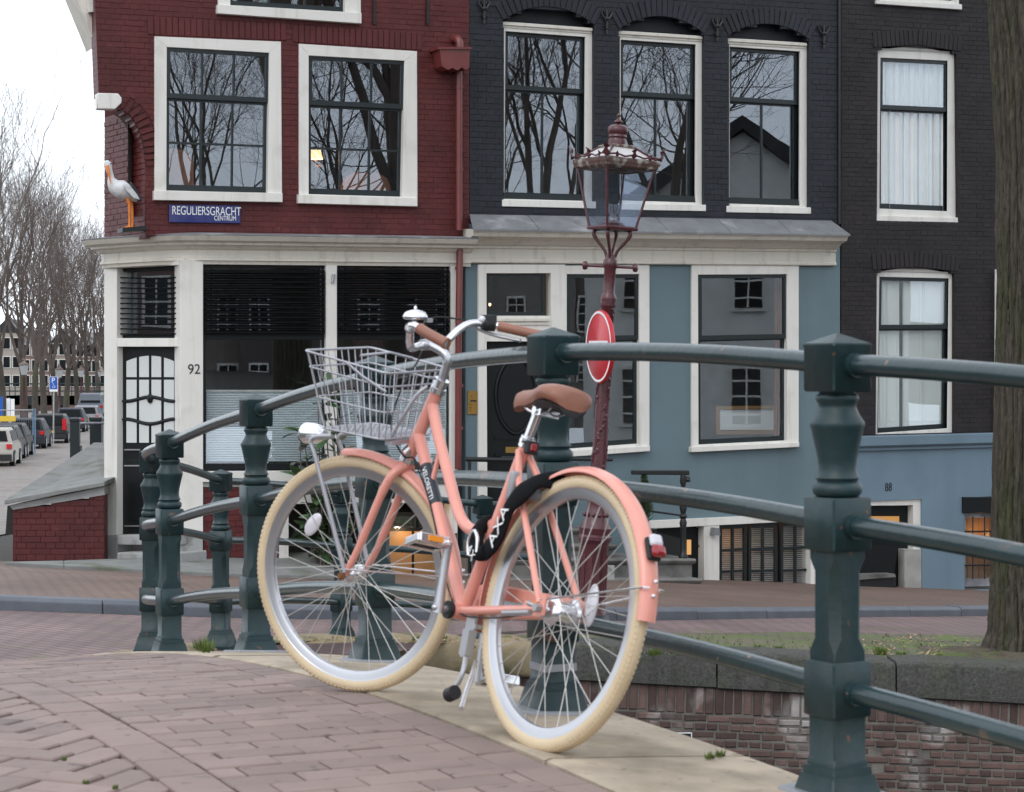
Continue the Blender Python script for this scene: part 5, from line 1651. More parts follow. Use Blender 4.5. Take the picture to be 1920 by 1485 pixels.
bike = thing('bicycle', 'salmon pink step through bicycle with cream tyres and wire basket leaning on the railing', 'bicycle', B(.5, -.05, -.35))
def smooth_path(pts, n=6):
    P = [Vector(p) for p in pts]; out = []
    for i in range(len(P) - 1):
        p0, p1, p2, p3 = P[max(i - 1, 0)], P[i], P[i + 1], P[min(i + 2, len(P) - 1)]
        for k in range(n):
            t = k / n
            out.append(.5 * ((2 * p1) + (p2 - p0) * t + (2 * p0 - 5 * p1 + 4 * p2 - p3) * t * t + (3 * p1 - p0 - 3 * p2 + p3) * t ** 3))
    out.append(P[-1]); return out
def torus(mb, c, h, u, n, R, r, seg=96, ms=14, sx=1.0, a0=0, a1=2 * math.pi):
    closed = abs(a1 - a0 - 2 * math.pi) < 1e-6
    rings = []
    m = seg if closed else seg + 1
    for i in range(m):
        t = a0 + (a1 - a0) * i / seg
        d = h * math.cos(t) + u * math.sin(t)
        rings.append([c + d * (R + r * math.cos(2 * math.pi * k / ms)) + n * (r * sx * math.sin(2 * math.pi * k / ms)) for k in range(ms)])
    if closed: rings.append(rings[0])
    mb.loft(rings, cap=not closed)
def ring_prof(mb, c, h, u, n, prof, seg=96):
    """closed section (radius, sideways) swept round the axle"""
    rings = []
    for i in range(seg + 1):
        t = 2 * math.pi * i / seg
        d = h * math.cos(t) + u * math.sin(t)
        rings.append([c + d * r + n * s_ for r, s_ in prof])
    mb.loft(rings, cap=False)
def wheel(name, c, h, n, u, hub_r, hub_w, seedrot):
    w = MB(); torus(w, c, h, u, n, .3285, .0195, 110, 16)
    # tread blocks on the shoulder
    root = w.build(name, G['tyre'], bike, smooth=60)
    t = MB()
    for i in range(150):
        an = 2 * math.pi * i / 150
        d = h * math.cos(an) + u * math.sin(an); tg = -h * math.sin(an) + u * math.cos(an)
        for sg in (-1, 1):
            q = math.radians(48)
            p = c + d * (.3285 + .0195 * math.cos(q)) + n * (sg * .0195 * math.sin(q))
            nn = d * math.cos(q) + n * (sg * math.sin(q))
            t.box(p, tg * .0038, nn * .0009, tg.cross(nn) * .005)
    t.build('tread', G['tyre'], root)
    b = MB()
    ring_prof(b, c, h, u, n, [(.313, -.0135), (.317, -.0145), (.312, -.0125), (.296, -.0125), (.288, -.008), (.286, 0), (.288, .008), (.296, .0125), (.312, .0125), (.317, .0145), (.313, .0135), (.306, .009), (.304, 0), (.306, -.009), (.313, -.0135)])
    b.build('rim', G['rim'], root, smooth=40)
    b = MB()
    b.lathe([(.008, -hub_w), (.008, -hub_w * .8), (hub_r * .6, -hub_w * .78), (hub_r, -hub_w * .66), (hub_r * 1.15, -hub_w * .55), (hub_r * .75, -hub_w * .5), (hub_r * .7, 0), (hub_r * .75, hub_w * .5), (hub_r * 1.15, hub_w * .55), (hub_r, hub_w * .66), (hub_r * .6, hub_w * .78), (.008, hub_w * .8), (.008, hub_w)], c, h, u, n, 20)
    b.build('hub', G['chrome'], root, smooth=40)
    N = 36
    for i in range(N):
        an = 2 * math.pi * (i + .5) / N + seedrot
        sg = 1 if i % 2 else -1
        tr = (1 if (i // 2) % 2 else -1) * math.radians(62)
        d = h * math.cos(an) + u * math.sin(an)
        e = h * math.cos(an + tr) + u * math.sin(an + tr)
        b = MB(); b.tube([c + e * (hub_r * 1.05) + n * (sg * hub_w * .55), c + d * .288], .0012, 5); b.build('spoke', G['spoke'], root)
    return root
rw = wheel('rear_wheel', B(0, 0, 0), BH, BN, BU, .034, .058, .03)
FHUB = S(1.109, 0.0, .009)
fw = wheel('front_wheel', FHUB, SH, SN, SU, .022, .050, .05)
for root, c, h, n, u, an, r, sd_ in ((fw, FHUB, SH, SN, SU, 2.30, .20, -.012), (rw, B(0, 0, 0), BH, BN, BU, 3.02, .13, .02)):
    d = h * math.cos(-an if root is rw else math.pi - an + .0) + u * math.sin(an)
    p = c + (h * math.cos(.72) + u * math.sin(.72)) * .20 if root is fw else c + BN * .045 + BU * .03 - BH * .055
    b = MB()
    if root is fw: b.ball(p, (.042, .008, .022), 14, 8, (h * math.cos(-.9) + u * math.sin(-.9)), n, (h * math.cos(.7) + u * math.sin(.7)))
    else: b.ball(p, (.024, .010, .055), 14, 8, h, n, u)
    b.build('spoke_reflector', G['clear'], root, smooth=60)

# frame
f = MB()
f.tube([B(.926, 0, .362), B(.832, 0, .560)], .0185, 16)                                   # head tube
f.tube(smooth_path([B(.848, 0, .520), B(.775, 0, .425), B(.690, 0, .330), B(.610, 0, .240), B(.560, 0, .198), B(.505, 0, .178), B(.450, 0, .182), B(.392, 0, .200)], 6), .0165, 16)
f.tube([B(.893, 0, .430), B(.80, 0, .327), B(.476, 0, -.035)], .0180, 16)                 # down tube
f.tube([B(.471, 0, -.048), B(.312, 0, .415)], .0165, 16)                                  # seat tube
f.tube([B(.471, -.036, -.045), B(.471, .036, -.045)], .022, 16)                           # bottom bracket shell
for sg in (-1, 1):
    f.tube([B(.455, sg * .020, -.043), B(.30, sg * .040, -.030), B(.02, sg * .064, -.002)], [.0125, .012, .0095], 12)
    f.tube([B(.318, sg * .014, .398), B(.26, sg * .036, .32), B(.012, sg * .064, .012)], [.0095, .0095, .0085], 12)
    f.box(B(.004, sg * .064, .010), BH * .020, BN * .003, BU * .026)
    f.box(B(.045, sg * .064, .003), BH * .032, BN * .003, BU * .010)
f.tube([B(.765, 0, .287), B(.752, 0, .405 - .01)], .008, 8)
f.tube([B(.33, -.018, .20), B(.33, .018, .20)], .008, 8)
frame = f.build('frame', G['pink'], bike, smooth=50)
# navy band with white lettering on the down tube
dt = (B(.476, 0, -.035) - B(.80, 0, .327)).normalized()
b0_, b1_ = B(.812, 0, .340), B(.715, 0, .232)
b = MB(); b.tube([b0_, b1_], .0186, 18); b.build('down_tube_band', G['navy'], frame, smooth=60)
nrm = (-BN * .95 + BU.cross(dt).cross(dt) * 0).normalized()
mid = b0_.lerp(b1_, .5)
tocam = (CAM - mid).normalized(); side = (tocam - dt * tocam.dot(dt)).normalized()
side = (side * math.cos(.55) + dt.cross(side) * math.sin(.55) * (1 if dt.cross(side).x < 0 else -1)).normalized()
text_obj('lettering', 'VELORETTI', G['print'], frame, mid + side * .0188, dt, side.cross(dt), .021, .0004, 'CENTER', 1.12)
# headset, fork
b = MB()
k_ = _k
for z0, z1, r_ in ((.004, .020, .023), (.019, .034, .020), (.033, .046, .022)): b.tube([_P0 + k_ * z0, _P0 + k_ * z1], r_, 18)
b.build('headset', G['chrome'], bike, smooth=40)
b = MB(); b.tube([_P0 - k_ * .222, _P0 - k_ * .206], .022, 18); b.build('headset_cup', G['chrome'], bike, smooth=40)
f = MB()
f.tube([_P0 - k_ * .205, _P0 - k_ * .245], .021, 16)
for sg in (-1, 1):
    f.tube(smooth_path([S(.930, sg * .012, .338), S(.950, sg * .045, .315), S(.985, sg * .053, .25), S(1.045, sg * .054, .12), S(1.085, sg * .053, .045), S(1.108, sg * .052, .012)], 5), [.0135] * 10 + [.012] * 6 + [.0105] * 5 + [.009] * 5, 12)
f.build('fork', G['pink'], bike, smooth=50)
b = MB(); b.tube([S(1.109, -.075, .009), S(1.109, .075, .009)], .006, 8)
for sg in (-1, 1): b.tube([S(1.109, sg * .060, .009), S(1.109, sg * .070, .009)], .012, 6)
b.build('axle_nut', mat('rusty_nut', (.20, .085, .035), .7, metal=.3, var=.3), bike)
# fenders
def fender(name, c, h, u, n, a0, a1, R, w_, m, parent):
    rings = []
    seg = 48
    sec = [(-1, -.0145), (-.85, -.006), (-.5, .0), (0, .003), (.5, .0), (.85, -.006), (1, -.0145)]
    for i in range(seg + 1):
        t = a0 + (a1 - a0) * i / seg
        d = h * math.cos(t) + u * math.sin(t)
        rings.append([c + d * (R + dr) + n * (s_ * w_) for s_, dr in sec] + [c + d * (R + dr - .002) + n * (s_ * w_ * .97) for s_, dr in reversed(sec)])
    b = MB(); b.loft(rings)
    return b.build(name, m, parent, smooth=50)
ff = fender('front_fender', FHUB, SH, SU, SN, math.radians(84), math.radians(186), .366, .026, G['pink'], bike)
rf = fender('rear_fender', B(0, 0, 0), BH, BU, BN, math.radians(-14), math.radians(178), .368, .027, G['pink'], bike)
for par, c, P_, h_, u_, n_, an in ((rf, B(0, 0, 0), B, BH, BU, BN, math.radians(166)), (ff, FHUB, S, SH, SU, SN, math.radians(176))):
    e = c + (h_ * math.cos(an) + u_ * math.sin(an)) * .372
    for sg in (-1, 1):
        b = MB(); b.tube([c + n_ * (sg * .066) + h_ * (.01 if par is rf else 0) + u_ * .02, e + n_ * (sg * .030), e + n_ * (sg * .015) + (e - c).normalized() * .004], .0026, 6); b.build('fender_stay', G['chrome'], par)
        b = MB(); b.ball(e + n_ * (sg * .0) + (u_ if par is rf else u_) * (.017 * sg) + (e - c).normalized() * .004, .0055, 8, 6); b.build('bolt', G['chrome'], par)
# rear light
lt = B(-.330, 0, .190) 
an = math.radians(151)
d = (BH * math.cos(an) + BU * math.sin(an)); tg = (-BH * math.sin(an) + BU * math.cos(an))
lc = B(0, 0, 0) + d * .372
b = MB(); b.box(lc + d * .006, tg * .030, BN * .019, d * .007); tl = b.build('tail_light', G['rubber'], rf, bevel=.006)
upv = -tg if (-tg).z > 0 else tg
b = MB(); b.box(lc + d * .022 + upv * .015, upv * .016, BN * .017, d * .009); b.build('clear_lens', G['clear'], tl, bevel=.008)
b = MB(); b.box(lc + d * .026 - upv * .014, upv * .015, BN * .017, d * .011); b.build('red_lens', G['redlens'], tl, bevel=.008)
# saddle, seat post
sp_dir = (B(.312, 0, .415) - B(.471, 0, -.048)).normalized()
stop = B(.312, 0, .415)
b = MB(); b.tube([stop - sp_dir * .02, stop + sp_dir * .115], .0135, 16); b.build('seat_post', G['chrome'], bike, smooth=50)
b = MB(); b.tube([stop - sp_dir * .004, stop + sp_dir * .026], .020, 16); b.tube([stop + sp_dir * .011 - BN * .03 - BH * .016, stop + sp_dir * .011 + BN * .012 - BH * .018], .007, 8); b.build('seat_clamp', G['chrome'], bike, smooth=50)
sc_ = stop + sp_dir * .140 - BH * .018
# saddle shell: stations from tail to nose (a, half width, top height)
st_ = [(-.112, .026, .010), (-.108, .052, .018), (-.088, .070, .026), (-.055, .074, .031), (-.015, .062, .031), (.03, .044, .024), (.08, .030, .018), (.125, .025, .016), (.148, .021, .011), (.158, .010, .004)]
rings = []
for a, hw, tp in st_:
    r_ = []
    for k in range(13):
        t = math.pi * k / 12
        x = math.cos(t); y = math.sin(t)
        r_.append(sc_ + BH * (a - .02) + BN * (hw * x) + BU * (tp - .034 * (1 - y ** .6)))
    rings.append(r_ + [r_[-1] + BU * -.012 - BN * (-.15 * hw), r_[0] + BU * -.012 + BN * (-.15 * hw)])
b = MB(); b.loft(rings); sad = b.build('saddle', G['tan'], bike, smooth=55)
b = MB(); b.loft([[sc_ + BH * (a - .02) + BN * (hw * .86 * s_) + BU * (tp - .050 - dz) for s_, dz in ((-1, 0), (1, 0), (.7, .016), (-.7, .016))] for a, hw, tp in st_[:6]]); b.build('saddle_base', G['rubber'], sad, bevel=.004)
b = MB()
for sg in (-1, 1): b.tube(smooth_path([sc_ + BH * .10 + BN * (sg * .012) - BU * .022, sc_ + BH * .03 + BN * (sg * .022) - BU * .045, sc_ - BH * .05 + BN * (sg * .022) - BU * .045, sc_ - BH * .11 + BN * (sg * .05) - BU * .012], 4), .0035, 6)
b.box(sc_ + BH * -.005 - BU * .042, BH * .02, BN * .030, BU * .012)
b.tube([sc_ - BN * .035 - BU * .042, sc_ + BN * .035 - BU * .042], .010, 10)
b.build('saddle_rails', G['chrome'], sad, smooth=50)
# clip-on light below the clamp
b = MB(); b.box(stop - BH * .030 - BU * .005, BH * .010, BN * .019, BU * .018); cl_ = b.build('clip_light', G['rubber'], bike, bevel=.005)
b = MB(); b.box(stop - BH * .041 - BU * .004, BH * .003, BN * .010, BU * .010); b.build('red_lens', G['redlens'], cl_, bevel=.003)
# stem and handlebar
b = MB()
stm = smooth_path([_P0 + k_ * .03, S(.808, 0, .622), S(.800, 0, .648), S(.812, 0, .668), S(.845, 0, .684), S(.872, 0, .690)], 5)
b.tube(stm, [.0125] * 8 + [.0135] * 10 + [.013] * (len(stm) - 18), 14)
b.tube([S(.872, -.022, .690), S(.872, .022, .690)], .0165, 14)
b.build('stem', G['rim'], bike, smooth=50)
bar = []
def hb(sg):
    if sg < 0: return [S(.872, 0, .690), S(.870, -.05, .686), S(.852, -.11, .684), S(.815, -.175, .703), S(.785, -.220, .738), S(.762, -.246, .753), S(.735, -.264, .750), S(.690, -.279, .733), S(.620, -.291, .708)]
    return [S(.872, 0, .690), S(.868, .05, .687), S(.862, .095, .700), S(.858, .145, .728), S(.852, .195, .746), S(.838, .240, .749), S(.812, .266, .744), S(.745, .281, .732), S(.655, .292, .716)]
b = MB()
pth = list(reversed(hb(-1))) + hb(1)[1:]
b.tube(smooth_path(pth, 5), .0112, 14); b.build('handlebar', G['chrome'], bike, smooth=50)
for sg in (-1, 1):
    p = smooth_path(hb(sg), 6)
    b = MB(); b.tube([q for q in p[-11:]], [.0155] + [.0150] * 8 + [.0165, .0160], 14); b.build('grip', G['tan'], bike, smooth=50)
# twist shifter and brake lever on the right, bell on the left
p = smooth_path(hb(1), 6)
b = MB(); b.tube([p[-18], p[-15], p[-12]], [.019, .021, .018], 14); b.box(p[-16] + SU * .012 - SH * .01, SH * .02, SN * .012, SU * .014); sh_ = b.build('shifter', G['rubber'], bike, smooth=40)
b = MB(); b.ball(p[-17] + SU * .012 - SN * .012, .011, 12, 8); b.build('shifter_cap', G['clear'], sh_, smooth=60)
b = MB(); b.tube(smooth_path([p[-18] + SH * .012, p[-14] + SH * .05 - SU * .01, p[-8] + SH * .055 - SU * .02, p[-3] + SH * .05 - SU * .02], 4), .006, 8); b.build('brake_lever', G['rim'], sh_, smooth=50)
p = smooth_path(hb(-1), 6)
bc_ = S(.768, -.222, .778)
b = MB(); b.lathe([(.030, -.010), (.034, -.006), (.034, .0), (.028, .010), (.016, .015), (.004, .017), (.004, .024), (.001, .028)], bc_, SH, SN, SU, 20); bl2 = b.build('bell', G['chrome'], bike, smooth=50)
b = MB(); b.tube([p[-23], bc_ - SU * .01], .006, 8); b.box(bc_ - SU * .012 + SN * .035 - SH * .02, SH * .006, SN * .014, SU * .006); b.build('bell_clamp', G['steel'], bl2)
b = MB(); b.tube([p[-24], p[-22]], .016, 12); b.build('bell_band', G['steel'], bl2)
# cables
b = MB()
q = smooth_path(hb(1), 6)
b.tube(smooth_path([q[-18] + SH * .0, S(.93, .15, .765), S(.935, .07, .735), S(.91, .03, .66), S(.93, -.04, .56), S(.955, -.05, .45), S(.925, -.03, .37), B(.86, -.022, .36), B(.80, -.022, .325)], 7), .0027, 6)
b.tube(smooth_path([B(.86, -.022, .36), B(.72, -.02, .235), B(.50, -.022, -.02), B(.30, -.05, -.05), B(.06, -.06, -.02)], 6), .0024, 6)
b.build('cable', G['rubber'], bike, smooth=60)
b = MB(); b.tube([S(.928, -.022, .372), S(.915, .0, .392)], .016, 12); b.build('cable_clip', G['chrome'], bike)
# front rack legs and head light
for sg in (-1, 1):
    b = MB(); b.tube(smooth_path([S(1.100, sg * .062, .020), S(1.150, sg * .066, .180), S(1.205, sg * .070, .350), S(1.222, sg * .070, .392), S(1.205, sg * .07, .410), S(1.15, sg * .068, .415)], 5), .0065, 8); b.build('rack_leg', G['wire'], bike, smooth=50)
b = MB(); b.lathe([(.014, -.04), (.025, -.028), (.030, -.008), (.032, .022), (.032, .028), (.029, .033)], S(1.262, 0, .412), SN, SU, SH, 20); hl_ = b.build('head_light', G['chrome'], bike, smooth=45)
b = MB(); b.lathe([(.0285, .0), (.026, .005), (.008, .008)], S(1.294, 0, .412), SN, SU, SH, 20); b.build('lens', G['clear'], hl_, smooth=50)
b = MB(); b.box(S(1.225, -.02, .405), SH * .03, SN * .03, SU * .005); b.build('bracket', G['steel'], hl_)
# wire basket
bk = MB()
T = dict(fl=(1.180, -.172, .666), fr=(1.180, .172, .666), rr=(.890, .172, .612), rl=(.890, -.172, .612))
Bt = dict(fl=(1.140, -.130, .438), fr=(1.140, .130, .438), rr=(.930, .130, .418), rl=(.930, -.130, .418))
def lv(f_): 
    return {k: tuple(Bt[k][i] + (T[k][i] - Bt[k][i]) * f_ for i in range(3)) for k in T}
def loop(f_, r, mb, rad=.025):
    q = lv(f_); P = []
    order = ['fl', 'fr', 'rr', 'rl']
    for i, k in enumerate(order):
        p_, c, n_ = [Vector(q[order[(i + j) % 4]]) for j in (-1, 0, 1)]
        a, b2 = c + (p_ - c).normalized() * rad, c + (n_ - c).normalized() * rad
        for t in np.linspace(0, 1, 5): P.append(a.lerp(c, t).lerp(c.lerp(b2, t), t))
    mb.tube([S(*p) for p in P], r, 8, closed=True)
loop(1.0, .0036, bk)
basket = bk.build('basket', G['wire'], bike, smooth=60)
for f_, r in ((.80, .0028), (.42, .0026), (0.02, .0034)):
    b = MB(); loop(f_, r, b); b.build('hoop_wire', G['wire'], basket, smooth=60)
def wire(pts, r=.0017):
    b = MB(); b.tube([S(*p) for p in pts], r, 6); b.build('wire', G['wire'], basket, smooth=60)
def mix(a, b2, t): return tuple(a[i] + (b2[i] - a[i]) * t for i in range(3))
t1, t0 = lv(1.0), lv(0.02)
for k in range(10):                                     # lengthwise wires: up the front, along the floor, up the back
    t = (k + .5) / 10
    wire([mix(t1['fl'], t1['fr'], t), mix(t0['fl'], t0['fr'], t), mix(t0['rl'], t0['rr'], t), mix(t1['rl'], t1['rr'], t)])
for k in range(8):
    t = (k + .5) / 8
    wire([mix(t1['fl'], t1['rl'], t), mix(t0['fl'], t0['rl'], t), mix(t0['fr'], t0['rr'], t), mix(t1['fr'], t1['rr'], t)])
for k in range(14):
    t = (k + .5) / 14
    wire([mix(mix(t0['fl'], t0['rl'], t), mix(t0['fr'], t0['rr'], t), 0.0), mix(mix(t0['fl'], t0['rl'], t), mix(t0['fr'], t0['rr'], t), 1.0)], .0022)
# folded carrying bail and struts to the stem
wire([(1.03, -.172, .637), (.97, -.176, .60), (.895, -.170, .560)], .0045)
wire([(1.03, -.10, .655), (1.03, .05, .66), (1.03, .172, .64)], .0040)
for sg in (-1, 1):
    b = MB(); b.tube(smooth_path([S(.850, sg * .026, .572), S(.875, sg * .045, .545), S(.915, sg * .062, .475), S(.950, sg * .07, .412)], 5), .0058, 8); b.build('strut', G['wire'], basket, smooth=60)
b = MB(); b.box(S(.93, 0, .410), SH * .012, SN * .10, SU * .006); b.tube([S(.836, -.04, .60), S(.836, .06, .585)], .004, 8); b.build('bracket', G['wire'], basket)
# cranks, pedals, chain guard, stand
bbp = B(.471, 0, -.045)
cr = MB()
cdir = (BU * .985 + BH * -.03).normalized()
for sg, dd in ((-1, cdir), (1, -cdir)):
    c0, c1 = B(.471, sg * .075, -.045), B(.471, sg * .088, -.045) + dd * .165
    b = MB(); b.tube([c0 - dd * .012, c0.lerp(c1, .5), c1 + dd * .010], [.015, .011, .012], 10)
    b.tube([B(.471, sg * .036, -.045), c0 + BN * (sg * .008)], .011, 12)
    b.ball(c0 + BN * (sg * .012), .010, 10, 8)
    ck = b.build('crank', G['rim'], bike, smooth=50)
    pc_ = c1 + BN * (sg * .062)
    b = MB(); ph = (BH * .96 + BU * -.28).normalized(); pu = BN.cross(ph); pu = pu if pu.z > 0 else -pu
    for s2 in (-1, 1):
        b.box(pc_ + ph * (.034 * s2), ph * .006, BN * .046, pu * .013)
        b.box(pc_ + BN * (.046 * s2), ph * .034, BN * .005, pu * .011)
    b.tube([c1, pc_ + BN * (sg * .05)], .009, 10)
    pd = b.build('pedal', G['chrome'], bike, bevel=.003)
    b = MB(); b.box(pc_, ph * .030, BN * .036, pu * .006); b.build('tread_pad', G['rubber'], pd)
    for s2 in ((-1, 1) if sg < 0 else ()):
        b = MB(); b.box(pc_ + ph * (.041 * s2), ph * .002, BN * .022, pu * .008); b.build('reflector', G['amber'], pd)
b = MB(); b.tube([B(.471, -.040, -.045), B(.471, -.052, -.045)], .024, 16); b.build('bracket_cup', G['rubber'], bike)
b = MB(); b.prism([B(a, .052, c) for a, c in [(.56, -.045), (.55, .0), (.52, .030), (.47, .045), (.02, .040), (.0, .02), (.02, .005), (.45, .005), (.49, -.01), (.50, -.045)]], BN * .020); b.build('chain_guard', G['pink'], bike, bevel=.006)
b = MB(); b.box(B(0.360, -.035, -.105), BH * .022, BN * .004, BU * .055); b.box(B(0.350, -.01, -.075), BH * .02, BN * .03, BU * .006)
b.box(B(0.353, -.040, -.12), BH * .016, BN * .012, BU * .034)
b.tube(smooth_path([B(0.350, -.04, -.15), B(0.325, -.055, -.19), B(0.330, -.06, -.225), B(0.345, -.065, -.245)], 4), .007, 8)
ks = b.build('kickstand', G['steel'], bike, smooth=40)
b = MB(); b.tube([B(0.325, -.02, -.165), B(0.245, -.085, -.25), B(0.195, -.12, -.283)], .007, 10); b.build('stand_leg', G['chrome'], ks, smooth=50)
b = MB(); b.tube([B(0.320, -.07, -.250), B(0.350, -.07, -.262)], .019, 14); b.build('stand_foot', G['rubber'], ks)
b = MB(); b.tube([B(.03, -.075, -.015), B(.16, -.07, -.028)], .008, 10); b.tube([B(0, -.058, 0), B(0, -.085, 0)], .011, 6); b.tube([B(.03, -.066, .004), B(.05, -.074, .008)], .006, 8); b.build('coaster_arm', G['steel'], bike, smooth=50)
b = MB(); b.box(B(.022, -.068, .004), BH * .006, BN * .004, BU * .012); b.build('amber_washer', G['amber'], bike)

# ------------------------------------------------------------------ chain lock round seat tube and rear wheel
lock = thing('chain_lock', 'black sleeved chain lock with white letters wound round the bicycle seat tube', 'lock', B(.3, -.05, .10))
pth = smooth_path([B(.125, .035, .330), B(.132, .0, .328), B(.146, -.045, .318), B(.170, -.066, .288), B(.218, -.070, .248), B(.240, -.070, .190), B(.272, -.066, .148), B(.315, -.062, .118)], 7)
b = MB()
rings = []
n = len(pth)
for i, p in enumerate(pth):
    t = (pth[min(i + 1, n - 1)] - pth[max(i - 1, 0)]).normalized()
    e = BN - t * BN.dot(t); e.normalize(); g_ = t.cross(e)
    wv = 1 + .10 * math.sin(i * .9)
    r1, r2 = .010 * wv, .026 * (1 + .15 * math.sin(i * .35)) * (1 if i < n - 4 else 1.15)
    rings.append([p + e * (r1 * math.cos(a)) + g_ * (r2 * math.sin(a)) for a in np.linspace(0, 2 * math.pi, 15)[:-1]])
b.loft(rings); b.build('sleeve', G['fabric'], lock, smooth=60)
b = MB(); b.tube(smooth_path([B(.305, -.062, .122), B(.330, -.062, .112), B(.358, -.060, .118), B(.385, -.05, .140), B(.412, -.035, .172), B(.425, .0, .205), B(.43, .025, .19)], 5), .019, 10); b.build('lock_body', G['fabric'], lock, smooth=60)
b = MB(); b.tube(smooth_path([B(.330, -.078, .115), B(.335, -.080, .150), B(.358, -.078, .170), B(.385, -.072, .160), B(.393, -.070, .130), B(.385, -.068, .105)], 5), .0048, 8); b.build('shackle', G['chrome'], lock, smooth=60)
i0 = int(n * .70)
p = pth[i0]; t = (pth[i0 + 2] - pth[i0 - 2]).normalized()
e = -BN; e = (e - t * e.dot(t)).normalized()
text_obj('lettering', 'AXA', G['print'], lock, p + e * .013, -t, e.cross(-t), .050, .0006, 'CENTER', 1.15)
i0 = int(n * .40); p = pth[i0]; t = (pth[i0 + 2] - pth[i0 - 2]).normalized(); e = -BN; e = (e - t * e.dot(t)).normalized()
p2 = B(.352, -.082, .112); t2 = (BH * .75 + BU * .66).normalized()
text_obj('lettering', 'AX', G['print'], lock, p2, -t2, (-BN).cross(-t2), .034, .0006, 'CENTER', 1.0)
# ring lock body behind the seat stays
b = MB(); torus(b, B(.215, 0, .285), BH, BU * .0 + BN, BU, .047, .010, 30, 8, 1.6, math.radians(60), math.radians(300)); rl_ = thing('ring_lock', 'grey ring lock fixed between the seat stays over the rear tyre', 'lock', B(.25, 0, .29)); b.build('ring', G['lead'], rl_, smooth=60)
b = MB(); b.box(B(.268, -.045, .300), BH * .012, BN * .010, BU * .040); b.build('housing', G['lead'], rl_, bevel=.006)
# ------------------------------------------------------------------ street lamp in front of the houses
LB, LT = pt(1106, 1170, 17.6), pt(1160, 222, 17.62)
LZ = (LT - LB).normalized()
LH = (LT - LB).length
_ang = math.radians(29.5)
LX = Vector((math.cos(_ang), -math.sin(_ang) * -1, 0)); LX = (LX - LZ * LX.dot(LZ)).normalized(); LY = LZ.cross(LX)
lampp = thing('street_lamp', 'maroon cast iron crown lantern lamp post with glass lantern before the blue house', 'street lamp', LB)
def lz(y): return (1170 - y) / 948.0 * LH               # height along the post from a photo row
def lathe_l(prof, name, m, seg=20, smooth=45, parent=None, a0=0):
    b = MB(); b.lathe([(r, lz(y)) for r, y in prof], LB, LX, LY, LZ, seg, a0=a0)
    return b.build(name, m, parent or lampp, smooth=smooth)
lathe_l([(.19, 1180), (.19, 1164), (.17, 1160), (.15, 1150)], 'plinth', G['iron'], 8)
base = lathe_l([(.135, 1152), (.128, 1146), (.118, 1140), (.118, 1020), (.128, 1016), (.142, 1012), (.142, 1006), (.128, 1002), (.135, 996), (.138, 990), (.120, 984), (.105, 976), (.085, 955), (.075, 942), (.082, 938), (.078, 930), (.068, 926)], 'base', G['maroon'], 12, 35)
# raised panels on the base
b = MB()
for k in range(12):
    a = 2 * math.pi * (k + .5) / 12
    d = LX * math.cos(a) + LY * math.sin(a); t = LZ.cross(d)
    c = LB + LZ * lz(1080) + d * .115
    b = MB(); b.box(c, t * .018, d * .006, LZ * .18); b.build('base_panel', G['maroon'], base)
    b = MB(); b.ball(LB + LZ * lz(965) + d * .098, .018, 8, 6); b.build('base_boss', G['maroon'], base, smooth=60)
shaft = lathe_l([(.064, 928), (.062, 860), (.056, 720), (.052, 580), (.060, 577), (.066, 572), (.062, 568), (.070, 562), (.066, 556), (.055, 552), (.050, 548), (.048, 505), (.056, 502), (.060, 496), (.058, 488), (.045, 485), (.040, 478)], 'shaft', G['maroon'], 20)
r_ = random.Random(3)
b = MB()
for k in range(3):                                       # ivy cast in relief up the shaft
    a0 = k * 2.1; P_ = []
    for y in np.linspace(925, 585, 40):
        a = a0 + (925 - y) * .016; rr = .0635 - (925 - y) / 345 * .010
        P_.append(LB + LZ * lz(y) + (LX * math.cos(a) + LY * math.sin(a)) * rr)
        if r_.random() < .75:
            a2 = a + r_.uniform(-.5, .5); d = LX * math.cos(a2) + LY * math.sin(a2)
            b.ball(LB + LZ * (lz(y) + r_.uniform(-.03, .03)) + d * rr, (.018, .006, .022), 6, 4, LZ.cross(d), d, LZ)
    b.tube(P_, .006, 5)
b.build('ivy_relief', G['maroon'], shaft, smooth=50)
b = MB()
c = LB + LZ * lz(500)
bd = Vector((1, -.15, 0)); bd = (bd - LZ * bd.dot(LZ)).normalized()
b.tube([c - bd * .20, c + bd * .20], .012, 10)
for sg in (-1, 1): b.lathe([(.012, .185), (.03, .19), (.038, .205), (.034, .225), (.012, .232)], c, LZ, bd.cross(LZ), bd * sg, 14)
b.build('ladder_bar', G['maroon'], lampp, smooth=45)
# bracket arms
for sx in (-1, 1):
    for sy in (-1, 1):
        d = (LX * sx + LY * sy).normalized()
        b = MB(); b.tube(smooth_path([LB + LZ * lz(y) + d * o for o, y in ((.03, 486), (.055, 470), (.12, 453), (.155, 440), (.14, 432), (.10, 430))], 5), [.013] * 12 + [.016] * 14, 8); b.build('arm', G['maroon'], lampp, smooth=50)
b0, b1, t0_, t1_ = .140, .138, .232, .236
def sqr(h, y): return [LB + LZ * lz(y) + LX * (h * x) + LY * (h * z_) for x, z_ in ((-1, -1), (1, -1), (1, 1), (-1, 1))]
b = MB(); b.loft([sqr(.15, 432), sqr(.155, 428), sqr(.145, 425)]); b.lathe([(.11, lz(425)), (.09, lz(419)), (.03, lz(412))], LB, LX, LY, LZ, 16); fl_ = b.build('lantern_floor', G['maroon'], lampp)
bot, top = sqr(.140, 426), sqr(.228, 318)
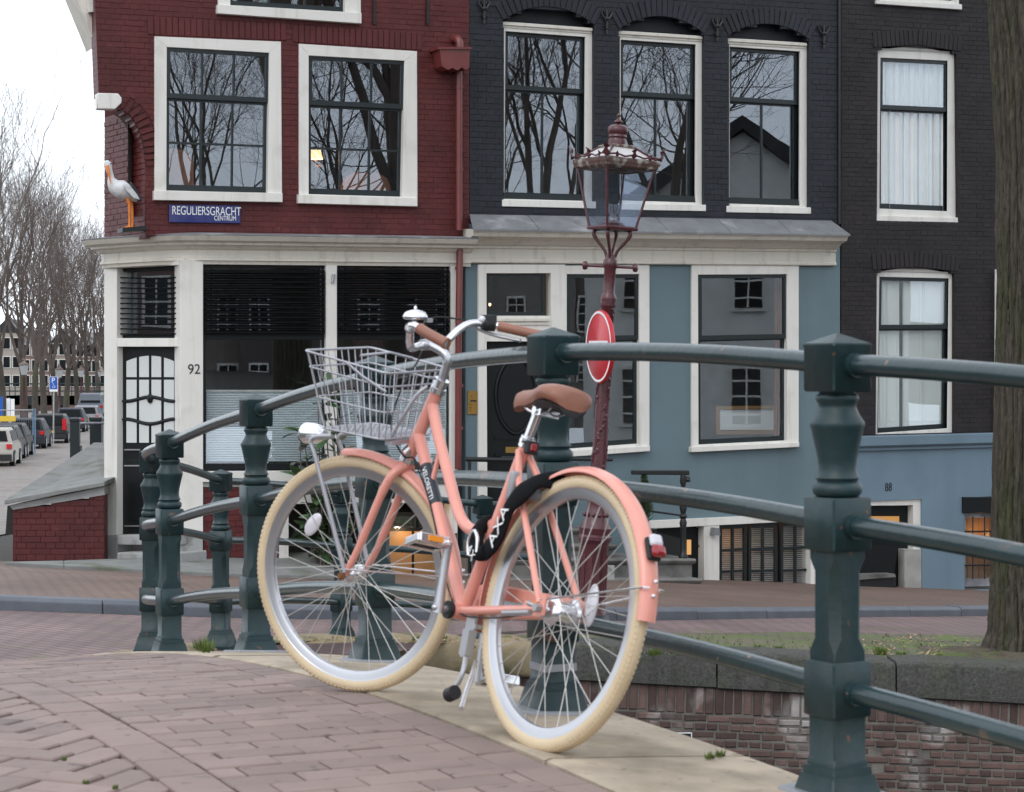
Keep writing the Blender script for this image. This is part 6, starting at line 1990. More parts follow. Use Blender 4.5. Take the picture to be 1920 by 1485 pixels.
for i in range(4):
    b = MB(); b.tube([bot[i], top[i]], .011, 6); b.build('lantern_bar', G['maroon'], lampp)
    j = (i + 1) % 4
    b = MB(); b.prism([bot[i].lerp(bot[j], .03), bot[i].lerp(bot[j], .97), top[i].lerp(top[j], .97), top[i].lerp(top[j], .03)], (LB + LZ * lz(370) - (bot[i] + bot[j] + top[i] + top[j]) / 4).normalized() * .004); b.build('lantern_pane', G['lampglass'], lampp)
b = MB(); b.loft([sqr(.225, 320), sqr(.250, 316), sqr(.255, 312), sqr(.262, 308), sqr(.262, 303), sqr(.24, 300)]); ev = b.build('eaves', G['mossroof'], lampp)
b = MB(); b.loft([sqr(.238, 301), sqr(.10, 277)]); b.build('roof', G['opal'], lampp)
for i in range(4):
    b = MB(); b.tube([sqr(.240, 300)[i], sqr(.10, 276)[i]], .010, 6); b.build('roof_rib', G['maroon'], lampp)
b = MB(); b.loft([sqr(.115, 278), sqr(.115, 274), sqr(.09, 272)]); b.build('roof_collar', G['mossroof'], lampp)
lathe_l([(.075, 273), (.078, 264), (.070, 260), (.080, 257), (.074, 253), (.085, 249), (.088, 243), (.080, 238), (.06, 235), (.025, 234), (.018, 232), (.036, 229), (.030, 226), (.012, 224), (.010, 220), (.020, 217), (.004, 212)], 'crown', G['maroon'], 16, 40)
# leaf crest along the eaves
for i in range(4):
    A, Bq = sqr(.262, 302)[i], sqr(.262, 302)[(i + 1) % 4]
    e = (Bq - A).normalized(); out = (A + Bq) / 2 - (LB + LZ * lz(302)); out.normalize()
    b = MB()
    for t, h in ((0.0, .11), (.2, .05), (.5, .085), (.8, .05)):
        p = A.lerp(Bq, t); o2 = (p - (LB + LZ * lz(302))).normalized()
        tip = p + LZ * h + o2 * (h * .35); ee = e if t else LZ.cross(o2)
        for s2 in (0, 1):
            q = p + LZ * (h * .5 * s2); w_ = h * (.32 - .08 * s2)
            b.prism([q, q + ee * w_ + LZ * h * .25, (tip if s2 else p + LZ * h * .7 + o2 * h * .2), q - ee * w_ + LZ * h * .25], o2 * .012)
    b.tube([A.lerp(Bq, t) + LZ * (.012 + .018 * abs(math.sin(t * 9))) for t in np.linspace(0, 1, 22)], .008, 6)
    b.build('leaf_crest', G['maroon'], ev, smooth=40)
lathe_l([(.022, 412), (.022, 404), (.036, 398), (.048, 386), (.050, 384)], 'lamp_burner', G['chrome'], 16)
b = MB(); b.lathe([(.040, lz(400)), (.058, lz(386)), (.062, lz(383))], LB, LX, LY, LZ, 16, cap=False); b.build('bulb_glass', G['lampglass'], lampp, smooth=60)
# no entry sign clamped to the lamp post
sc0 = pt(1122, 650, 17.45)
sn = Vector((-.948, -.318, 0)); up_ = (LZ - sn * LZ.dot(sn)).normalized(); sx_ = up_.cross(sn)
sign = thing('no_entry_sign', 'round red no entry sign with white bar clamped to the maroon lamp post', 'traffic sign', sc0 - up_ * .3)
def disc(r, o, th, m, name, par, wr=None):
    b = MB(); b.lathe([(r * .98, o - th), (r, o - th * .8), (r, o - th * .1), (r * .985, o)], sc0, sx_, up_, sn, 48)
    return b.build(name, m, par, smooth=40)
disc(.30, .0, .035, G['signred'], 'disc', sign)
b = MB(); ring_prof(b, sc0 + sn * .001, sx_, up_, sn, [(.272, 0), (.272, .002), (.290, .002), (.290, 0), (.272, 0)], 48); b.build('white_border', G['print'], sign)
b = MB(); b.box(sc0 + sn * .002, sx_ * .215, up_ * .048, sn * .001); b.build('white_bar', G['print'], sign)
for dy in (-.2, .2):
    b = MB(); b.tube([sc0 + up_ * dy - sn * .03, sc0 + up_ * dy - sn * .11], .012, 8); b.box(sc0 + up_ * dy - sn * .035, sx_ * .05, up_ * .014, sn * .006); b.build('clamp', G['steel'], sign)

# ------------------------------------------------------------------ stork figure in the niche
s0 = FR.W(246, 432, .02)
PXM = s0.y / FPX
stork = thing('stork_figure', 'white stork figure with orange bill and legs standing in the corner niche', 'stork figure', s0)
def sk(x, y, dep=0.0): return s0 + FR.h * ((x - 246) * PXM) + Z * ((432 - y) * PXM) + FR.n * dep
body = MB()
ctr = [(200, 309, 2), (198, 314, 9), (204, 322, 6.2), (205, 332, 5.5), (204, 340, 7.5), (208, 349, 12), (216, 356, 15), (226, 361, 16), (236, 366, 13.5), (245, 371, 9), (252, 376, 4.5), (256, 380, 1.5)]
ctr = [(200, 304, 1), (199, 307, 6.5), (199, 313, 8), (201, 321, 6.2), (204, 329, 5.2), (205, 337, 6.2), (208, 345, 11), (214, 352, 15.5), (223, 357, 18), (233, 362, 16), (242, 368, 11.5), (249, 374, 6), (254, 378, 1.5)]
P_ = smooth_path([sk(x, y, .08) for x, y, r in ctr], 4)
R_ = []
for i in range(len(ctr) - 1): R_ += [(ctr[i][2] + (ctr[i + 1][2] - ctr[i][2]) * k / 4) * PXM for k in range(4)]
R_.append(ctr[-1][2] * PXM)
body.tube(P_, R_, 16)
G['plume'] = mat('white_plumage_paint', (.62, .62, .62), .6, var=.15, vscale=14, bump=.5, bscale=45)
body.build('body', G['plume'], stork, smooth=70)
for sg in (0, 1):
    b = MB()
    for k in range(5): b.prism([sk(222 + k * 3, 350 + k * 3, .10 + .10 * (1 - sg) - .12 * sg), sk(240 + k * 2, 356 + k * 3, .10 + .09 * (1 - sg) - .11 * sg), sk(252 + k, 368 + k * 2, .10 + .05 * (1 - sg) - .07 * sg), sk(230 + k * 3, 362 + k * 3, .10 + .1 * (1 - sg) - .12 * sg)], FR.n * .01)
    b.build('wing', G['plume'], stork, smooth=60)
G['plumeblack'] = mat('black_plumage_paint', (.012, .012, .014), .5, var=.2)
b = MB(); b.prism([sk(240, 343, .16), sk(250, 354, .15), sk(260, 370, .12), sk(262, 379, .12), (sk(252, 372, .14)), sk(244, 358, .16)], FR.n * -.10); b.build('wing_tip', G['plumeblack'], stork, bevel=.006)
G['orange'] = mat('orange_paint', (.72, .20, .02), .5, var=.12, vscale=12)
b = MB(); b.tube([sk(196, 315, .12), sk(198, 330, .15), sk(202, 349, .16)], [.019, .014, .003], 10); b.build('bill', G['orange'], stork, smooth=60)
for dx, dd in ((0, .12), (9, .03)):
    b = MB(); b.tube(smooth_path([sk(233 + dx, 368, dd), sk(237 + dx, 384, dd), sk(238 + dx, 405, dd), sk(238 + dx, 424, dd), sk(237 + dx, 427, dd)], 4), [.020] * 4 + [.014] * 4 + [.012] * 9, 8)
    for q in (-7, -3, 3): b.tube([sk(237 + dx, 426, dd), sk(237 + dx + q - 3, 428.5, dd + .05)], [.010, .006], 6)
    b.build('leg', G['orange'], stork, smooth=60)
b = MB(); b.ball(sk(202, 311, .145), .008, 8, 6); b.build('eye', G['blackprint'], stork)
b = MB(); b.prism([sk(221, 430, .22), sk(270, 424, .16), sk(270, 432, .16), sk(221, 438, .22)], -FR.n * .25); b.build('wooden_block', G['iron'], stork)

# ------------------------------------------------------------------ plants
def leaf_mesh(name, L_, w, m, fold=.25):
    vs_, fs = [], []
    n = 6
    for i in range(n + 1):
        t = i / n; hw = w * math.sin(math.pi * min(t * .95 + .03, 1)) ** .8
        zc_ = -.25 * L_ * t * t
        vs_ += [(t * L_, -hw, zc_ + fold * hw), (t * L_, 0, zc_), (t * L_, hw, zc_ + fold * hw)]
    for i in range(n): fs += [(3 * i, 3 * i + 1, 3 * i + 4, 3 * i + 3), (3 * i + 1, 3 * i + 2, 3 * i + 5, 3 * i + 4)]
    me = bpy.data.meshes.new(name); me.from_pydata(vs_, [], fs); me.materials.append(m)
    me.polygons.foreach_set('use_smooth', [True] * len(me.polygons))
    return me
plant = thing('magnolia_shrub', 'leafy evergreen shrub with large glossy leaves before the red house shop window', 'shrub', gpt(-2.0, 22.9, .1))
lm = leaf_mesh('leaf', .20, .042, G['leaf'])
r_ = random.Random(12)
pbase = FR.W(615, 1085, .45)
for k in range(16):
    tx, ty = (r_.uniform(562, 622), r_.uniform(690, 860)) if k % 2 else (r_.uniform(556, 668), r_.uniform(820, 1000))
    tip = FR.W(tx, ty, .35 + r_.uniform(-.2, .3))
    P_ = smooth_path([pbase + Vector((r_.uniform(-.12, .12), r_.uniform(-.1, .1), 0)), pbase.lerp(tip, .5) + Vector((r_.uniform(-.12, .12), 0, .08)), tip], 5)
    b = MB(); b.tube(P_, [.014 - .010 * i / (len(P_) - 1) for i in range(len(P_))], 6); b.build('stem', G['twig'], plant)
    for j in range(18):
        t = r_.uniform(.3, 1)
        p = P_[min(int(t * (len(P_) - 1)), len(P_) - 1)]
        o = link('leaf', lm, None, plant)
        az, el = r_.uniform(0, 6.28), r_.uniform(-.3, 1.0)
        M = Matrix.Translation(p) @ Matrix.Rotation(az, 4, 'Z') @ Matrix.Rotation(-el, 4, 'Y') @ Matrix.Rotation(r_.uniform(-.6, .6), 4, 'X') @ Matrix.Scale(r_.uniform(.8, 1.3), 4)
        o.matrix_basis = M
conif = thing('potted_conifer', 'small potted conifer standing beside the stone stoop', 'conifer', FD.W(1208, 1040, .75))
cb = FD.W(1208, 1035, .75)
b = MB(); b.lathe([(.10, 0), (.13, .22), (.145, .24), (.145, .27), (.12, .27)], cb, seg=18); b.build('pot', G['iron'], conif, smooth=40)
b = MB(); b.tube([cb + Z * .25, cb + Z * .95], [.018, .006], 6); b.build('trunk', G['twig'], conif)
b = MB()
for k in range(520):
    h = r_.random() ** .8; rr = .15 * (1 - h) ** .7 + .02
    a = r_.uniform(0, 6.28); p0 = cb + Z * (.30 + .62 * h); d = Vector((math.cos(a), math.sin(a), .5 + r_.random() * .8)).normalized()
    b.tube([p0 + d * rr * .2, p0 + d * rr], [.006, .002], 3)
b.build('foliage', G['conifer'], conif)

# grass tufts and dry leaves in the joints and along the quay
def tuft(loc, n, h, seed):
    q = random.Random(seed); vs_, fs = [], []
    for k in range(n):
        a = q.uniform(0, 6.28); d = Vector((math.cos(a), math.sin(a), 0)); p = loc + d * q.uniform(0, h * .6)
        hh = h * q.uniform(.5, 1); s_ = Vector((-d.y, d.x, 0)) * (.003 + h * .02)
        i = len(vs_); vs_ += [p - s_, p + s_, p + d * (hh * .4) + Z * hh]; fs.append((i, i + 1, i + 2))
    me = bpy.data.meshes.new('grass'); me.from_pydata([tuple(v) for v in vs_], [], fs)
    return me
gpts = [(380, 1222, .09, 90), (388, 1228, .05, 60), (1225, 1232, .06, 90), (1235, 1230, .05, 60), (1300, 1222, .05, 90), (1420, 1222, .05, 120), (1460, 1226, .06, 140), (1650, 1232, .08, 160), (1690, 1236, .06, 120), (1760, 1238, .05, 120), (1850, 1240, .06, 100),
        (1330, 1432, .02, 40), (1350, 1428, .02, 40), (215, 1490, .012, 30), (160, 1480, .012, 30), (120, 1436, .012, 20), (545, 1204, .04, 60), (830, 1205, .04, 90), (780, 1206, .05, 80), (950, 1205, .05, 80)]
tm = None
allm = MB()
for i, (x, y, h, n) in enumerate(gpts):
    p = ghit(x, y); p.z = gz(p.x, p.y) + .012
    me = tuft(p, n, h, i)
    allm.add([v.co for v in me.vertices], [tuple(f.vertices) for f in me.polygons]); bpy.data.meshes.remove(me)
q = random.Random(5)
for k in range(1500):                                     # moss and short grass on the verge
    x = q.uniform(1000, 1880); yv = 1195 + (q.random() ** 1.4) * 36 + (x - 1000) * .016
    if q.random() > .5 + .5 * math.sin(x * .021) * math.sin(yv * .2): continue
    p = ghit(x, yv); p.z = gz(p.x, p.y) + .018
    h = q.uniform(.008, .022); a = q.uniform(0, 6.28); d = Vector((math.cos(a), math.sin(a), 0)); s_ = Vector((-d.y, d.x, 0)) * .006
    allm.add([p - s_, p + s_, p + d * h * .5 + Z * h], [(0, 1, 2)])
gr = allm.build('grass', G['grass'])
tag(gr, 'short grass and moss growing in joints and on the canal verge', 'grass', kind='stuff')
lv_ = MB()
for k in range(420):
    x = q.uniform(520, 1000) if k < 200 else q.uniform(1560, 1910)
    y = (1203 + q.random() * 12 + max(0, (620 - x)) * .06) if k < 200 else 1196 + q.random() * 40
    p = ghit(x, y); p.z = gz(p.x, p.y) + .03
    d = Vector((q.uniform(-1, 1), q.uniform(-1, 1), q.uniform(-.2, .3))).normalized() * q.uniform(.01, .03); e = d.cross(Z).normalized() * .010
    lv_.add([p - d, p + e, p + d + Z * .008, p - e], [(0, 1, 2, 3)])
dl = lv_.build('leaf_litter', G['deadleaf']); tag(dl, 'dry leaf litter scattered along the canal edge', 'leaf litter', kind='stuff')
bed = rough_bed('tree_bed', (gpt(3.0, 15.45), Vector((2.6, 0, 0)), Vector((0.1, 1.35, 0))), .05, G['dirt'], 34, 4)
tag(bed, 'patch of bare soil round the foot of the canal tree', 'soil', kind='structure')

# ------------------------------------------------------------------ trees
def grow_tree(seed, H, r0, fork, nlimb, maxlvl, kids, rmin, segs=(10, 7, 5, 4, 3, 3), up=.25, trunk_path=None):
    q = random.Random(seed)
    trunk, crown = MB(), MB()
    def rv(): return Vector((q.gauss(0, 1), q.gauss(0, 1), q.gauss(0, 1)))
    def grow(p, d, L_, r, lvl):
        n = 5 if lvl < 3 else 3
        pts_, rad = [p.copy()], [r]
        for i in range(n):
            d = (d + rv() * (.10 + .035 * lvl) + Z * (up * .25)).normalized()
            p = p + d * (L_ / n); pts_.append(p.copy()); rad.append(max(r * (1 - .55 * (i + 1) / n), rmin))
        crown.tube(pts_, rad, segs[min(lvl, 5)], cap=False)
        if lvl >= maxlvl: return
        for k in range(kids[lvl]):
            t = q.uniform(.25, 1.0) if k else 1.0
            i = min(int(t * n), n - 1); f_ = t * n - i
            b0 = pts_[i].lerp(pts_[i + 1], min(f_, 1)); dd = (pts_[i + 1] - pts_[i]).normalized()
            ax = rv(); ax = (ax - dd * ax.dot(dd)).normalized()
            ang = math.radians(q.uniform(22, 55)) * (.45 if k == 0 else 1)
            nd = (dd * math.cos(ang) + ax * math.sin(ang)).normalized()
            grow(b0, nd, L_ * q.uniform(.50, .78), max(rad[i] * (.82 if k == 0 else .58), rmin), lvl + 1)
    if trunk_path is None:
        P_ = [Vector((0, 0, -.3))]; d = Z.copy()
        n = 6
        for i in range(n):
            d = (d + rv() * .03).normalized(); P_.append(P_[-1] + d * ((fork + .3) / n))
        trunk.tube(P_, [r0 * 1.35] + [r0 * (1.05 - .25 * i / n) for i in range(n)], 12)
        tip, rt_ = P_[-1], r0 * .8
    else:
        tip, rt_ = trunk_path
    for k in range(nlimb):
        a = 2 * math.pi * (k + q.random() * .6) / nlimb
        lean = math.radians(q.uniform(10, 38)) if k else math.radians(5)
        d = Vector((math.cos(a) * math.sin(lean), math.sin(a) * math.sin(lean), math.cos(lean)))
        grow(tip - Z * (.0 if k == 0 else q.uniform(0, .5)), d, (H - fork) * q.uniform(.42, .55), rt_ * (.75 if k == 0 else .55), 0)
    return trunk, crown
KINDS = []
for sd, H_, kk in ((11, 17.0, (4, 4, 4, 3)), (23, 18.5, (4, 4, 4, 3)), (37, 16.0, (4, 4, 4, 3))):
    t_, c_ = grow_tree(sd, H_, .24, 3.6 + .3 * (sd % 3), 5, 4, kk, .0075, up=.75)
    KINDS.append((t_.mesh('trunk', 60), c_.mesh('crown', 70)))
for sd, H_ in ((51, 15.0), (64, 16.0)):
    t_, c_ = grow_tree(sd, H_, .21, 5.2, 4, 5, (4, 4, 4, 3, 3), .0038, up=.4)
    cm_ = c_.mesh('crown', 70)
    bm = bmesh.new(); bm.from_mesh(cm_)                   # low outer twigs are pruned on street trees
    bmesh.ops.delete(bm, geom=[v for v in bm.verts if v.co.z < 6.6 and v.co.x ** 2 + v.co.y ** 2 > .8], context='VERTS')
    bm.to_mesh(cm_); bm.free()
    KINDS.append((t_.mesh('trunk', 60), cm_))
for t_, c_ in KINDS:
    t_.materials.append(G['farbark']); c_.materials.append(G['twig'])
def far_tree(kind, loc, rz, sc, label, group=None):
    root = thing('street_tree', label, 'tree', loc, group, world=False)
    root.rotation_euler = (0, 0, rz); root.scale = (sc, sc, sc)
    t_, c_ = KINDS[kind]
    for nm, me in (('trunk', t_), ('crown', c_)):
        o = bpy.data.objects.new(nm, me); COL.objects.link(o); o.parent = root
    return root
spots = [(-16, 118), (10, 150), (45, 146), (66, 175), (84, 160), (104, 185), (123, 168), (146, 195), (164, 190), (186, 215), (-45, 140), (205, 185)]
q = random.Random(21)
near_words = ['leftmost, half outside the picture', 'left of the first far lantern', 'right behind the first far lantern', 'between the first far lantern and parking sign', 'behind the parking sign', 'just right of the parking sign', 'between the two middle far lanterns', 'left of the third far lantern']
for i, (x, d) in enumerate(spots):
    X = (x - 960) / FPX * d
    lab = ('bare street tree on the side street, ' + near_words[i]) if i < 8 else ['bare street tree behind the third far lantern', 'bare street tree beside the smallest far lantern', 'bare street tree wholly past the left picture edge', 'bare street tree hidden behind the corner of the red house'][i - 8]
    far_tree(i % 3, (X, d, gz(X, d)), q.uniform(0, 6.28), q.uniform(.95, 1.18), lab, 'bare trees along the side street')
# big tree at the right edge: ridged trunk, crown above the picture
bt = thing('canal_tree', 'thick mossy tree trunk with ridged bark at the right edge', 'tree', gpt(4.0, 16.3))
tk = [(1190 + 45, 1946, .46), (1210, 1945, .40), (1185, 1943, .355), (1140, 1940, .335), (1080, 1940, .322), (980, 1939, .315), (860, 1940, .310), (700, 1942, .302), (520, 1944, .297), (430, 1942, .305), (300, 1942, .300), (150, 1932, .295), (0, 1922, .292), (-160, 1908, .29), (-330, 1896, .27)]
rings = []
q = random.Random(9)
NS = 168
ph = [q.uniform(0, 6.28) for _ in range(6)]
path = []
for y, x, r in tk: path.append((pt(x, y, 16.3), r))
fine = []
for i in range(len(path) - 1):
    for k in range(6): fine.append((path[i][0].lerp(path[i + 1][0], k / 6), path[i][1] + (path[i + 1][1] - path[i][1]) * k / 6))
fine.append(path[-1])
for i, (p, r) in enumerate(fine):
    rg = []
    for k in range(NS):
        a = 2 * math.pi * k / NS
        hz_ = p.z
        w1 = 1.1 * math.sin(hz_ * 1.7 + ph[0]) + .5 * math.sin(hz_ * 4.3 + ph[4]); w2 = 1.5 * math.sin(hz_ * 2.9 + ph[1]) + .6 * math.sin(hz_ * 6.1 + ph[5])
        g1 = (1 - abs(math.sin(12 * a + w1))) ** 3; g2 = (1 - abs(math.sin(19 * a + w2))) ** 3
        n_ = .03 * math.sin(3 * a + ph[3] + hz_ * .4) - .085 * g1 - .065 * g2 + q.gauss(0, .006)
        rg.append(p + Vector((math.cos(a), math.sin(a), 0)) * (r * (1 + n_ * 1.3)))
    rings.append(rg)
b = MB(); b.loft(rings); b.build('trunk', G['bark'], bt, smooth=70)
t_, c_ = grow_tree(5, 17, .3, 0.0, 5, 4, (4, 5, 5, 4), .006, up=.9, trunk_path=(Vector((0, 0, 0)), .26))
tip = path[-1][0] - Z * .15
cm = c_.mesh('crown', 70); cm.transform(Matrix.Translation(tip))
bm = bmesh.new(); bm.from_mesh(cm)                        # street tree: low branches are kept pruned
bmesh.ops.delete(bm, geom=[v for v in bm.verts if v.co.z < tip.z - .9], context='VERTS')
bm.to_mesh(cm); bm.free()
link('crown', cm, G['twig'], bt)
# trees on the quay beyond the frame, seen as reflections in the panes
NT = [(6.1, 16.2, 1.05, 3), (10.3, 16.3, .8, 4), (13.2, 16.8, .85, 3), (22.5, -10.5, 1.0, 4), (28.5, -10.0, 1.05, 3), (35, -10.5, 1.0, 4)]
for i, (x, y, sc, kd) in enumerate(NT):
    far_tree(kd, (x, y, gz(min(x, 8), max(y, 14))), i * 1.3, sc, 'bare tree outside the picture, mirrored ' + ['in the window with the lit lamp', 'in the leftmost arched window', 'in the middle arched window', 'in the left upper window of the red house', 'far off behind the lit lamp window', 'far off in the leftmost arched window'][i], 'quay trees mirrored in the panes')
# ------------------------------------------------------------------ side street: cars, lamps, signs, far houses
SD = Vector((-0.132, 1, 0)).normalized()                 # direction of the side street
carpaint = {}
def paint(c):
    if c not in carpaint: carpaint[c] = mat('car_paint', c, .45, var=.03, spec=.3)
    return carpaint[c]
G['carglass'] = mat('car_window', (.010, .012, .013), .5, var=.1, spec=.12)
G['tail'] = mat('tail_lamp', (.50, .02, .02), .2, var=.05)
G['plate'] = mat('yellow_number_plate', (.72, .48, .02), .5, var=.05)
def car(name, label, right_px, bottom_y, L_, W_, H_, col, estate=False, van=False):
    d = 3.45 * FPX / (bottom_y - HYP)
    corner = pt(right_px, bottom_y, d)                    # rear right corner on the ground
    R_ = Vector((SD.y, -SD.x, 0))
    o = corner - R_ * (W_ / 2)
    o.z = gz(o.x, o.y)
    root = thing(name, label, 'van' if van else 'car', o, 'cars parked along the side street', world=True)
    def C(x, y, z): return o + R_ * x + SD * y + Z * z
    h = H_; w = W_ / 2
    body = [(0.02, .28), (0.0, .55), (.05, h * .60), (.10, h * .63), (L_ * .72, h * .63), (L_ * .93, h * .56), (L_, h * .45), (L_, .25), (L_ * .9, .2), (.1, .2)]
    mb = MB()
    mb.loft([[C(x, y, z) for y, z in body] for x in (-w * .96, -w, w, w * .96)])
    bo = mb.build('body', paint(col), root, bevel=.05)
    t0, t1 = (.06, .45) if (estate or van) else (.14, .55)
    top = [(t0, h * .62), (t0 + .10 if not van else t0 + .04, h * .97), (t0 + .3, h), (L_ * (.50 if not van else .62), h), (L_ * (.56 if not van else .68), h * .96), (L_ * .74, h * .62)]
    mb = MB(); mb.loft([[C(x * (1 if z < h * .7 else .80), y, z) for y, z in top] for x in (-w * .95, w * .95)])
    mb.build('roof', paint(col), root, bevel=.04)
    b = MB(); b.prism([C(-w * .76, t0 - .012, h * .66), C(w * .76, t0 - .012, h * .66), C(w * .66, t0 + .07, h * .93), C(-w * .66, t0 + .07, h * .93)], SD * .05); b.build('rear_window', G['carglass'], root)
    b = MB(); b.prism([C(w * .955, t0 + .3, h * .66), C(w * .955, L_ * .68, h * .66), C(w * .80, L_ * .56, h * .93), C(w * .80, t0 + .36, h * .93)], -R_ * .03); b.build('side_window', G['carglass'], root)
    for sg in (-1, 1):
        b = MB(); b.box(C(sg * w * .84, -.005, h * .53 + (.18 if estate else 0)), R_ * (w * .12), SD * .03, Z * (.09 + (.2 if estate else 0))); b.build('tail_light', G['tail'], root, bevel=.01)
        for y in (.75, L_ - .75):
            b = MB(); b.lathe([(.20, -.1), (.31, -.1), (.32, .0), (.31, .1), (.20, .1)], C(sg * (w - .08), y, .31), SD, Z, R_, 18); tw_ = b.build('wheel', G['rubber'], root, smooth=40)
            b = MB(); b.lathe([(.20, -.02), (.20, .105), (.05, .10)], C(sg * (w - .08), y, .31), SD, Z, R_ * sg, 14); b.build('rim', G['steel'], tw_)
    b = MB(); b.box(C(0, -.012, h * .40), R_ * .26, SD * .012, Z * .06); b.build('number_plate', G['plate'], root)
    b = MB(); b.box(C(0, .02, .36), R_ * (w * .95), SD * .06, Z * .12); b.build('bumper', G['rubber'], root, bevel=.02)
    return root
car('parked_car', 'white hatchback cut off by the left picture edge, nearest of the parked cars', 24, 868, 3.8, 1.72, 1.48, (.40, .37, .33))
car('parked_car', 'dark grey hatchback just behind the white car at the left edge', 34, 858, 3.9, 1.72, 1.46, (.035, .035, .04))
car('parked_car', 'black hatchback parked behind the dark grey one near the fence', 49, 851, 3.9, 1.72, 1.45, (.012, .012, .014))
car('parked_car', 'dark blue car parked behind the blue fence poles', 84, 836, 4.2, 1.74, 1.45, (.02, .024, .034))
car('parked_car', 'black estate car with tall red rear lamps beside the parking sign', 126, 826, 4.6, 1.80, 1.50, (.012, .013, .015), estate=True)
car('parked_car', 'dark blue hatchback parked beyond the estate car', 158, 806, 4.0, 1.74, 1.48, (.03, .035, .05))
car('parked_car', 'silver car parked next to the house corner', 186, 800, 4.4, 1.78, 1.50, (.24, .24, .26))
car('parked_van', 'grey van at the far end of the parked row', 194, 786, 5.0, 1.95, 2.1, (.16, .18, .21), van=True)
# far street lamps
def far_lamp(x, ytop, d, label):
    p = pt(x, ytop, d); b0 = Vector((p.x, p.y, gz(p.x, p.y))); H_ = p.z - b0.z
    r = thing('far_street_lamp', label, 'street lamp', b0, 'crown lanterns along the side street')
    b = MB(); b.lathe([(.17, 0), (.14, .05), (.13, .7), (.15, .75), (.10, .8), (.07, 1.0), (.055, H_ - 1.1), (.08, H_ - 1.05), (.05, H_ - 1.0)], b0, seg=10); b.build('post', G['maroon'], r, smooth=45)
    def s4(h, z_): return [b0 + Vector((h * c_, h * s_, z_)) for c_, s_ in ((1, .3), (-.3, 1), (-1, -.3), (.3, -1))]
    b = MB(); b.loft([s4(.15, H_ - .95), s4(.26, H_ - .40)]); b.build('lantern', mat('milky_lantern_glass', (.42, .43, .44), .3, var=.05), r)
    b = MB(); b.loft([s4(.30, H_ - .40), s4(.30, H_ - .36), s4(.12, H_ - .20), s4(.10, H_ - .16), s4(.10, H_ - .05), s4(.02, H_)]); b.build('roof', G['mossroof'], r)
far_lamp(45, 672, 124, 'nearest crown lantern on the left street, in front of a thick trunk')
far_lamp(111, 683, 152, 'second crown lantern from the left, right above the blue parking sign')
far_lamp(152, 685, 176, 'third crown lantern from the left on the side street')
far_lamp(185, 690, 215, 'smallest and farthest crown lantern, beside the house corner')
# parking sign
p0 = pt(100, 826, 108); p1 = pt(101, 708, 108); b0 = Vector((p0.x, p0.y, gz(p0.x, p0.y)))
ps = thing('parking_sign', 'blue disabled parking sign with white letter on a grey pole', 'traffic sign', b0)
b = MB(); b.tube([b0, p1], .035, 10); b.build('pole', G['steel'], ps, smooth=50)
b = MB(); b.box(p1 - Z * .33 - Vector((0, .05, 0)), Vector((.21, 0, 0)), Vector((0, .012, 0)), Z * .38); b.build('back_plate', G['print'], ps)
blue_ = mat('parking_blue', (.01, .09, .42), .35, var=.03)
b = MB(); b.box(p1 - Z * .28 - Vector((0, .064, 0)), Vector((.19, 0, 0)), Vector((0, .003, 0)), Z * .31); b.build('blue_panel', blue_, ps)
text_obj('letter', 'P', G['print'], ps, p1 - Z * .15 - Vector((0.02, .07, 0)), Vector((1, 0, 0)), Z, .36, .002)
b = MB()
wc = p1 - Z * .43 - Vector((0, .07, 0))
b.tube([wc + Vector((.07 * math.cos(t), 0, .06 * math.sin(t) - .03)) for t in np.linspace(-3.4, .6, 14)], .012, 5)
b.tube([wc + Vector((-.02, 0, .09)), wc + Vector((-.01, 0, .02)), wc + Vector((.05, 0, .02)), wc + Vector((.085, 0, -.05))], .013, 5); b.ball(wc + Vector((-.02, 0, .12)), .02, 8, 6)
b.build('wheelchair_symbol', G['print'], ps)
# construction fence with blue end poles, hoarding signs
f0_ = pt(62, 842, 96); f0_.z = gz(f0_.x, f0_.y)
fn = thing('site_fence', 'grey mesh site fence with blue end poles at the left edge', 'fence', f0_)
blueg = mat('blue_grey_pole', (.16, .25, .36), .4, metal=.2, var=.1)
for dx in (0, .09):
    b = MB(); b.tube([f0_ + Vector((dx, 0, 0)), f0_ + Vector((dx, 0, 2.02))], .028, 8); b.build('pole', blueg, fn)
e0_ = f0_ + Vector((-3.2, -1.2, 0))
for z_ in (.12, 1.95):
    b = MB(); b.tube([f0_ + Z * z_, e0_ + Z * z_], .022, 8); b.build('rail', G['steel'], fn)
b = MB(); b.tube([f0_.lerp(e0_, .62) + Z * .1, f0_.lerp(e0_, .62) + Z * 1.95], .02, 6); b.build('rail', G['steel'], fn)
b = MB()
for k in range(34): b.tube([f0_.lerp(e0_, k / 34) + Z * .12, f0_.lerp(e0_, k / 34) + Z * 1.95], .003, 3)
tag(b.build('mesh_wires', G['steel'], fn), kind='stuff')
def board(x0, y0, x1, y1, d, m, name, par):
    a_, c_ = pt(x0, y1, d), pt(x1, y0, d)
    b = MB(); b.prism([a_, Vector((c_.x, a_.y, a_.z)), Vector((c_.x, a_.y, c_.z)), Vector((a_.x, a_.y, c_.z))], (0, .03, 0)); return b.build(name, m, par)
hs_ = thing('hoarding_sign', 'white and yellow notice boards on a post at the left picture edge', 'sign', pt(20, 830, 100))
board(12, 747, 19, 782, 100, G['print'], 'white_board', hs_); board(20, 748, 27, 783, 99.8, G['print'], 'white_board', hs_); board(-6, 780, 29, 790, 99.6, G['plate'], 'yellow_board', hs_); board(-20, 744, 5, 779, 99.7, blue_, 'blue_board', hs_)
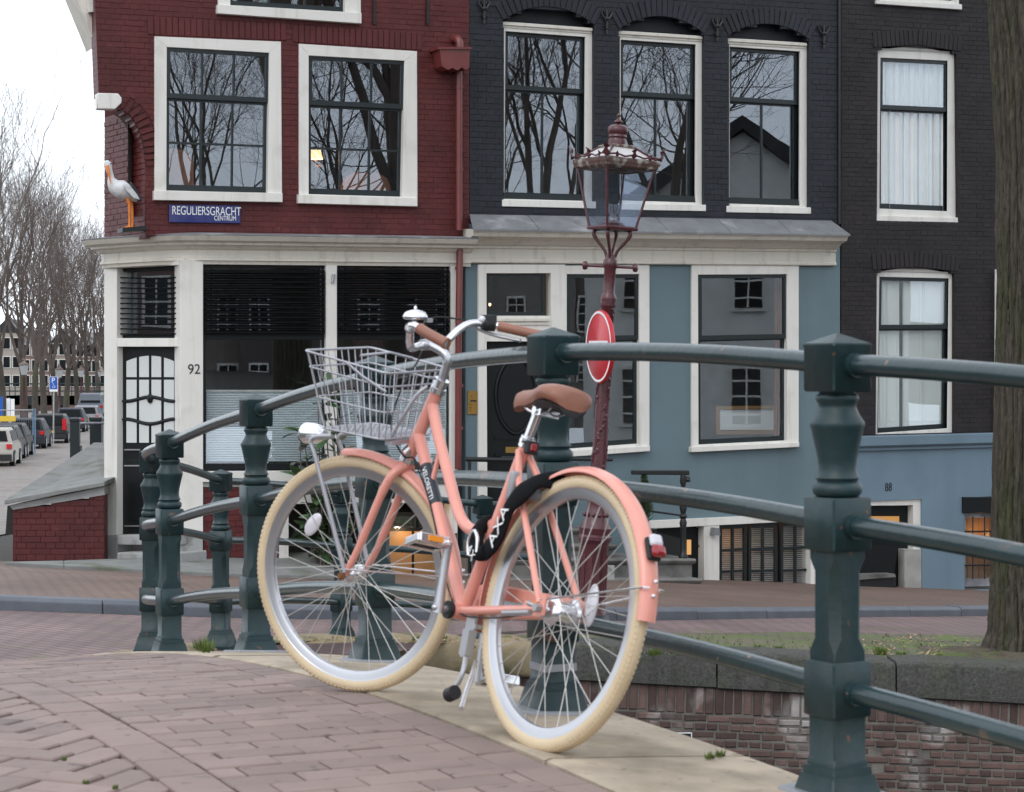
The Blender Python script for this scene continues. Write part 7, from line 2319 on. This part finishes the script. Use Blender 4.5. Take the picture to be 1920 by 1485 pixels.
b = MB(); q_ = pt(17, 790, 100.2); b.tube([Vector((q_.x, q_.y, gz(q_.x, q_.y))), q_ + Z * 1.1], .04, 8); b.build('post', G['steel'], hs_)
# bollards
for x, y, h, lab in ((88, 828, .85, 'brown bollard nearest the estate car'), (93, 826, .85, 'brown bollard close to the parking sign pole'), (80, 831, .85, 'brown bollard beside the parked bicycle'), (145, 812, .85, 'brown bollard between the estate car and the next car'), (163, 868, .9, 'low brown bollard in front of the stoop posts')):
    d = 3.45 * FPX / (y - HYP) if y < 850 else 62
    p = pt(x, y, d); p.z = gz(p.x, p.y)
    bo = thing('bollard', lab + ' on the side street', 'bollard', p, 'brown bollards on the side street')
    b = MB(); b.lathe([(.11, 0), (.10, h * .3), (.085, h * .8), (.10, h * .82), (.10, h * .86), (.07, h * .95), (.02, h)], p, seg=12); b.build('post', G['mossroof'], bo, smooth=45)
    b = MB(); b.lathe([(.104, h * .70), (.104, h * .74)], p, seg=12); b.build('band', G['maroon'], bo)
# parked bicycle by the bollards
p = pt(74, 833, 103); p.z = gz(p.x, p.y)
pbk = thing('parked_bicycle', 'blue grey bicycle parked by the brown bollards far on the left', 'bicycle', p)
for dy in (0, 1.05):
    c = p + SD * dy + Z * .34
    b = MB(); torus(b, c, SD, Z, Vector((SD.y, -SD.x, 0)), .33, .02, 32, 8); b.build('wheel', G['rubber'], pbk, smooth=60)
b = MB(); c = p + Z * .34
for A, B2 in (((0, 0), (.42, -.05)), ((.42, -.05), (.30, .45)), ((.30, .45), (0, 0)), ((.42, -.05), (.85, .42)), ((.30, .42), (.85, .45)), ((.82, .62), (1.05, 0))): b.tube([c + SD * A[0] + Z * A[1], c + SD * B2[0] + Z * B2[1]], .02, 6)
b.build('frame', blueg, pbk)
b = MB(); b.tube([c + SD * .80 + Z * .66 + Vector((-.28, -.1, 0)), c + SD * .85 + Z * .68, c + SD * .80 + Z * .66 + Vector((.28, -.1, 0))], .02, 6); b.build('handlebar', G['steel'], pbk)
b = MB(); b.ball(c + SD * .25 + Z * .56, (.08, .14, .04), 8, 6); b.build('saddle', G['rubber'], pbk)
# dark stoop posts and rails of the next house
sp0 = pt(143, 871, 36); g0 = gz(sp0.x, sp0.y)
stp = thing('stoop_fence', 'two dark painted stoop posts with rails beside the next house', 'stoop fence', Vector((sp0.x, sp0.y, g0)))
for x, yt, w_, dd in ((141, 788, .075, 36), (181, 786, .10, 37)):
    t_ = pt(x, yt, dd); b = MB(); b.box(Vector((t_.x, t_.y, (t_.z + g0) / 2)), (w_, 0, 0), (0, w_, 0), (0, 0, (t_.z - g0) / 2)); b.box(t_ + Z * .01, (w_ * 1.15, 0, 0), (0, w_ * 1.15, 0), (0, 0, .03)); b.build('post', G['sash'], stp, bevel=.01)
for y in (794, 846):
    b = MB(); b.tube([pt(133, y, 36), pt(196, y - .5, 37)], .022, 8); b.build('rail', G['lead'], stp)
b = MB(); b.box(pt(149, 860, 36), (.03, 0, 0), (0, .08, 0), (0, 0, .22)); b.build('bracket', G['sash'], stp)
# far bridge over the side canal
fb0, fb1 = pt(-120, 742, 205), pt(230, 742, 205)
fbr = thing('far_bridge', 'distant canal bridge with dark railing behind the left trees', 'bridge', (fb0 + fb1) / 2 - Z * 1.4)
b = MB(); b.prism([fb0, fb1, fb1 - Z * .9, fb0 - Z * .9], (0, 6, 0)); b.build('deck', G['iron'], fbr)
for k in range(6):
    p = fb0.lerp(fb1, (k + .2) / 6); b = MB(); b.prism([p, p + Vector((1.6, 0, 0)), p + Vector((1.6, 0, -3.5)), p + Vector((0, 0, -3.5))], (0, 5, 0)); b.build('pier', G['quaybrick'], fbr)
for z_ in (.45, 1.15):
    b = MB(); b.tube([fb0 + Z * z_, fb1 + Z * z_], .06, 6); b.build('rail', G['green'], fbr)
for k in range(34):
    p = fb0.lerp(fb1, k / 33); b = MB(); b.tube([p, p + Z * 1.2], .05, 5); b.build('post', G['green'], fbr)
# far houses closing the view on the left
cols = [(.20, .11, .085), (.30, .27, .24), (.13, .09, .08), (.34, .30, .26), (.19, .12, .10), (.27, .22, .19), (.16, .11, .09), (.32, .29, .27)]
q = random.Random(4)
words = ['brick', 'pale', 'dark', 'cream', 'brown', 'beige', 'umber', 'light grey']
x = -150.0
for k in range(8):
    d = 330
    w_px = q.uniform(42, 56); ht = q.uniform(7.5, 10.5)
    a_, c_ = pt(x, 700, d), pt(x + w_px - 1, 700, d)
    z0 = gz(a_.x, a_.y)
    hh_ = thing('far_house', words[k] + ' distant house front seen between the far trees on the left', 'house', Vector(((a_.x + c_.x) / 2, d, z0)), 'far houses on the left')
    m_ = mat('far_wall', cols[k], .8, var=.1, vscale=.3)
    b = MB(); b.abox(a_.x, c_.x, d, d + 8, z0 - .5, z0 + ht); b.build('wall', m_, hh_)
    b = MB(); wd = c_.x - a_.x
    b.prism([(a_.x, d - .1, z0 + ht), (c_.x, d - .1, z0 + ht), ((a_.x + c_.x) / 2, d - .1, z0 + ht + 2.2)], (0, 8, 0)); b.build('roof', G['iron'] if k % 2 else G['lead'], hh_)
    for fl in range(3):
        for c in range(3):
            cx_ = a_.x + wd * (c + .5) / 3; zz = z0 + 1.6 + fl * ht / 3.4
            b = MB(); b.abox(cx_ - .62, cx_ + .62, d - .10, d, zz - .1, zz + 1.75); wf = b.build('window', G['white'], hh_)
            b = MB(); b.abox(cx_ - .5, cx_ + .5, d - .14, d - .1, zz, zz + 1.65); b.build('pane', G['carglass'], wf)
    x += w_px
# gabled houses across the water, mirrored in the panes of the blue-black house
def mirror_house(c, face, w, h, gab, col, label):
    c = Vector(c); f_ = Vector(face).normalized(); e = Vector((-f_.y, f_.x, 0))
    r = thing('opposite_house', label, 'house', c, 'houses across the canal mirrored in the panes')
    m_ = mat('opposite_wall', col, .7, var=.1)
    b = MB(); b.prism([c - e * w / 2, c + e * w / 2, c + e * w / 2 + Z * h, c + Z * (h + gab), c - e * w / 2 + Z * h], -f_ * 9); b.build('wall', m_, r)
    for sg in (-1, 1):
        b = MB(); b.prism([c + e * (sg * w * .54) + Z * (h - .3) + f_ * .3, c + Z * (h + gab + .05) + f_ * .3, c + Z * (h + gab + .4) + f_ * .3, c + e * (sg * w * .56) + Z * (h + .1) + f_ * .3], -f_ * 9.6); b.build('roof', G['iron'], r)
    for fl in range(int(h / 3)):
        for k in range(3):
            p = c + e * (w * (k - 1) / 3) + Z * (1.2 + fl * 3.0) + f_ * .05
            b = MB(); b.box(p + Z * .9, e * .45, f_ * .05, Z * .8); wf = b.build('window', G['white'], r)
            b = MB(); b.box(p + Z * .9 + f_ * .06, e * .36, f_ * .02, Z * .70); b.build('pane', G['carglass'], wf)
            b = MB(); b.box(p + Z * .9 + f_ * .085, e * .025, f_ * .01, Z * .70)
            for zz_ in (.45, .9, 1.3): b.box(p + Z * zz_ + f_ * .083, e * .36, f_ * .01, Z * .025)
            b.build('glazing_bar', G['white'], wf)
mirror_house((26.0, 8.4, gz(8, 16) - .3), (-.8, .6, 0), 8.5, 6.0, 3.0, (.75, .74, .70), 'white gabled house outside the picture, mirrored in the panes')
mirror_house((34.5, 17.5, gz(8, 16) - .3), (-.8, .6, 0), 9.0, 8.0, 2.5, (.10, .075, .065), 'dark gabled house outside the picture, mirrored in the panes')

# house row behind the camera and across the side canal: what the lower panes mirror
row_c = [(.11, .07, .06), (.16, .13, .11), (.09, .07, .065), (.14, .085, .07), (.20, .18, .16), (.10, .08, .075)]
fh = Vector((FAC_D.x, FAC_D.y, 0)).normalized(); fn_ = Vector((fh.y, -fh.x, 0))
for k, p_ in enumerate(range(150, 1260, 205)):
    m_ = Vector(((p_ - CXP) / FPX * 95, 95, 0)); m_ = m_ - fn_ * (2 * (m_ - Vector((FR.O.x, FR.O.y, 0))).dot(fn_))
    m_.z = 0.55
    tocen = (Vector((0, 25, 0)) - Vector((m_.x, m_.y, 0))).normalized()
    mirror_house(m_, tocen, 5.2, 7.2 + (k % 3) * .6, 1.2, row_c[k], ['russet', 'grey brown', 'dark', 'brick red', 'pale grey', 'umber'][k] + ' brick house outside the picture, mirrored in the lower panes')
for k in range(4):
    mirror_house((-46, 8 + k * 7.5, .1), (1, .0, 0), 7.2, 8 + k % 2, 1.5, row_c[(k + 1) % 6], ['grey brown', 'dark', 'brick red', 'pale grey'][k] + ' house across the side canal, outside the picture')
